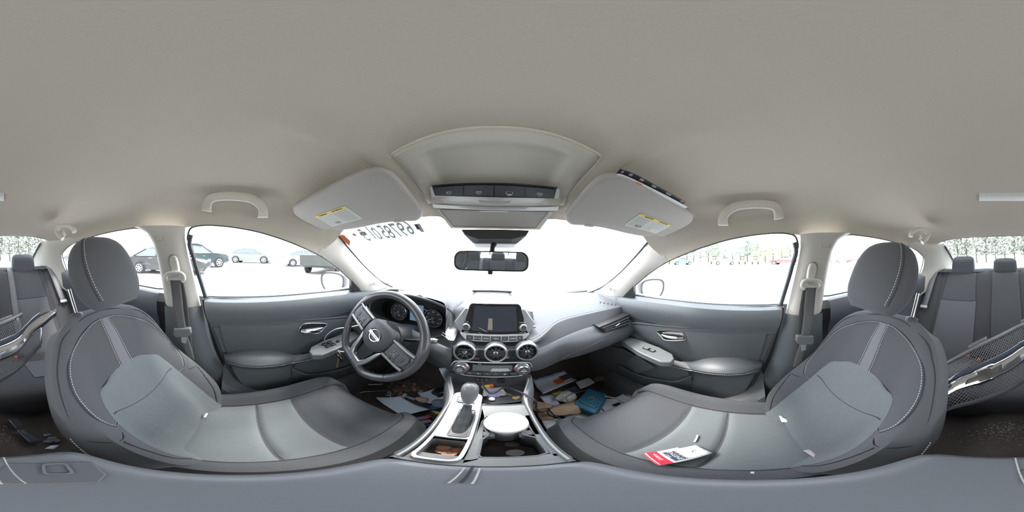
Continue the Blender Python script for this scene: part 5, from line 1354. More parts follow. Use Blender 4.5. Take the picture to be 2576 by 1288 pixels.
# ---------- front seat belts
for s in (-1, 1):
    bt = thing('seat_belt', '%s seat belt with beige shoulder anchor on the B pillar' % side_word[s], 'seat belt', tuple(mir(hx(440, 700, -.6), s)))
    xb_ = -.600
    pill = [(436, 643), (442, 647), (446, 660), (449, 678), (447, 690), (440, 693), (434, 690), (430, 676), (426, 660), (427, 647), (431, 643)]
    mb = MB(); mb.prism([mir(hx(a, b, xb_ + .012), s) for a, b in pill], (s * .02, 0, 0)); gd = mb.build('height_adjuster', BEIGEP, bt, bev=.005, seg=3)
    tube('adjuster_line', [mir(hx(429, 659, xb_ + .0135), s), mir(hx(444, 658, xb_ + .0135), s)], .0007, mat('cap_groove', (.34, .33, .30)), gd, n=4)
    tube('adjuster_recess', [mir(hx(a + (a - 437) * .25, b + (b - 668) * .08, xb_ - .006), s) for a, b in pill], .003, mat('cap_groove', (.34, .33, .30)), gd, n=5, closed=True)
    ring_ = [(423, 700), (417, 705), (417, 697), (421, 690), (432, 687), (445, 687), (458, 690), (463, 697), (462, 705), (455, 708)]
    tube('belt_anchor', smoothline([mir(hx(a, b, xb_ + .020), s) for a, b in [(422, 706), (417, 699), (421, 690), (431, 687), (441, 686), (453, 687), (461, 692), (463, 701), (457, 708)]], 4), .0075, BEIGEP, bt, n=10)
    tube('anchor_bar', [mir(hx(424, 703, xb_ + .020), s), mir(hx(458, 703, xb_ + .020), s)], .004, BEIGEP, bt, n=8)
    Lm = [(440.5, 703), (445, 740), (449, 780), (454, 815), (458, 830)]; 
    def strap(name, pts, hwid, x0, m, par):
        rows = []
        Q = smoothline([Vector((a, b, 0)) for a, b in pts], 6)
        for p in Q: rows.append([mir(hx(p.x - hwid, p.y, x0), s), mir(hx(p.x - hwid * .5, p.y, x0 + .001), s), mir(hx(p.x + hwid * .5, p.y, x0 + .001), s), mir(hx(p.x + hwid, p.y, x0), s)])
        return sheet(name, rows, m, par, solid=.0012)
    strap('shoulder_strap', Lm, 12.5, xb_ + .018, BELT, bt)
    strap('return_strap', [(452, 706), (462, 760), (470, 830), (478, 900)], 9, xb_ + .004, mat('belt_dark', (.05, .05, .05), .8), bt)
    strap('lap_strap', [(462, 846), (470, 870), (480, 905)], 10, xb_ + .016, BELT, bt)
    tg = [(436, 828), (478, 826), (481, 840), (474, 848), (440, 850), (435, 842)]
    mb = MB(); mb.prism([mir(hx(a, b, xb_ + .030), s) for a, b in tg], (s * .02, 0, 0)); tp = mb.build('belt_tongue', PLASM, bt, bev=.005, seg=3)
    mb = MB(); mb.prism([mir(hx(a, b, xb_ + .024), s) for a, b in ((455, 848), (470, 848), (468, 864), (457, 862))], (s * .003, 0, 0)); mb.build('tongue_blade', SILV, tp, bev=0)
# rear belts
for (xa, ta, xb2, tb, lbl) in ((-.575, 1.0, -.600, .52, 'rear seat belt hanging beside the driver side rear headrest'), (-.236, 1.0, -.236, .10, 'rear centre seat belt hanging straight down the seat back'), (.585, 1.0, .600, .50, 'rear seat belt hanging beside the passenger side rear headrest')):
    rows = []
    for k in range(17):
        t = ta + (tb - ta) * k / 16; x = xa + (xb2 - xa) * k / 16
        p = rp(x, t, .018 if abs(x) > .3 else .012); rows.append([p + V(-.023, 0, 0), p + V(.023, 0, 0)])
    rows = [[p + V(0, -.05, -.005) for p in rows[0]]] + rows
    o = sheet('rear_seat_belt', rows, BELTR, solid=.0014); tag(o, lbl, 'seat belt', 'rear seat belts')
    if abs(xa) > .3:
        c = (rows[-1][0] + rows[-1][1]) / 2 + V(0, .008, 0)
        tgm = frame(c, (1, 0, 0), RU); plate('belt_tongue', rrect(.056, .022, .005), .012, OHCG, o, tgm @ Matrix.Translation((0, 0, .01)), bev=.003)
        plate('tongue_blade', rrect(.022, .030, .002), .003, CHROME, o, tgm @ Matrix.Translation((0, -.022, .006)))
# guides at the shelf
for x in (-.236, -.50, .50):
    o = tube('belt_guide', [V(x - .03, -1.40, -.168), V(x + .03, -1.40, -.166)], .004, BLACK, n=6); tag(o, {-.236: 'black belt guide on the rear shelf above the centre belt', -.5: 'black trim clip on the rear shelf at the driver side', .5: 'black trim clip on the rear shelf at the passenger side'}[x], 'belt guide')
# seat buckle
bk = thing('seat_belt_buckle', 'red seat belt buckle button beside the driver seat cushion', 'seat belt buckle', (-.11, .04, -.6))
box('buckle_body', (-.108, .045, -.632), (.022, .075, .05), BLACK, bk, bev=.006); box('release_button', (-.108, .045, -.606), (.015, .062, .008), RED, bk, bev=.002)
# ---------- outside mirrors
for s in (-1, 1):
    om = thing('side_mirror', 'dark rimmed side mirror outside the %s front window' % side_word[s], 'side mirror', (s * .9, .6, -.2))
    c = hx(834, 711, -.905); c = mir(c, s); n = V(-s * .42, -.90, .0).normalized(); x_ = V(0, 0, 1).cross(n).normalized() * -1; x_ = V(0, 0, 1).cross(n).normalized(); Mo = Matrix(((x_.x, 0, n.x, c.x), (x_.y, 0, n.y, c.y), (x_.z, 1, n.z, c.z), (0, 0, 0, 1)))
    o2 = [(-.090, .02), (-.080, .052), (-.045, .068), (.03, .070), (.078, .058), (.094, .03), (.088, -.025), (.06, -.055), (.0, -.068), (-.055, -.058), (-.082, -.02)]
    if True: o2 = [(x * (-s), y) for x, y in o2]
    P = smoothline([V(x, y, 0) for x, y in o2], 4, closed=True)
    rows = [[Mo @ V(p.x * f, p.y * f, z) for p in P] for f, z in ((.84, -.004), (.87, 0), (1, 0), (1.02, -.02), (.98, -.06), (.75, -.10), (.1, -.115))]
    mh = sheet('mirror_housing', rows, mat('mirror_shell', (.030, .032, .036), .4), om, closed=True)
    mesh('mirror_glass', [Mo @ V(p.x * .86, p.y * .86, -.003) for p in P], [tuple(range(len(P)))], MIRR, om, smooth=False)
    a = Mo @ V(.0, -.045, -.05); tube('mirror_foot', [a, (a + V(s * .74, .66, -.235)) / 2, V(s * .74, .66, -.225)], [.022, .02, .025], PAINT, om, n=12)
# ================================================================== the yard outside
GZ = -CAMH
yard = mesh('ground', [V(-160, -160, GZ), V(160, -160, GZ), V(160, 160, GZ), V(-160, 160, GZ)], [(0, 1, 2, 3)], mat('pale_gravel', (.52, .51, .48), .9, var=.12, vscale=.8), smooth=False)
struct(yard, 'pale gravel yard around the car', 'ground')
def gp(px, py): return hz(px, py, GZ)
TYRE = mat('tyre', (.025, .025, .027), .8); ALLOY = mat('alloy', (.55, .56, .58), .3, metal=.8); CARGL = mat('car_glass', (.10, .12, .13), .08, coat=.3); LAMPR = mat('lamp_red', (.25, .05, .07), .3); LAMPW = mat('lamp_clear', (.7, .7, .72), .1)
PROF = {   # length-wise outline of the lower body (x from rear axle side 0..1, z in metres) and of the greenhouse
 'sedan': dict(L=4.7, W=1.78, wb=2.72, r=.33, ro=.95, body=[(0, .50), (.01, .92), (.10, 1.02), (.22, 1.00), (.50, .98), (.70, .96), (.90, .80), (.985, .66), (1, .40), (.97, .22), (.03, .24)], gh=[(.10, 1.0), (.27, 1.40), (.36, 1.45), (.50, 1.45), (.58, 1.38), (.74, .96)]),
 'suv': dict(L=4.8, W=1.9, wb=2.9, r=.38, ro=.95, body=[(0, .45), (0, 1.05), (.02, 1.15), (.30, 1.12), (.68, 1.10), (.80, 1.08), (.94, 1.00), (.99, .85), (1, .48), (.96, .32), (.04, .34)], gh=[(.01, 1.12), (.07, 1.66), (.15, 1.74), (.45, 1.74), (.54, 1.66), (.70, 1.10)]),
 'pickup': dict(L=5.5, W=1.95, wb=3.4, r=.40, ro=1.1, body=[(0, .55), (0, 1.12), (.01, 1.15), (.36, 1.15), (.38, 1.12), (.68, 1.10), (.80, 1.10), (.96, 1.04), (1, .90), (1, .50), (.96, .40), (.04, .42)], gh=[(.375, 1.12), (.39, 1.70), (.44, 1.80), (.58, 1.80), (.64, 1.70), (.74, 1.10)]),
}
def car(kind, label, rear, front, paint, sx=1.0, group=None):
    """rear, front: ground points under the near-side rear and front wheel"""
    K = PROF[kind]; a = Vector(rear); b = Vector(front); d = (b - a); d.z = 0; wbm = d.length; d.normalize(); sc_ = wbm / K['wb'] * sx if sx != 1 else 1.0
    nrm = V(-d.y, d.x, 0); 
    if nrm.dot(a) < 0: nrm = -nrm                      # away from us
    kx = wbm / K['wb']; kz = min(1.08, max(.9, kx)); W = K['W']
    M = Matrix(((d.x, nrm.x, 0, a.x), (d.y, nrm.y, 0, a.y), (0, 0, 1, GZ), (0, 0, 0, 1))) @ Matrix.Diagonal((kx, 1, kz, 1)) @ Matrix.Translation((-K['ro'], .02, 0))
    c = M @ V(K['L'] / 2, W / 2, 0)
    t = thing({'sedan': 'sedan_car', 'suv': 'suv_car', 'pickup': 'pickup_truck'}[kind], label, 'truck' if kind == 'pickup' else 'car', tuple(c), group)
    L = K['L']; B = [(x * L, z) for x, z in K['body']]
    rows = [[M @ V(x, y, z if z > .5 or y in (.06, W - .06) else z) for x, z in [((q[0] - L / 2) * f + L / 2, (q[1] - .6) * f + .6) for q in B]] for y, f in ((.0 + .04, .90), (.0, .97), (-.02, 1.0) if False else (.06, 1.0), (W - .06, 1.0), (W, .97), (W - .04, .90))]
    rows = [[M @ V(x, y, z) for x, z in [((q[0] - L / 2) * f + L / 2, (q[1] - .6) * f + .6) for q in B]] for y, f in ((.05, .86), (0, .96), (.05, 1.0), (W - .05, 1.0), (W, .96), (W - .05, .86))]
    body = sheet('body', rows, paint, t, closed=True, caps=True, ang=30)
    G = [(x * L, z) for x, z in K['gh']]
    if kind == 'pickup':
        bx = [(.02 * L, .10), (.355 * L, .10)]
        mesh('load_bed', [M @ V(.03 * L, .10, 1.16), M @ V(.36 * L, .10, 1.16), M @ V(.36 * L, W - .10, 1.16), M @ V(.03 * L, W - .10, 1.16)], [(0, 1, 2, 3)], PLAS, t, smooth=False)
    rows = [[M @ V(x, y + (.20 if y < W / 2 else -.20) * max(0, (z - 1.0)) / .45, z) for x, z in G] for y in (.08, W - .08)]
    ghm = sheet('cabin', rows, CARGL, t, closed=True, caps=True, ang=20)
    rt = [g_ for g_ in G if g_[1] > G[0][1] + .25]
    rows = [[M @ V(x, y, z + .015) for x, z in [(rt[0][0] - .06, rt[0][1] - .03)] + rt[1:-1] + [(rt[-1][0] + .05, rt[-1][1] - .02)]] for y in (.24, .30, W - .30, W - .24)]
    sheet('roof', rows, paint, t)
    for f_, w_ in ((0, .09), (.45, .07), (1, .08)):
        pa = G[0] if f_ == 0 else (G[-1] if f_ == 1 else ((G[0][0] * .5 + G[-1][0] * .5), 1.0)); pb = rt[0] if f_ == 0 else (rt[-1] if f_ == 1 else ((pa[0], rt[1][1])))
        for ya, yb in ((.065, .065), (W - .065, W - .065)):
            yt = .20 * max(0, pb[1] - 1.0) / .45; sgn = 1 if ya < W / 2 else -1
            tube('roof_pillar', [M @ V(pa[0], ya, pa[1]), M @ V(pb[0], yb + sgn * yt, pb[1] + .01)], .035, paint, t, n=5)
    for xw in (K['ro'], K['ro'] + K['wb']):
        for y, sgn in ((.0, -1), (W, 1)):
            Mwh = M @ Matrix(((1, 0, 0, xw), (0, 0, sgn, y), (0, 1, 0, K['r']), (0, 0, 0, 1)))
            wh = lathe('wheel', [(0, .0), (.18 / .33 * K['r'], .0), (.66 * K['r'], .01), (.70 * K['r'], .03), (.97 * K['r'], .03), (K['r'], .0), (K['r'], -.18), (.5 * K['r'], -.2)], TYRE, t, Mwh, 24)
            mb = MB()
            for k in range(7):
                a_ = 2 * PI * k / 7; mb.tube([Mwh @ V(0, 0, .02), Mwh @ V(.60 * K['r'] * math.cos(a_), .60 * K['r'] * math.sin(a_), .03)], .03, 5)
            mb.tube([Mwh @ V(.63 * K['r'] * math.cos(2 * PI * k / 20), .63 * K['r'] * math.sin(2 * PI * k / 20), .025) for k in range(20)], .02, 5, closed=True)
            mb.build('rim', ALLOY, wh)
            lathe('wheel_arch', [(K['r'] * 1.02, .02), (K['r'] * 1.14, .02), (K['r'] * 1.15, -.05)], PLAS, t, M @ Matrix(((1, 0, 0, xw), (0, 0, sgn, y + (.03 if sgn < 0 else -.03)), (0, 1, 0, K['r'] + .02), (0, 0, 0, 1))), 24)
    for y in (.10, W - .34):
        MB().box((.06, y + .12, .86), (.08, .26, .16)).build('tail_lamp', LAMPR, t)
        for v_ in (0,): pass
        MB().box((L - .09, y + .12, .70 if kind == 'sedan' else .88), (.14, .28, .13)).build('headlamp', LAMPW, t)
    for f_ in (.34, .52): tube('door_handle', [M @ V(f_ * L, -.01, .88), M @ V(f_ * L + .16, -.01, .88)], .015, SILV, t, n=5)
    for o in t.children:
        if o.name.startswith(('tail_lamp', 'headlamp')): o.data.transform(M)
    return t
car('suv', 'dark green SUV parked behind a black sedan, seen through the driver window', gp(458, 678), gp(552, 673), mat('dark_green_paint', (.03, .05, .055), .25, coat=.6))
car('sedan', 'silver sedan parked side-on beyond the driver window', gp(592, 661.5), gp(663, 663), mat('silver_paint', (.21, .225, .21), .3, metal=.2, coat=.5))
car('sedan', 'black sedan parked right beside the driver side rear window', gp(350, 688), gp(468, 694), mat('black_paint', (.02, .021, .023), .2, coat=.6))
car('sedan', 'pale cream sedan partly behind a dark pickup, beyond the driver window', gp(737, 671), gp(808, 670), mat('cream_paint', (.36, .35, .31), .3, coat=.4))
car('pickup', 'dark grey green pickup truck seen from behind near the driver side mirror', gp(855, 690), gp(880, 676.5), mat('grey_green_paint', (.045, .05, .046), .35))
car('pickup', 'blue pickup truck far across the yard, beyond the passenger window', gp(1735, 666.5), gp(1704, 666.5), mat('blue_paint', (.13, .24, .29), .3))
car('pickup', 'white pickup truck between the forklifts, far beyond the passenger window', gp(1806, 666.5), gp(1842, 666.5), mat('white_truck_paint', (.34, .35, .38), .3))
car('pickup', 'red pickup truck at the rear edge of the passenger window', gp(2003, 666), gp(1947, 665.5), mat('red_paint', (.26, .09, .09), .3))
car('sedan', 'bright red car seen through the passenger side rear window', gp(2166, 658.8), gp(2137, 659.5), mat('bright_red_paint', (.42, .12, .12), .3))
car('sedan', 'small dark car left of the red one in the passenger side rear window', gp(2084, 660), gp(2104, 660), mat('dusty_dark_paint', (.16, .16, .15), .4))
car('sedan', 'dark car far behind, seen in the driver side rear quarter window', gp(183, 655), gp(165, 655), mat('slate_paint', (.10, .11, .12), .4))
car('suv', 'grey vehicle behind the rear window near the driver side headrest', gp(78, 652), gp(57, 652), mat('grey_suv_paint', (.14, .15, .17), .4))
FY = mat('forklift_yellow', (.60, .38, .10), .4)
flp = None
def forklift(px, py, label):
    p = gp(px, py); k = 1.0; dirn = V(-p.y, p.x, 0).normalized(); f = p.normalized(); f.z = 0; f.normalize()
    M = Matrix(((dirn.x, f.x, 0, p.x), (dirn.y, f.y, 0, p.y), (0, 0, 1, GZ), (0, 0, 0, 1)))
    t = thing('forklift', label, 'forklift', tuple(p), 'yellow forklifts parked in a row')
    mb = MB(); mb.prism([M @ V(x, 0, z) for x, z in ((-1.0, .45), (-1.05, 1.0), (-.8, 1.25), (.7, 1.2), (.95, .95), (.95, .45))], f * 2.2); mb.build('chassis', FY, t, bev=.05)
    mb = MB(); mb.box((0, 1.1, 1.75), (1.1, 1.5, .95), M); mb.build('cab', mat('forklift_cab', (.045, .04, .045), .4), t, bev=.05)
    mb = MB(); mb.box((0, .33, 1.75), (.75, .04, .5), M); mb.build('cab_window', mat('cab_glass', (.35, .33, .36), .2), t, bev=.01)
    mb = MB(); mb.box((0, 1.1, 2.28), (1.3, 1.8, .08), M); mb.build('canopy', FY, t)
    for x in (-.35, .35): MB().box((x, 2.6, 2.1), (.12, .15, 3.6), M).build('mast_rail', mat('mast_steel', (.30, .30, .29), .5), t)
    for x in (-.85, .85):
        for y in (.35, 1.9):
            Mwh = M @ Matrix(((0, 0, 1 if x > 0 else -1, x), (1, 0, 0, y), (0, 1, 0, .45), (0, 0, 0, 1)))
            lathe('wheel', [(0, .1), (.2, .1), (.22, .12), (.42, .12), (.45, .08), (.45, -.2), (.2, -.22)], TYRE, t, Mwh, 18)
    return t
forklift(1692, 665, 'yellow forklift behind the blue pickup, nearest the passenger side mirror')
forklift(1797, 665, 'yellow forklift behind the tail of the white pickup')
forklift(1867, 665, 'yellow forklift just past the nose of the white pickup')
forklift(1900, 665, 'yellow forklift standing alone before the red pickup')
# ---------- trees: trunk and a crown of many leaf clumps
LEAF = [mat('leaf_pale_green', (.22, .29, .17), .8, var=.3, vscale=2), mat('leaf_blue_green', (.19, .25, .20), .8, var=.3, vscale=2), mat('leaf_yellow_green', (.30, .33, .18), .8, var=.3, vscale=2), mat('leaf_grey', (.20, .215, .19), .8, var=.3, vscale=2)]
BARK = mat('bark', (.10, .08, .06), .9)
def tree(px, dist, h, w, kind, label, seed, group):
    rnd = random.Random(seed); d = D(px, 644); d.z = 0; d.normalize(); p = d * dist; p.z = GZ
    t = thing('tree', label, 'tree', tuple(p), group)
    tube('trunk', [p, p + V(.1, 0, h * .4), p + V(0, .1, h * .8)], [w * .06, w * .045, w * .02], BARK, t, n=7)
    mb = MB()
    for k in range(240):
        a, b = rnd.uniform(0, 2 * PI), rnd.uniform(.12, 1.0); rr = math.sqrt(rnd.random()) * w / 2 * math.sin(PI * min(.98, b * .8 + .14)) ** .7
        c = p + V(math.cos(a) * rr, math.sin(a) * rr, h * (.15 + .85 * b)); q = h * rnd.uniform(.025, .065)
        ax = V(rnd.uniform(-1, 1), rnd.uniform(-1, 1), rnd.uniform(-1, 1)).normalized(); u = ax.orthogonal().normalized(); v = ax.cross(u)
        mb.add([c + u * q, c + v * q * .7, c - u * q * .8, c - v * q, c + ax * q * .6, c - ax * q * .5], [(0, 1, 4), (1, 2, 4), (2, 3, 4), (3, 0, 4), (1, 0, 5), (2, 1, 5), (3, 2, 5), (0, 3, 5)])
    mb.build('crown', LEAF[kind], t, smooth=False, fix=False)
rnd = random.Random(11)
for i, (px, h, w, kd) in enumerate(((1708, 9, 7, 0), (1728, 10, 6, 0), (1745, 8, 7, 1), (1763, 6, 4, 1), (1782, 9, 6, 1), (1801, 10, 7, 0), (1822, 6, 8, 1), (1843, 6, 8, 1), (1862, 7, 6, 1), (1880, 11, 7, 1), (1903, 9, 8, 0), (1925, 7, 8, 2), (1945, 8, 9, 2), (1966, 8, 9, 2), (1988, 8, 8, 0))):
    tree(px, 75 + 9 * (i % 2), h, min(w, 6), kd, 'hazy green tree in the line beyond the passenger front window', 40 + i, 'trees beyond the passenger window')
for i in range(13):
    px = (2385 + 24 * i) % 2576
    tree(px, 30 + (i % 3) * 3, 5.2 + .5 * ((i * 5) % 3), 2.6, 3, 'grey green tree seen through the rear window', 80 + i, 'trees behind the rear window')
# ================================================================== a truck grille lying across the rear seat
gr = thing('truck_grille', 'chrome and mesh truck grille lying across the rear seat', 'grille', (0, -.65, -.5))
def pol(px, py, dist):                                # point at horizontal distance dist
    d = D(px % 2576, py); return d * (dist / math.hypot(d.x, d.y))
# stations along the length: top edge and bottom edge of the grille
ST = [(2330, 935, .55, 1055, .40), (2395, 903, .61, 1030, .42), (2460, 868, .67, 1014, .45), (2540, 829, .76, 985, .50), (2576, 812, .80, 962, .54), (2626, 790, .87, 930, .61), (2676, 756, .95, 872, .70), (2735, 724, 1.05, 828, .80)]
TP = [pol(a, b, c) for a, b, c, d, e in ST]; BP = [pol(a, d, e) for a, b, c, d, e in ST]
NG = 60
TPs = resample(smoothline(TP, 6), NG + 1); BPs = resample(smoothline(BP, 6), NG + 1)
# outward normal side = towards the viewer
def GP(u, v, l=0.0):                                  # u along (0 passenger side .. 1 driver side), v across (0 top .. 1 bottom)
    i = min(NG - 1e-6, max(0, u * NG)); k = int(i); f = i - k
    a = TPs[k].lerp(TPs[k + 1], f); b = BPs[k].lerp(BPs[k + 1], f); t = (TPs[k + 1] - TPs[k]).normalized(); w_ = (b - a).normalized(); n = t.cross(w_).normalized()
    if n.dot(-a) < 0: n = -n
    return a.lerp(b, v) + n * (l + .035 * math.sin(PI * v))
def gs_(name, u0, u1, prof, m, par=gr, nu=48, **k): return sheet(name, [[GP(u0 + (u1 - u0) * i / nu, v, l) for v, l in prof] for i in range(nu + 1)], m, par, **k)
GUN = mat('grey_grille_frame', (.11, .11, .12), .4)
gs_('top_rail', 0, .665, [(-.02, -.02), (-.02, .0), (.0, .008), (.045, .010), (.07, .004), (.075, -.015)], GUN)
gs_('bottom_rail', 0, .80, [(.925, -.01), (.93, .006), (.96, .012), (.99, .008), (1.0, -.004), (1.0, -.02)], GUN)
gs_('gloss_strip', 0, .80, [(.36, -.01), (.37, .006), (.40, .012), (.44, .014), (.47, .010), (.475, .0)], mat('gunmetal_gloss', (.05, .06, .08), .15, coat=.5), nu=60)
chb = mat('chrome_worn', (.78, .78, .82), .14, metal=1.0, bump=(60, .08, .002))
UB0, UB1 = .17, .335                                  # bowtie recess along u
band = []
def bandp(u):
    dz = .018 * (sstep(UB0 + .035, UB0 + .05, u) * (1 - sstep(UB1 - .05, UB1 - .035, u)))
    e = sstep(.80, .93, u) * .05
    return [(.47 - dz + e, .002), (.48 - dz + e, .016), (.51 - dz * .5 + e, .022), (.52 + e * .9, .018), (.56, .019), (.60, .020), (.64, .019), (.68 + dz * .5 - e * .8, .018), (.69 + dz * .6 - e, .022), (.715 + dz - e, .016), (.72 + dz - e, .0)]
cbnd = sheet('chrome_bar', [[GP(.93 * i / 120, v, l) for v, l in bandp(.93 * i / 120)] for i in range(121)], chb, gr, ang=50)
BT_ = [(UB0, .56), (UB0 + .045, .555), (UB0 + .050, .515), (UB1 - .050, .515), (UB1 - .045, .555), (UB1, .56), (UB1 - .008, .64), (UB1 - .052, .645), (UB1 - .058, .685), (UB0 + .048, .685), (UB0 + .044, .645), (UB0 + .008, .64)]
BT_ = [(UB0, .655), (UB0 + .012, .575), (UB0 + .056, .570), (UB0 + .050, .520), (UB1 - .066, .520), (UB1 - .052, .562), (UB1, .552), (UB1 - .004, .640), (UB1 - .052, .650), (UB1 - .062, .690), (UB0 + .062, .690), (UB0 + .052, .652)]
pts = []
for i in range(len(BT_)):
    a, b = BT_[i], BT_[(i + 1) % len(BT_)]
    for k in range(4): pts.append((a[0] + (b[0] - a[0]) * k / 4, a[1] + (b[1] - a[1]) * k / 4))
cc_ = (sum(p[0] for p in pts) / len(pts), sum(p[1] for p in pts) / len(pts))
mb = MB(); outer = [GP(u, v, .0245) for u, v in pts]; inner = [GP(cc_[0] + (u - cc_[0]) * .97, cc_[1] + (v - cc_[1]) * .93, .019) for u, v in pts]; o = len(outer)
mb.sheet([outer, inner], closed=True); rc_ = mb.build('emblem_edge', SILV, cbnd)
rows = [[GP(cc_[0] + (u - cc_[0]) * f, cc_[1] + (v - cc_[1]) * f * .97, .0235) for u, v in pts] for f in (.96, .5, .02)]
sheet('emblem_recess', rows, mat('tarnished_recess', (.13, .125, .11), .35, metal=.6, var=.6, vscale=22), cbnd, closed=True)
# mesh fields: woven diagonal wires
WIRE = mat('mesh_wire', (.17, .17, .18), .4)
def wires(name, u0, u1, v0, v1, step):
    Lu = (GP(u1, v0) - GP(u0, v0)).length; Lv = (GP((u0 + u1) / 2, v1) - GP((u0 + u1) / 2, v0)).length; mb = MB()
    n = int((Lu + Lv) / step)
    for dr in (1, -1):
        for k in range(-1, n + 1):
            pts = []
            for j in range(13):
                y = Lv * j / 12; x = (k * step - y * .8) if dr > 0 else (k * step - Lv + y * .8)
                if 0 <= x <= Lu: pts.append(GP(u0 + (u1 - u0) * x / Lu, v0 + (v1 - v0) * y / Lv, .001 + .0012 * dr))
            if len(pts) > 1: mb.tube(pts, .0012, 4, caps=False)
    return mb.build(name, WIRE, gr, smooth=True)
wires('upper_mesh', 0, .62, .075, .37, .0145); wires('lower_mesh', 0, .80, .72, .93, .0145)
gs_('end_piece', .615, .635, [(.0, .004), (.2, .004), (.40, .004)], GUN, nu=3, solid=.008); gs_('end_piece', .79, .805, [(.70, .004), (.85, .004), (.98, .004)], SILV, nu=3, solid=.008)
gs_('mounting_tab', .20, .30, [(-.10, .0), (-.05, .003), (-.01, .003)], GUN, nu=6, solid=.004); gs_('mounting_tab', .50, .60, [(-.09, .0), (-.05, .003), (-.01, .003)], GUN, nu=6, solid=.004)
# ================================================================== loose things
def floorz(x, y):
    return -.93 + .10 * math.exp(-(x / .13) ** 4) + sstep(.86, 1.25, y) * .42 + .012 * math.sin(9 * x + 2) * math.sin(7 * y) + .11 * sstep(.62, .70, abs(x)) + .10 * sstep(-.62, -.90, y)
def fz(px, py, l=0.0): return hf(px, py, lambda P: P.z - floorz(P.x, P.y) - l)
def sz(px, py, s=1, l=0.0):                           # a point on the cushion of a front seat
    def f(P):
        u = (abs(P.x) - SX) / .24; y = P.y; a = abs(u)
        z = cint([-.10, .0, .15, .30, .36, .392], [-.722, -.722, -.700, -.672, -.678, -.705], y) + .050 * sstep(.58, .84, a) - .055 * sstep(.86, 1.0, a)
        return P.z - z - l - .005
    return hf(px, py, f)
def paper(name, c4, m, label, cat, at=fz, lift=.004, curl=.006, seed=1, n=8, th=.0006, par=None, group=None):
    """c4: picture corners in order; a slightly crumpled sheet lying there"""
    P = [at(a, b, lift) if at is fz else at(a, b) for a, b in c4]; rnd = random.Random(seed); ph = [rnd.uniform(0, 6) for _ in range(6)]; rows = []
    for i in range(n + 1):
        v = i / n; r = []
        for j in range(n + 1):
            u = j / n; p = P[0].lerp(P[1], u).lerp(P[3].lerp(P[2], u), v)
            h = curl * (.5 + .35 * math.sin(5 * u + ph[0] + 3 * v) + .35 * math.sin(7 * v + ph[1] - 2 * u) + .8 * (abs(u - .5) * 2) ** 4 * (ph[2] > 3) + .5 * (abs(v - .5) * 2) ** 4 * (ph[3] > 3))
            r.append(p + V(0, 0, h))
        rows.append(r)
    o = sheet(name, rows, m, par, solid=th, ang=70)
    if label: tag(o, label, cat, group)
    o['_p'] = 0; del o['_p']
    return o
def PB(c4, u, v, at=fz, lift=.004, l=.008):
    P = [at(a, b, lift) if at is fz else at(a, b) for a, b in c4]
    return P[0].lerp(P[1], u).lerp(P[3].lerp(P[2], u), v) + V(0, 0, l)
def crumple(name, c, size, m, label, cat, seed, flatt=.5):
    rnd = random.Random(seed); b = bmesh.new(); bmesh.ops.create_icosphere(b, subdivisions=4, radius=1)
    dirs = [(V(rnd.uniform(-1, 1), rnd.uniform(-1, 1), rnd.uniform(-1, 1)).normalized(), rnd.uniform(.70, 1.0)) for _ in range(70)]
    for v in b.verts:
        n = v.co.normalized(); r = 1.15
        for d, h in dirs:
            q = n.dot(d)
            if q > .01: r = min(r, h / q)
        v.co = Vector((n.x * size[0] * r, n.y * size[1] * r, max(-size[2], n.z * size[2] * r))) + Vector(c) + V(0, 0, size[2] * .6)
    me = bpy.data.meshes.new(name); b.to_mesh(me); b.free(); o = link(name, me, m, ang=14)
    return tag(o, label, cat)
# ---------- driver footwell
pen = thing('pen', 'white pen with a dark tip lying in the driver footwell', 'pen', tuple(fz(935, 967)))
a, b = fz(912, 968, .006), fz(963, 966, .006); t_ = (a - b).normalized()
tube('pen_barrel', [b, a], .0045, WPLAS, pen, n=10); tube('pen_tip', [a, a + t_ * .018, a + t_ * .05], [.0042, .003, .001], PLASM, pen, n=8)
kp = [fz(905, 989, .006), fz(915, 986, .007), fz(932, 985, .008), (fz(950, 984, .007)), fz(978, 982, .006)]
o = tube('plastic_knife', smoothline(kp, 4), [.003, .006, .008, .010, .0105, .0105, .010, .009, .0075, .006, .0055, .005, .005, .005, .005, .005, .004], WPLAS, n=8, flat=.3); tag(o, 'white plastic knife on the floor just below the pen', 'knife')
rnd = random.Random(5); cps = []
cm = bpy.data.meshes.new('coin_mesh'); 
def coin(px, py, m, label, group, at=None, r=.0095, l=.004, tilt=None, rise=0):
    p = at(px, py) if at else fz(px, py, l); p = p + V(0, 0, rise)
    tx, ty = tilt or (rnd.uniform(-.12, .12), rnd.uniform(-.12, .12))
    M = Matrix.Translation(p) @ Matrix.Rotation(tx, 4, 'X') @ Matrix.Rotation(ty, 4, 'Y') @ Matrix.Rotation(rnd.uniform(0, 6), 4, 'Z')
    mb = MB(); mb.lathe([(0, .0005), (r * .86, .0005), (r * .88, .0008), (r, .0008), (r, -.0008), (0, -.0008)], M, 20)
    mb.lathe([(0, .0009), (r * .36, .0009), (r * .42, .0005)], M @ Matrix.Translation((r * .1, 0, 0)), 8)
    o = mb.build('coin', m); tag(o, label, 'coin', group); return o
placed = []
for k in range(400):
    if len(placed) >= 58: break
    u, v = rnd.gauss(0, 1), rnd.gauss(0, 1); px, py = 1015 + u * 26, 978 + v * 11 + abs(u) * 1.0
    if not (975 < px < 1085 and 950 < py < 1001): continue
    if any(abs(px - a) < 3.2 and abs(py - b) < 2.4 for a, b in placed): continue
    if py > 984 and px > 1010: continue
    placed.append((px, py))
    coin(px, py, COPPERD if rnd.random() < .9 else COPPER, 'one of the dull coins scattered on the driver footwell carpet', 'coins on the driver footwell carpet', r=.0105)
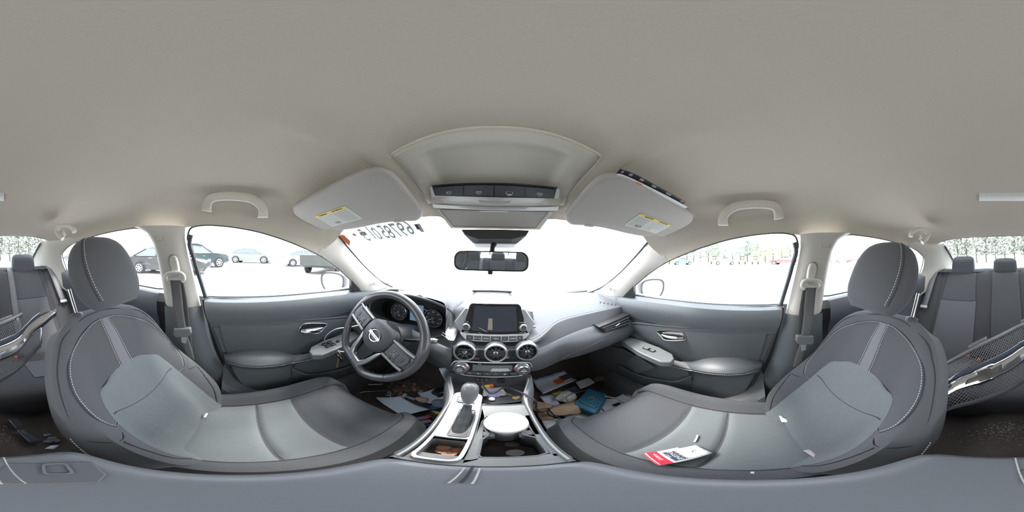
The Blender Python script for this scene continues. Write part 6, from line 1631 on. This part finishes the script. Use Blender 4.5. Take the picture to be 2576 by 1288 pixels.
for (px, py, m, lb) in ((1058, 956, NICK, 'brightest silver coin lying highest among those on the driver footwell carpet'), (1016, 971, COPPER, 'shiny copper coin near the middle of the scattered footwell coins'), (1059, 985, COPPER, 'bright copper coin beside the pale blue paper scrap in the driver footwell')):
    coin(px, py, m, lb, None, r=.0115, rise=.002)
C1 = [(946, 1003), (1007, 1001), (1082, 1032), (1030, 1048)]
paper('paper_sheet', [(945, 1003), (1006, 1001), (1083, 1033), (1012, 1047)], BLUEP, 'large pale blue paper sheet against the driver seat front', 'paper', lift=.02, curl=.012, seed=3)
paper('paper_sheet', [(1050, 990), (1092, 984), (1122, 1004), (1078, 1019)], BLUEP, 'pale blue paper scrap beside the console in the driver footwell', 'paper', lift=.012, curl=.012, seed=5)
q = [hx(1104, 927, -.150), hx(1124, 925, -.132), hx(1133, 934, -.132), hx(1128, 972, -.132)]
mb = MB(); mb.prism(q, (.002, 0, 0)); o = mb.build('paper_sheet', BLUEP); tag(o, 'pale blue paper wedge standing upright against the console side under the dashboard', 'paper')
a = fz(1112, 985, .035); cyl = thing('travel_mug', 'black cylindrical mug lying beside the console in the driver footwell', 'mug', tuple(a))
Mq = Matrix.Translation(a) @ Matrix.Rotation(math.radians(60), 4, 'Z') @ Matrix.Rotation(math.radians(90), 4, 'Y')
lathe('mug_body', [(0, -.045), (.028, -.045), (.031, -.04), (.034, .03), (.034, .035)], BLACK, cyl, Mq, 28); lathe('mug_lid', [(0, .046), (.025, .046), (.033, .042), (.035, .034)], PLASM, cyl, Mq, 28)
crumple('crumpled_napkin', fz(1063, 1008, .01), (.040, .030, .020), mat('tan_napkin', (.50, .42, .34), .9), 'crumpled tan napkin on the papers in the driver footwell', 'napkin', 4)
crumple('plastic_bag', fz(1105, 1018, .01), (.045, .045, .025), mat('clear_bag_blue', (.30, .38, .44), .2, alpha=.75), 'crumpled clear plastic bag against the console in the driver footwell', 'bag', 6)
wb_ = thing('bolt', 'white plastic bolt with a round head beside the crumpled napkin', 'bolt', tuple(fz(1025, 997)))
a, b = fz(1018, 996, .018), fz(1044, 1005, .012); Mq = frame(a, (0, 0, 1), (a - b).normalized().cross(V(0, 0, 1))); tube('bolt_head', [a + (a - b).normalized() * .008, a - (a - b).normalized() * .006], .019, mat('pale_plastic', (.55, .60, .62), .4), wb_, n=14)
tube('bolt_thread', [a.lerp(b, k / 24) for k in range(25)], [.009 if k % 2 else .0065 for k in range(25)], mat('pale_plastic', (.55, .60, .62)), wb_, n=10)
tube('twist_wire', smoothline([fz(970, 993, .006), fz(978, 995, .008), (fz(984, 991, .01)), fz(979, 986, .01), fz(975, 988, .008), fz(983, 998, .006)], 5), .0025, WPLAS, n=6)
tag(bpy.data.objects['twist_wire'], 'small curled white wire between the coins and the plastic knife', 'wire')
mg = paper('magazine', [(1028, 1044), (1068, 1040), (1098, 1068), (1060, 1076)], mat('magazine_black', (.02, .018, .02), .35), 'black magazine with white lettering between driver seat and console', 'magazine', lift=.02, curl=.006, seed=8)
MG = [(1028, 1044), (1068, 1040), (1098, 1068), (1060, 1076)]
mb = MB()
for k in range(9):
    for r_ in range(2):
        u0 = .10 + .09 * k; v0 = .30 + .30 * r_; pts = [PB(MG, u0, v0, lift=.02, l=.013), PB(MG, u0 + .05, v0, lift=.02, l=.013), PB(MG, u0 + .07, v0 + .22, lift=.02, l=.013), PB(MG, u0 + .02, v0 + .22, lift=.02, l=.013)]; mb.add(pts, [(0, 1, 2, 3)])
mb.build('cover_lettering', mat('violet_ink', (.45, .42, .60), .6), mg, smooth=False, fix=False)
paper('wrapper', [(1083, 1035), (1096, 1033), (1110, 1040), (1100, 1044)], YEL, 'small yellow wrapper above the black magazine beside the console', 'wrapper', lift=.035, curl=.01, seed=2, n=4)
paper('wrapper', [(1068, 1046), (1080, 1042), (1085, 1049), (1074, 1053)], mat('red_foil', (.5, .04, .04), .5), 'small red wrapper on the black magazine', 'wrapper', lift=.05, curl=.004, seed=2, n=4)
paper('paper_scrap', [(1076, 1022), (1094, 1020), (1108, 1029), (1085, 1032)], mat('deep_blue_paper', (.06, .14, .30), .6), 'deep blue paper scrap between the plastic bag and the yellow wrapper', 'paper', lift=.02, curl=.01, seed=12, n=4)
# ---------- passenger footwell
EN = [(1342, 962), (1420, 938), (1452, 958), (1366, 994)]
en = paper('envelope', EN, mat('envelope_white', (.74, .77, .86), .7), 'torn open letter with an orange picture at the front of the passenger footwell', 'letter', lift=.02, curl=.014, seed=9)
mb = MB(); rr = random.Random(2)
ed = [PB(EN, u, -.02 - .06 * rr.random(), lift=.02, l=.022) for u in [k / 22 for k in range(23)]]; mb.sheet([ed, [PB(EN, k / 22, .05, lift=.02, l=.020) for k in range(23)]]); mb.build('torn_edge', mat('torn_edge_blue', (.35, .44, .56), .8), en)
def onp(c4, u0, u1, v0, v1, m, par, l, name, lift=.02):
    rows = [[PB(c4, u0 + (u1 - u0) * j / 6, v0 + (v1 - v0) * i / 4, lift=lift, l=l) for j in range(7)] for i in range(5)]; return sheet(name, rows, m, par)
onp(EN, .45, .67, .42, .80, mat('orange_card', (.62, .10, .03), .6), en, .0225, 'orange_picture')
onp(EN, .67, 1.0, .30, .72, mat('dark_photo', (.09, .07, .06), .5, var=.6, vscale=60), en, .0225, 'dark_picture')
mb = MB()
for k in range(7): mb.sheet([[PB(EN, .10 + .0 * k, .25 + .08 * k, lift=.02, l=.023), PB(EN, .38, .25 + .08 * k, lift=.02, l=.023)], [PB(EN, .10, .27 + .08 * k, lift=.02, l=.023), PB(EN, .38, .27 + .08 * k, lift=.02, l=.023)]])
mb.build('small_print', GREYINK, en, smooth=False)
paper('card', [(1447, 961), (1482, 950), (1497, 963), (1460, 979)], WHITE, 'blank white card overlapping the torn letter', 'card', lift=.045, curl=.004, seed=2)
paper('flyer', [(1392, 989), (1440, 972), (1462, 980), (1412, 1003)], mat('dark_flyer', (.10, .12, .20), .5, var=.7, vscale=35), 'dark printed flyer below the torn letter', 'flyer', lift=.012, curl=.01, seed=7)
paper('flyer', [(1389, 990), (1408, 983), (1418, 992), (1399, 999)], YEL, 'small yellow flyer beneath the torn letter', 'flyer', lift=.028, curl=.004, seed=7, n=4)
paper('paper_sheet', [(1357, 1000), (1390, 989), (1412, 1022), (1384, 1026)], mat('lilac_paper', (.74, .76, .88), .7), 'pale lilac sheet between the torn letter and the brown bags', 'paper', lift=.015, curl=.01, seed=4)
paper('paper_sheet', [(1408, 1040), (1490, 1022), (1572, 1026), (1470, 1078)], mat('grey_board', (.55, .58, .57), .7), 'large grey cardboard sheet in front of the passenger seat', 'cardboard', lift=.012, curl=.006, seed=6)
paper('paper_sheet', [(1500, 1005), (1560, 1003), (1596, 1016), (1505, 1040)], WHITE, 'white sheet between the blue purse and the passenger seat', 'paper', lift=.020, curl=.010, seed=16)
paper('paper_sheet', [(1362, 1058), (1408, 1054), (1420, 1080), (1375, 1082)], WHITE, 'white sheet beside the console near the candy wrapper', 'paper', lift=.022, curl=.008, seed=26)
paper('paper_sheet', [(1405, 1056), (1436, 1058), (1458, 1072), (1418, 1082)], mat('cream_paper', (.62, .58, .52), .7), 'creased cream sheet between the grey cardboard and the candy wrapper', 'paper', lift=.030, curl=.014, seed=36)
crumple('paper_bag', fz(1422, 1036, .02), (.105, .055, .045), KRAFT, 'crumpled brown paper bag in front of the blue purse', 'paper bag', 31)
crumple('paper_bag', fz(1365, 1030, .02), (.055, .05, .035), KRAFT, 'smaller brown paper bag against the console in the passenger footwell', 'paper bag', 37)
paper('paper_bag', [(1352, 1042), (1384, 1038), (1396, 1056), (1362, 1060)], KRAFT, 'flat brown paper piece beside the console rail', 'paper bag', lift=.03, curl=.012, seed=30)
crumple('paper_bag', fz(1425, 1004, .015), (.060, .050, .040), mat('white_bag_paper', (.76, .75, .73), .8), 'white crumpled paper bag behind the brown bag', 'paper bag', 47)
crumple('crumpled_wrapper', fz(1510, 955, .01), (.048, .040, .020), mat('clear_wrap_grey', (.30, .30, .31), .2, alpha=.8), 'crumpled clear wrapper at the far end of the passenger footwell', 'wrapper', 17)
paper('card', [(1548, 1001), (1566, 992), (1600, 1008), (1578, 1018)], WHITE, 'white printed card by the passenger seat edge', 'card', lift=.035, curl=.003, seed=21)
paper('card', [(1575, 994), (1583, 992), (1612, 1010), (1604, 1013)], mat('rose_card', (.72, .62, .64), .6), 'pinkish card beside the white printed card', 'card', lift=.045, curl=.003, seed=22)
paper('phone_case', [(1538, 1019), (1556, 1012), (1572, 1023), (1562, 1028)], BLACK, 'black square case on the white sheet by the passenger seat', 'case', lift=.045, curl=.002, seed=23)
o = tube('plastic_straw', [fz(1522, 997, .10), fz(1565, 1004, .075), fz(1612, 1009, .06)], [.0045, .004, .004], mat('pink_white_plastic', (.72, .62, .64), .4), n=8); tag(o, 'pale pink drinking straw lying between purse and passenger seat', 'straw')
paper('grey_scrap', [(1538, 975), (1550, 971), (1562, 983), (1548, 986)], mat('grey_scrap', (.12, .13, .15), .5), 'dark grey scrap near the passenger door sill', 'scrap', lift=.02, curl=.004, seed=24, n=4)
# candy wrapper with red letters
CW = [(1398, 1092), (1412, 1072), (1448, 1086), (1424, 1110)]
cw_ = paper('candy_wrapper', CW, mat('teal_wrapper', (.03, .19, .22), .4), 'teal candy wrapper with red letters between console and passenger seat', 'candy wrapper', lift=.06, curl=.004, seed=25)
onp(CW, .02, .98, .22, .80, WHITE, cw_, .0055, 'white_field', lift=.06)
xa = (PB(CW, 1, .5, lift=.06) - PB(CW, 0, .5, lift=.06)); ya = (PB(CW, .5, 0, lift=.06) - PB(CW, .5, 1, lift=.06)); Mt2 = frame(PB(CW, .5, .5, lift=.06, l=.007), -xa, -ya)
text('lettering', 'SKITTLE', .030, mat('crimson_ink', (.50, .02, .08), .5), cw_, Mt2 @ Matrix.Diagonal((.8, .9, 1, 1)))
o = paper('paper_strip', [(1370, 1088), (1430, 1080), (1468, 1073), (1424, 1092)], WHITE, 'long white paper strip pointing at the candy wrapper', 'paper', lift=.085, curl=.004, seed=27)
# purse
PU = [(1480, 977), (1529, 990), (1498, 1043), (1441, 1017)]
pu = thing('purse', 'small quilted blue purse with a round silver emblem in the passenger footwell', 'purse', tuple(fz(1485, 1005)))
BLUE = mat('blue_leather', (.06, .22, .33), .4, bump=(60, .4, .004), var=.25, vscale=25)
K0 = [fz(a, b, .075) for a, b in PU]; nz = V(0, 0, 1)
def pq(u, v, l): return K0[0].lerp(K0[1], u).lerp(K0[3].lerp(K0[2], u), v) + nz * l
rows = []
for l, f in ((-.055, .90), (-.05, .98), (-.025, 1.0), (-.004, .99), (0.003, .95), (.006, .80), (.007, .3), (.007, .02)):
    r = []
    for x, y in rrect(1, 1, .10, 4): r.append(pq(.5 + x * f, .5 + y * f, l))
    rows.append(r)
sheet('purse_body', rows, BLUE, pu, closed=True, caps=True)
rows = []
for l, f in ((.000, 1.01), (.008, 1.0), (.012, .96), (.015, .8), (.016, .3), (.016, .02)):
    rows.append([pq(.5 + x * .80 * f, .44 + y * .78 * f, l) for x, y in rrect(1, 1, .10, 4)])
fl_ = sheet('flap', rows, BLUE, pu, closed=True)
for k in range(-3, 4):
    for dr in (1, -1):
        pts = [(t, .44 + dr * (t - .5) + k * .17) for t in [.12 + .76 * j / 16 for j in range(17)]]; pts = [(u, v) for u, v in pts if .09 < v < .80]
        if len(pts) > 2: tube('quilt_seam', [pq(u, v, .0165) for u, v in pts], .0011, mat('dark_blue_seam', (.015, .07, .12), .6), fl_, n=4)
ec = pq(.52, .50, .018); Mp = Matrix.Translation(ec)
tube('emblem_ring', [ec + V(.012 * math.cos(a), .012 * math.sin(a), .001) for a in [2 * PI * k / 20 for k in range(20)]], .0022, SILV, fl_, n=6, closed=True)
tube('emblem_bar', [ec + V(-.009, 0, .001), ec + V(.009, 0, .001)], .002, SILV, fl_, n=6); tube('emblem_bar', [ec + V(0, -.009, .001), ec + V(0, .009, .001)], .002, SILV, fl_, n=6)
tube('zipper', [pq(.04, .98, -.02), pq(.5, 1.0, -.02), pq(.96, .99, -.02)], .004, BLACK, pu, n=6)
o = tube('purse_strap', smoothline([pq(0, .15, .0), fz(1462, 985, .05), fz(1440, 990, .07), fz(1425, 1000, .08), fz(1432, 1012, .06), pq(0, .75, 0)], 6), .0028, mat('tan_strap', (.30, .22, .12), .5), pu, n=6)
# charging cable
cb = smoothline([V(-.022, .462, -.447), V(-.012, .44, -.46), V(.01, .41, -.462), hz(1270, 975, -.455), hz(1310, 987, -.44), hz(1335, 1000, -.44), hz(1349, 1012, -.46), hz(1352, 1030, -.55), fz(1378, 1028, .10), fz(1395, 1045, .09), fz(1430, 1058, .07), fz(1470, 1058, .06), fz(1505, 1048, .06), fz(1519, 1036, .07), fz(1512, 1028, .09)], 6)
o = tube('charging_cable', cb, .0028, RUB, n=8); tag(o, 'black charging cable running from the console over the passenger footwell litter', 'cable')
o = tube('charging_cable', smoothline([fz(1382, 1026, .11), fz(1378, 1040, .08), fz(1400, 1052, .06), fz(1440, 1066, .05), fz(1470, 1078, .05)], 6), .0026, RUB, n=8); tag(o, 'second black cable lying across the grey cardboard', 'cable')
# ---------- on the console
TZ = -.486
def tz(px, py, l=0.0): return hz(px, py, TZ + l)
lt_ = thing('lighter', 'teal lighter in the front tray of the console', 'lighter', tuple(tz(1195, 967)))
a, b = tz(1177, 966, .006), tz(1213, 969, .006); tube('lighter_body', [a, b], .0085, mat('teal_plastic', (.01, .17, .15), .35), lt_, n=12, flat=.6); tube('lighter_cap', [a, a + (a - b).normalized() * .010], .0085, NICK, lt_, n=12, flat=.6)
text('lettering', 'MENTHOL', .006, WINK, lt_, frame(a.lerp(b, .5) + V(0, 0, .0062), b - a, V(0, 1, 0)))
a, b = tz(1212, 974, .008), tz(1238, 969, .014); ls_ = thing('lip_balm', 'yellow and orange lip balm tube beside the teal lighter', 'lip balm', tuple(a))
tube('balm_tube', [a, a.lerp(b, .75)], .0075, mat('pale_yellow_plastic', (.70, .48, .12), .4), ls_, n=12); tube('balm_cap', [a.lerp(b, .76), b + (b - a) * .1], .008, mat('orange_plastic', (.72, .13, .03), .4), ls_, n=12)
def trp(name, c4, m, label, cat, l0, curl, seed, n=6, th=.0008):
    P = [tz(a, b, l0) for a, b in c4]; rr = random.Random(seed); ph = [rr.uniform(0, 6) for _ in range(4)]
    rows = [[P[0].lerp(P[1], j / n).lerp(P[3].lerp(P[2], j / n), i / n) + V(0, 0, curl * (.6 + .4 * math.sin(4 * j / n + ph[0]) + .4 * math.sin(5 * i / n + ph[1]))) for j in range(n + 1)] for i in range(n + 1)]
    o = sheet(name, rows, m, solid=th); return tag(o, label, cat)
trp('receipt', [(1216, 978), (1262, 973), (1277, 995), (1214, 999)], mat('receipt_paper', (.50, .49, .50), .7), 'crumpled grey receipt in the console tray behind the gear knob', 'receipt', .006, .004, 3)
o = trp('plastic_tag', [(1234, 986), (1259, 983), (1256, 1000), (1228, 999)], mat('violet_clear_plastic', (.40, .36, .60), .15, alpha=.8), 'clear violet plastic case on the receipt in the console tray', 'plastic case', .012, .003, 4)
lathe('round_button', [(0, .004), (.006, .004), (.008, .002), (.008, 0)], mat('pale_plastic', (.55, .60, .62)), o, Matrix.Translation(tz(1237, 1004, .016)), 20)
kt = thing('key', 'brass door key in the console tray', 'key', tuple(tz(1290, 998)))
a, b = tz(1277, 991, .012), tz(1298, 999, .012); kd = (b - a).normalized()
plate('key_bow', rrect(.016, .020, .006), .0018, BRASS, kt, frame(b, kd, kd.cross(V(0, 0, -1))), bev=.0004); 
kb_ = frame(a.lerp(b, .4), kd, V(0, 0, 1).cross(kd)); plate('key_blade', [(-.016, -.002), (-.012, -.0035), (-.010, -.002), (-.006, -.0035), (-.003, -.002), (0, -.0035), (.010, -.003), (.010, .003), (-.016, .003)], .0016, BRASS, kt, kb_)
trp('leather_strip', [(1224, 1002), (1322, 990), (1331, 1008), (1228, 1019)], RUB, 'torn black leather piece at the rear of the console tray', 'leather piece', .010, .005, 9)
cupt = thing('cup', 'white cup with a wide white lid standing in the console cup holder', 'cup', tuple(V(.0325, .267, -.53)))
Mc2 = Matrix.Translation((.0325, .267, 0)) @ Matrix.Diagonal((.95, .95, 1, 1))
lathe('cup_body', [(0, -.532), (.022, -.532), (.024, -.528), (.034, -.440), (.035, -.436)], mat('cup_white', (.62, .60, .62), .4), cupt, Mc2, 40)
lathe('cup_lid', [(.036, -.446), (.0385, -.443), (.0395, -.438), (.0385, -.433), (.034, -.431), (.028, -.432), (0, -.4325)], WPLAS, cupt, Mc2, 48)
cg = 'copper coins in the console tray'
ZT = zt - .043
for i, (px, py, r_) in enumerate(((1110, 1127, 0), (1108, 1134, 0), (1124, 1141, 0), (1150, 1134, 0), (1130, 1125, 0), (1158, 1121, 0))):
    coin(px, py, COPPER, ['copper coin on top at the left of the tray pile', 'copper coin half under the leftmost top coin', 'copper coin at the near edge of the tray pile', 'copper coin at the right of the tray pile, nearest the chrome frame', 'copper coin at the back middle of the tray pile', 'darkest copper coin tucked against the far tray wall'][i], cg, at=lambda a, b: hz(a + 6, b, ZT), r=.0095, rise=[.005, .002, .003, .004, .001, .001][i])
coin(1288, 1118, NICK, 'dark nickel coin in the cup holder well nearest the cup', None, at=lambda a, b: hz(a, b, zt - .080), r=.0105)
coin(1296, 1139, mat('bright_token', (.8, .8, .82), .4), 'bright white token in the cup holder well', None, at=lambda a, b: hz(a, b, zt - .080), r=.012)
# ---------- keys on a white loop round the steering wheel spoke
kl = thing('hanging_keys', 'keys hanging on a white cable tie loop from the steering wheel', 'keys', tuple(hy(852, 886, .40)))
lp = [(903, 818, .47), (880, 823, .44), (845, 828, .42), (822, 843, .41), (816, 860, .405), (828, 876, .40), (855, 884, .40), (880, 885, .41), (903, 889, .43)]
tube('cable_tie', smoothline([hy(a, b, y) for a, b, y in lp], 6), .0026, WPLAS, kl, n=8)
c = hy(853, 888, .40); tube('key_ring', [c + V(.009 * math.cos(a), .003 * math.cos(a), -.008 + .010 * math.sin(a)) for a in [2 * PI * k / 20 for k in range(20)]], .0012, NICK, kl, n=6, closed=True)
c = hy(857, 905, .402); box('key_fob', tuple(c), (.020, .010, .028), BLACK, kl, bev=.004)
c1 = hy(851, 905, .395); c2 = hy(847, 925, .395); tube('key_blade', [c1, c1.lerp(c2, .4), c2], [.0045, .003, .0028], BRASS, kl, n=8, flat=.4); lathe('key_bow', [(0, .001), (.008, .001), (.009, 0), (.008, -.001), (0, -.001)], NICK, kl, Matrix(((1, 0, 0, c1.x), (0, 0, -1, c1.y), (0, 1, 0, c1.z), (0, 0, 0, 1))), 20)
# ---------- on the passenger seat
def szp(px, py): return sz(px, py)
def tagcard(name, c4, label, h):
    P = [sz(a, b, 1, h) for a, b in c4]
    def Q(u, v, l=0.0): return P[0].lerp(P[1], u).lerp(P[3].lerp(P[2], u), v) + V(0, 0, l + .006 * (u - .3) ** 2)
    rows = [[Q(i / 10, j / 4) for j in range(5)] for i in range(11)]
    o = sheet(name, rows, WHITE, solid=.0007); tag(o, label, 'tag'); return o, Q
REDI = mat('tag_red', (.62, .02, .05), .5)
o, Q = tagcard('hang_tag', [(1617, 1141), (1704, 1126), (1745, 1150), (1655, 1171)], 'lower red and white paper tag on the passenger seat, mostly covered', .004)
sheet('red_band', [[Q(i / 10 * .2, j / 4, .0012) for j in range(5)] for i in range(3)], REDI, o)
o, Q = tagcard('hang_tag', [(1624, 1139), (1750, 1120), (1793, 1140), (1664, 1170)], 'red and white paper tag with a black text box on top of the passenger seat', .010)
sheet('red_band', [[Q(.0 + .20 * i / 6, j / 4, .0012) for j in range(5)] for i in range(7)], REDI, o)
sheet('black_panel', [[Q(.26 + .24 * i / 6, .14 + .74 * j / 4, .0012) for j in range(5)] for i in range(7)], mat('panel_ink', (.05, .06, .09), .5), o)
dx_ = (Q(.5, 1) - Q(.5, 0)).normalized(); dy_ = (Q(1, .5) - Q(0, .5)).normalized()
text('lettering', 'CHECK\nENGINE\nOIL', .0125, WINK, o, frame(Q(.38, .5, .0026), dx_, dy_))
text('lettering', 'WARNING', .009, WINK, o, frame(Q(.10, .5, .0026), dx_, dy_))
tube('tag_hole', [Q(.80, .52, .002) + V(.006 * math.cos(a), .006 * math.sin(a), 0) for a in [2 * PI * k / 12 for k in range(8)]], .0006, INK, o, n=4)
for k, (px, py) in enumerate(((1754, 1096), (1752, 1102), (1748, 1108))):
    pass
o = tube('white_clip', smoothline([sz(1755, 1095, 1, .004), sz(1753, 1101, 1, .005), sz(1747, 1112, 1, .004)], 4), [.0028, .0022, .003, .002, .003, .0022, .003, .002, .0028], WPLAS, n=8); tag(o, 'small white plastic clip on the passenger seat above the red tag', 'clip')
def scard(name, c4, l, label, cat, m=WHITE):
    P = [sz(a, b, 1, l) for a, b in c4]; rows = [[P[0].lerp(P[1], j / 4).lerp(P[3].lerp(P[2], j / 4), i / 4) + V(0, 0, .003 * math.sin(j + i)) for j in range(5)] for i in range(5)]
    o = sheet(name, rows, m, solid=.0007); tag(o, label, cat); return o, P
o, P = scard('seat_label', [(1955, 1036), (1992, 1038), (2012, 1062), (1966, 1061)], .014, 'white printed label sticking up at the outer corner of the passenger seat back', 'label')
def lines(o, P, n, u0, u1, v0, v1, l=.004):
    mb = MB(); q = lambda u, v: P[0].lerp(P[1], u).lerp(P[3].lerp(P[2], u), v) + V(0, 0, l)
    for k in range(n): v = v0 + (v1 - v0) * k / n; mb.add([q(u0, v), q(u1, v), q(u1, v + .5 * (v1 - v0) / n), q(u0, v + .5 * (v1 - v0) / n)], [(0, 1, 2, 3)])
    mb.build('print', INK, o, smooth=False, fix=False)
lines(o, P, 5, .15, .6, .2, .7)
o, P = scard('seat_label', [(2008, 1090), (2050, 1093), (2085, 1127), (2036, 1127)], .010, 'white barcode label tucked between the passenger seat cushion and back', 'label'); lines(o, P, 8, .2, .75, .15, .6)
o, P = scard('paper_scrap', [(2020, 1133), (2075, 1126), (2120, 1155), (2062, 1158)], .012, 'crumpled pinkish paper below the barcode label on the passenger seat', 'paper', mat('dull_pink_paper', (.50, .43, .42), .7, var=.2, vscale=20))
o = box('orange_crumb', tuple(sz(1893, 1189, 1, .01)), (.008, .004, .003), WPLAS); tag(o, 'tiny white scrap at the inner edge of the passenger seat', 'scrap')
o = tube('white_scrap', [hz(514, 1050, -.700), hz(520, 1040, -.700)], .004, WPLAS, n=6); tag(o, 'small white scrap in the crease of the driver seat', 'scrap')
# ---------- rear footwell litter
paper('plastic_fragment', [(16, 1053), (42, 1051), (62, 1070), (42, 1080)], mat('fragment_grey', (.06, .06, .065), .35), 'grey broken trim piece on the floor behind the driver seat', 'broken trim', lift=.04, curl=.004, seed=2, th=.003)
paper('plastic_fragment', [(42, 1081), (60, 1082), (108, 1112), (76, 1116)], mat('fragment_blue', (.07, .08, .095), .35), 'longer broken trim piece just below the grey one behind the driver seat', 'broken trim', lift=.03, curl=.006, seed=12, th=.003)
paper('card', [(112, 1129), (128, 1121), (150, 1120), (134, 1131)], mat('bluish_card', (.62, .72, .85), .5), 'bright bluish card under the inner edge of the driver seat back', 'card', lift=.06, curl=.003, seed=2, n=4)
for k, (px, py) in enumerate(((118, 1095), (130, 1104), (122, 1112), (140, 1110))):
    crumple('trim_debris', fz(px, py, .01), (.018, .014, .010), mat('debris_grey', (.16, .16, .17), .4), ['small grey scrap nearest the broken trim behind the driver seat', 'grey scrap directly against the driver seat back', 'grey scrap above the bluish card', 'grey scrap right of the bluish card'][k], 'scrap', 60 + k)
mb = MB(); rr = random.Random(9)
def crumbs(n, cx, cy, sx_, sy_, smin, smax):
    for k in range(n):
        px, py = rr.gauss(cx, sx_), rr.gauss(cy, sy_)
        if not (900 < py < 1135): continue
        p = fz(px % 2576, py, .003); q = rr.uniform(smin, smax); mb.add([p + V(q, 0, 0), p + V(0, q * .7, 0), p + V(-q * .8, 0, 0), p + V(0, -q, 0), p + V(0, 0, q * .6)], [(0, 1, 4), (1, 2, 4), (2, 3, 4), (3, 0, 4), (0, 3, 2, 1)])
crumbs(170, 2510, 1090, 50, 14, .0012, .004); crumbs(60, 2540, 1075, 30, 8, .002, .006); crumbs(50, 20, 1095, 25, 16, .001, .003)
crumbs(120, 1590, 975, 35, 10, .0012, .003); crumbs(80, 1480, 935, 40, 12, .001, .0025); crumbs(100, 1010, 975, 45, 18, .001, .003)
o = mb.build('crumbs', mat('pale_crumbs', (.26, .24, .22), .8), smooth=False, fix=False); tag(o, 'pale crumbs and grit scattered over the footwell carpets', 'crumbs', None, 'stuff')
# buckles on the rear cushion
for k, (px, py) in enumerate(((2440, 900), (2469, 909), (45, 903))):
    p = hf(px, py, lambda P: P.z - interp([-1.02, -.85, -.62], [-.70, -.68, -.65], P.y)); b_ = thing('seat_belt_buckle', ['red and black rear buckle lying nearest the passenger side', 'red and black rear buckle beside the seat centre', 'red and black rear buckle seen through the grille mesh behind the driver seat'][k], 'seat belt buckle', tuple(p), 'rear seat buckles')
    box('buckle_body', tuple(p + V(-.02, -.02, .012)), (.05, .03, .018), BLACK, b_, bev=.004); box('release_button', tuple(p + V(.012, .0, .016)), (.018, .024, .014), RED, b_, bev=.002)
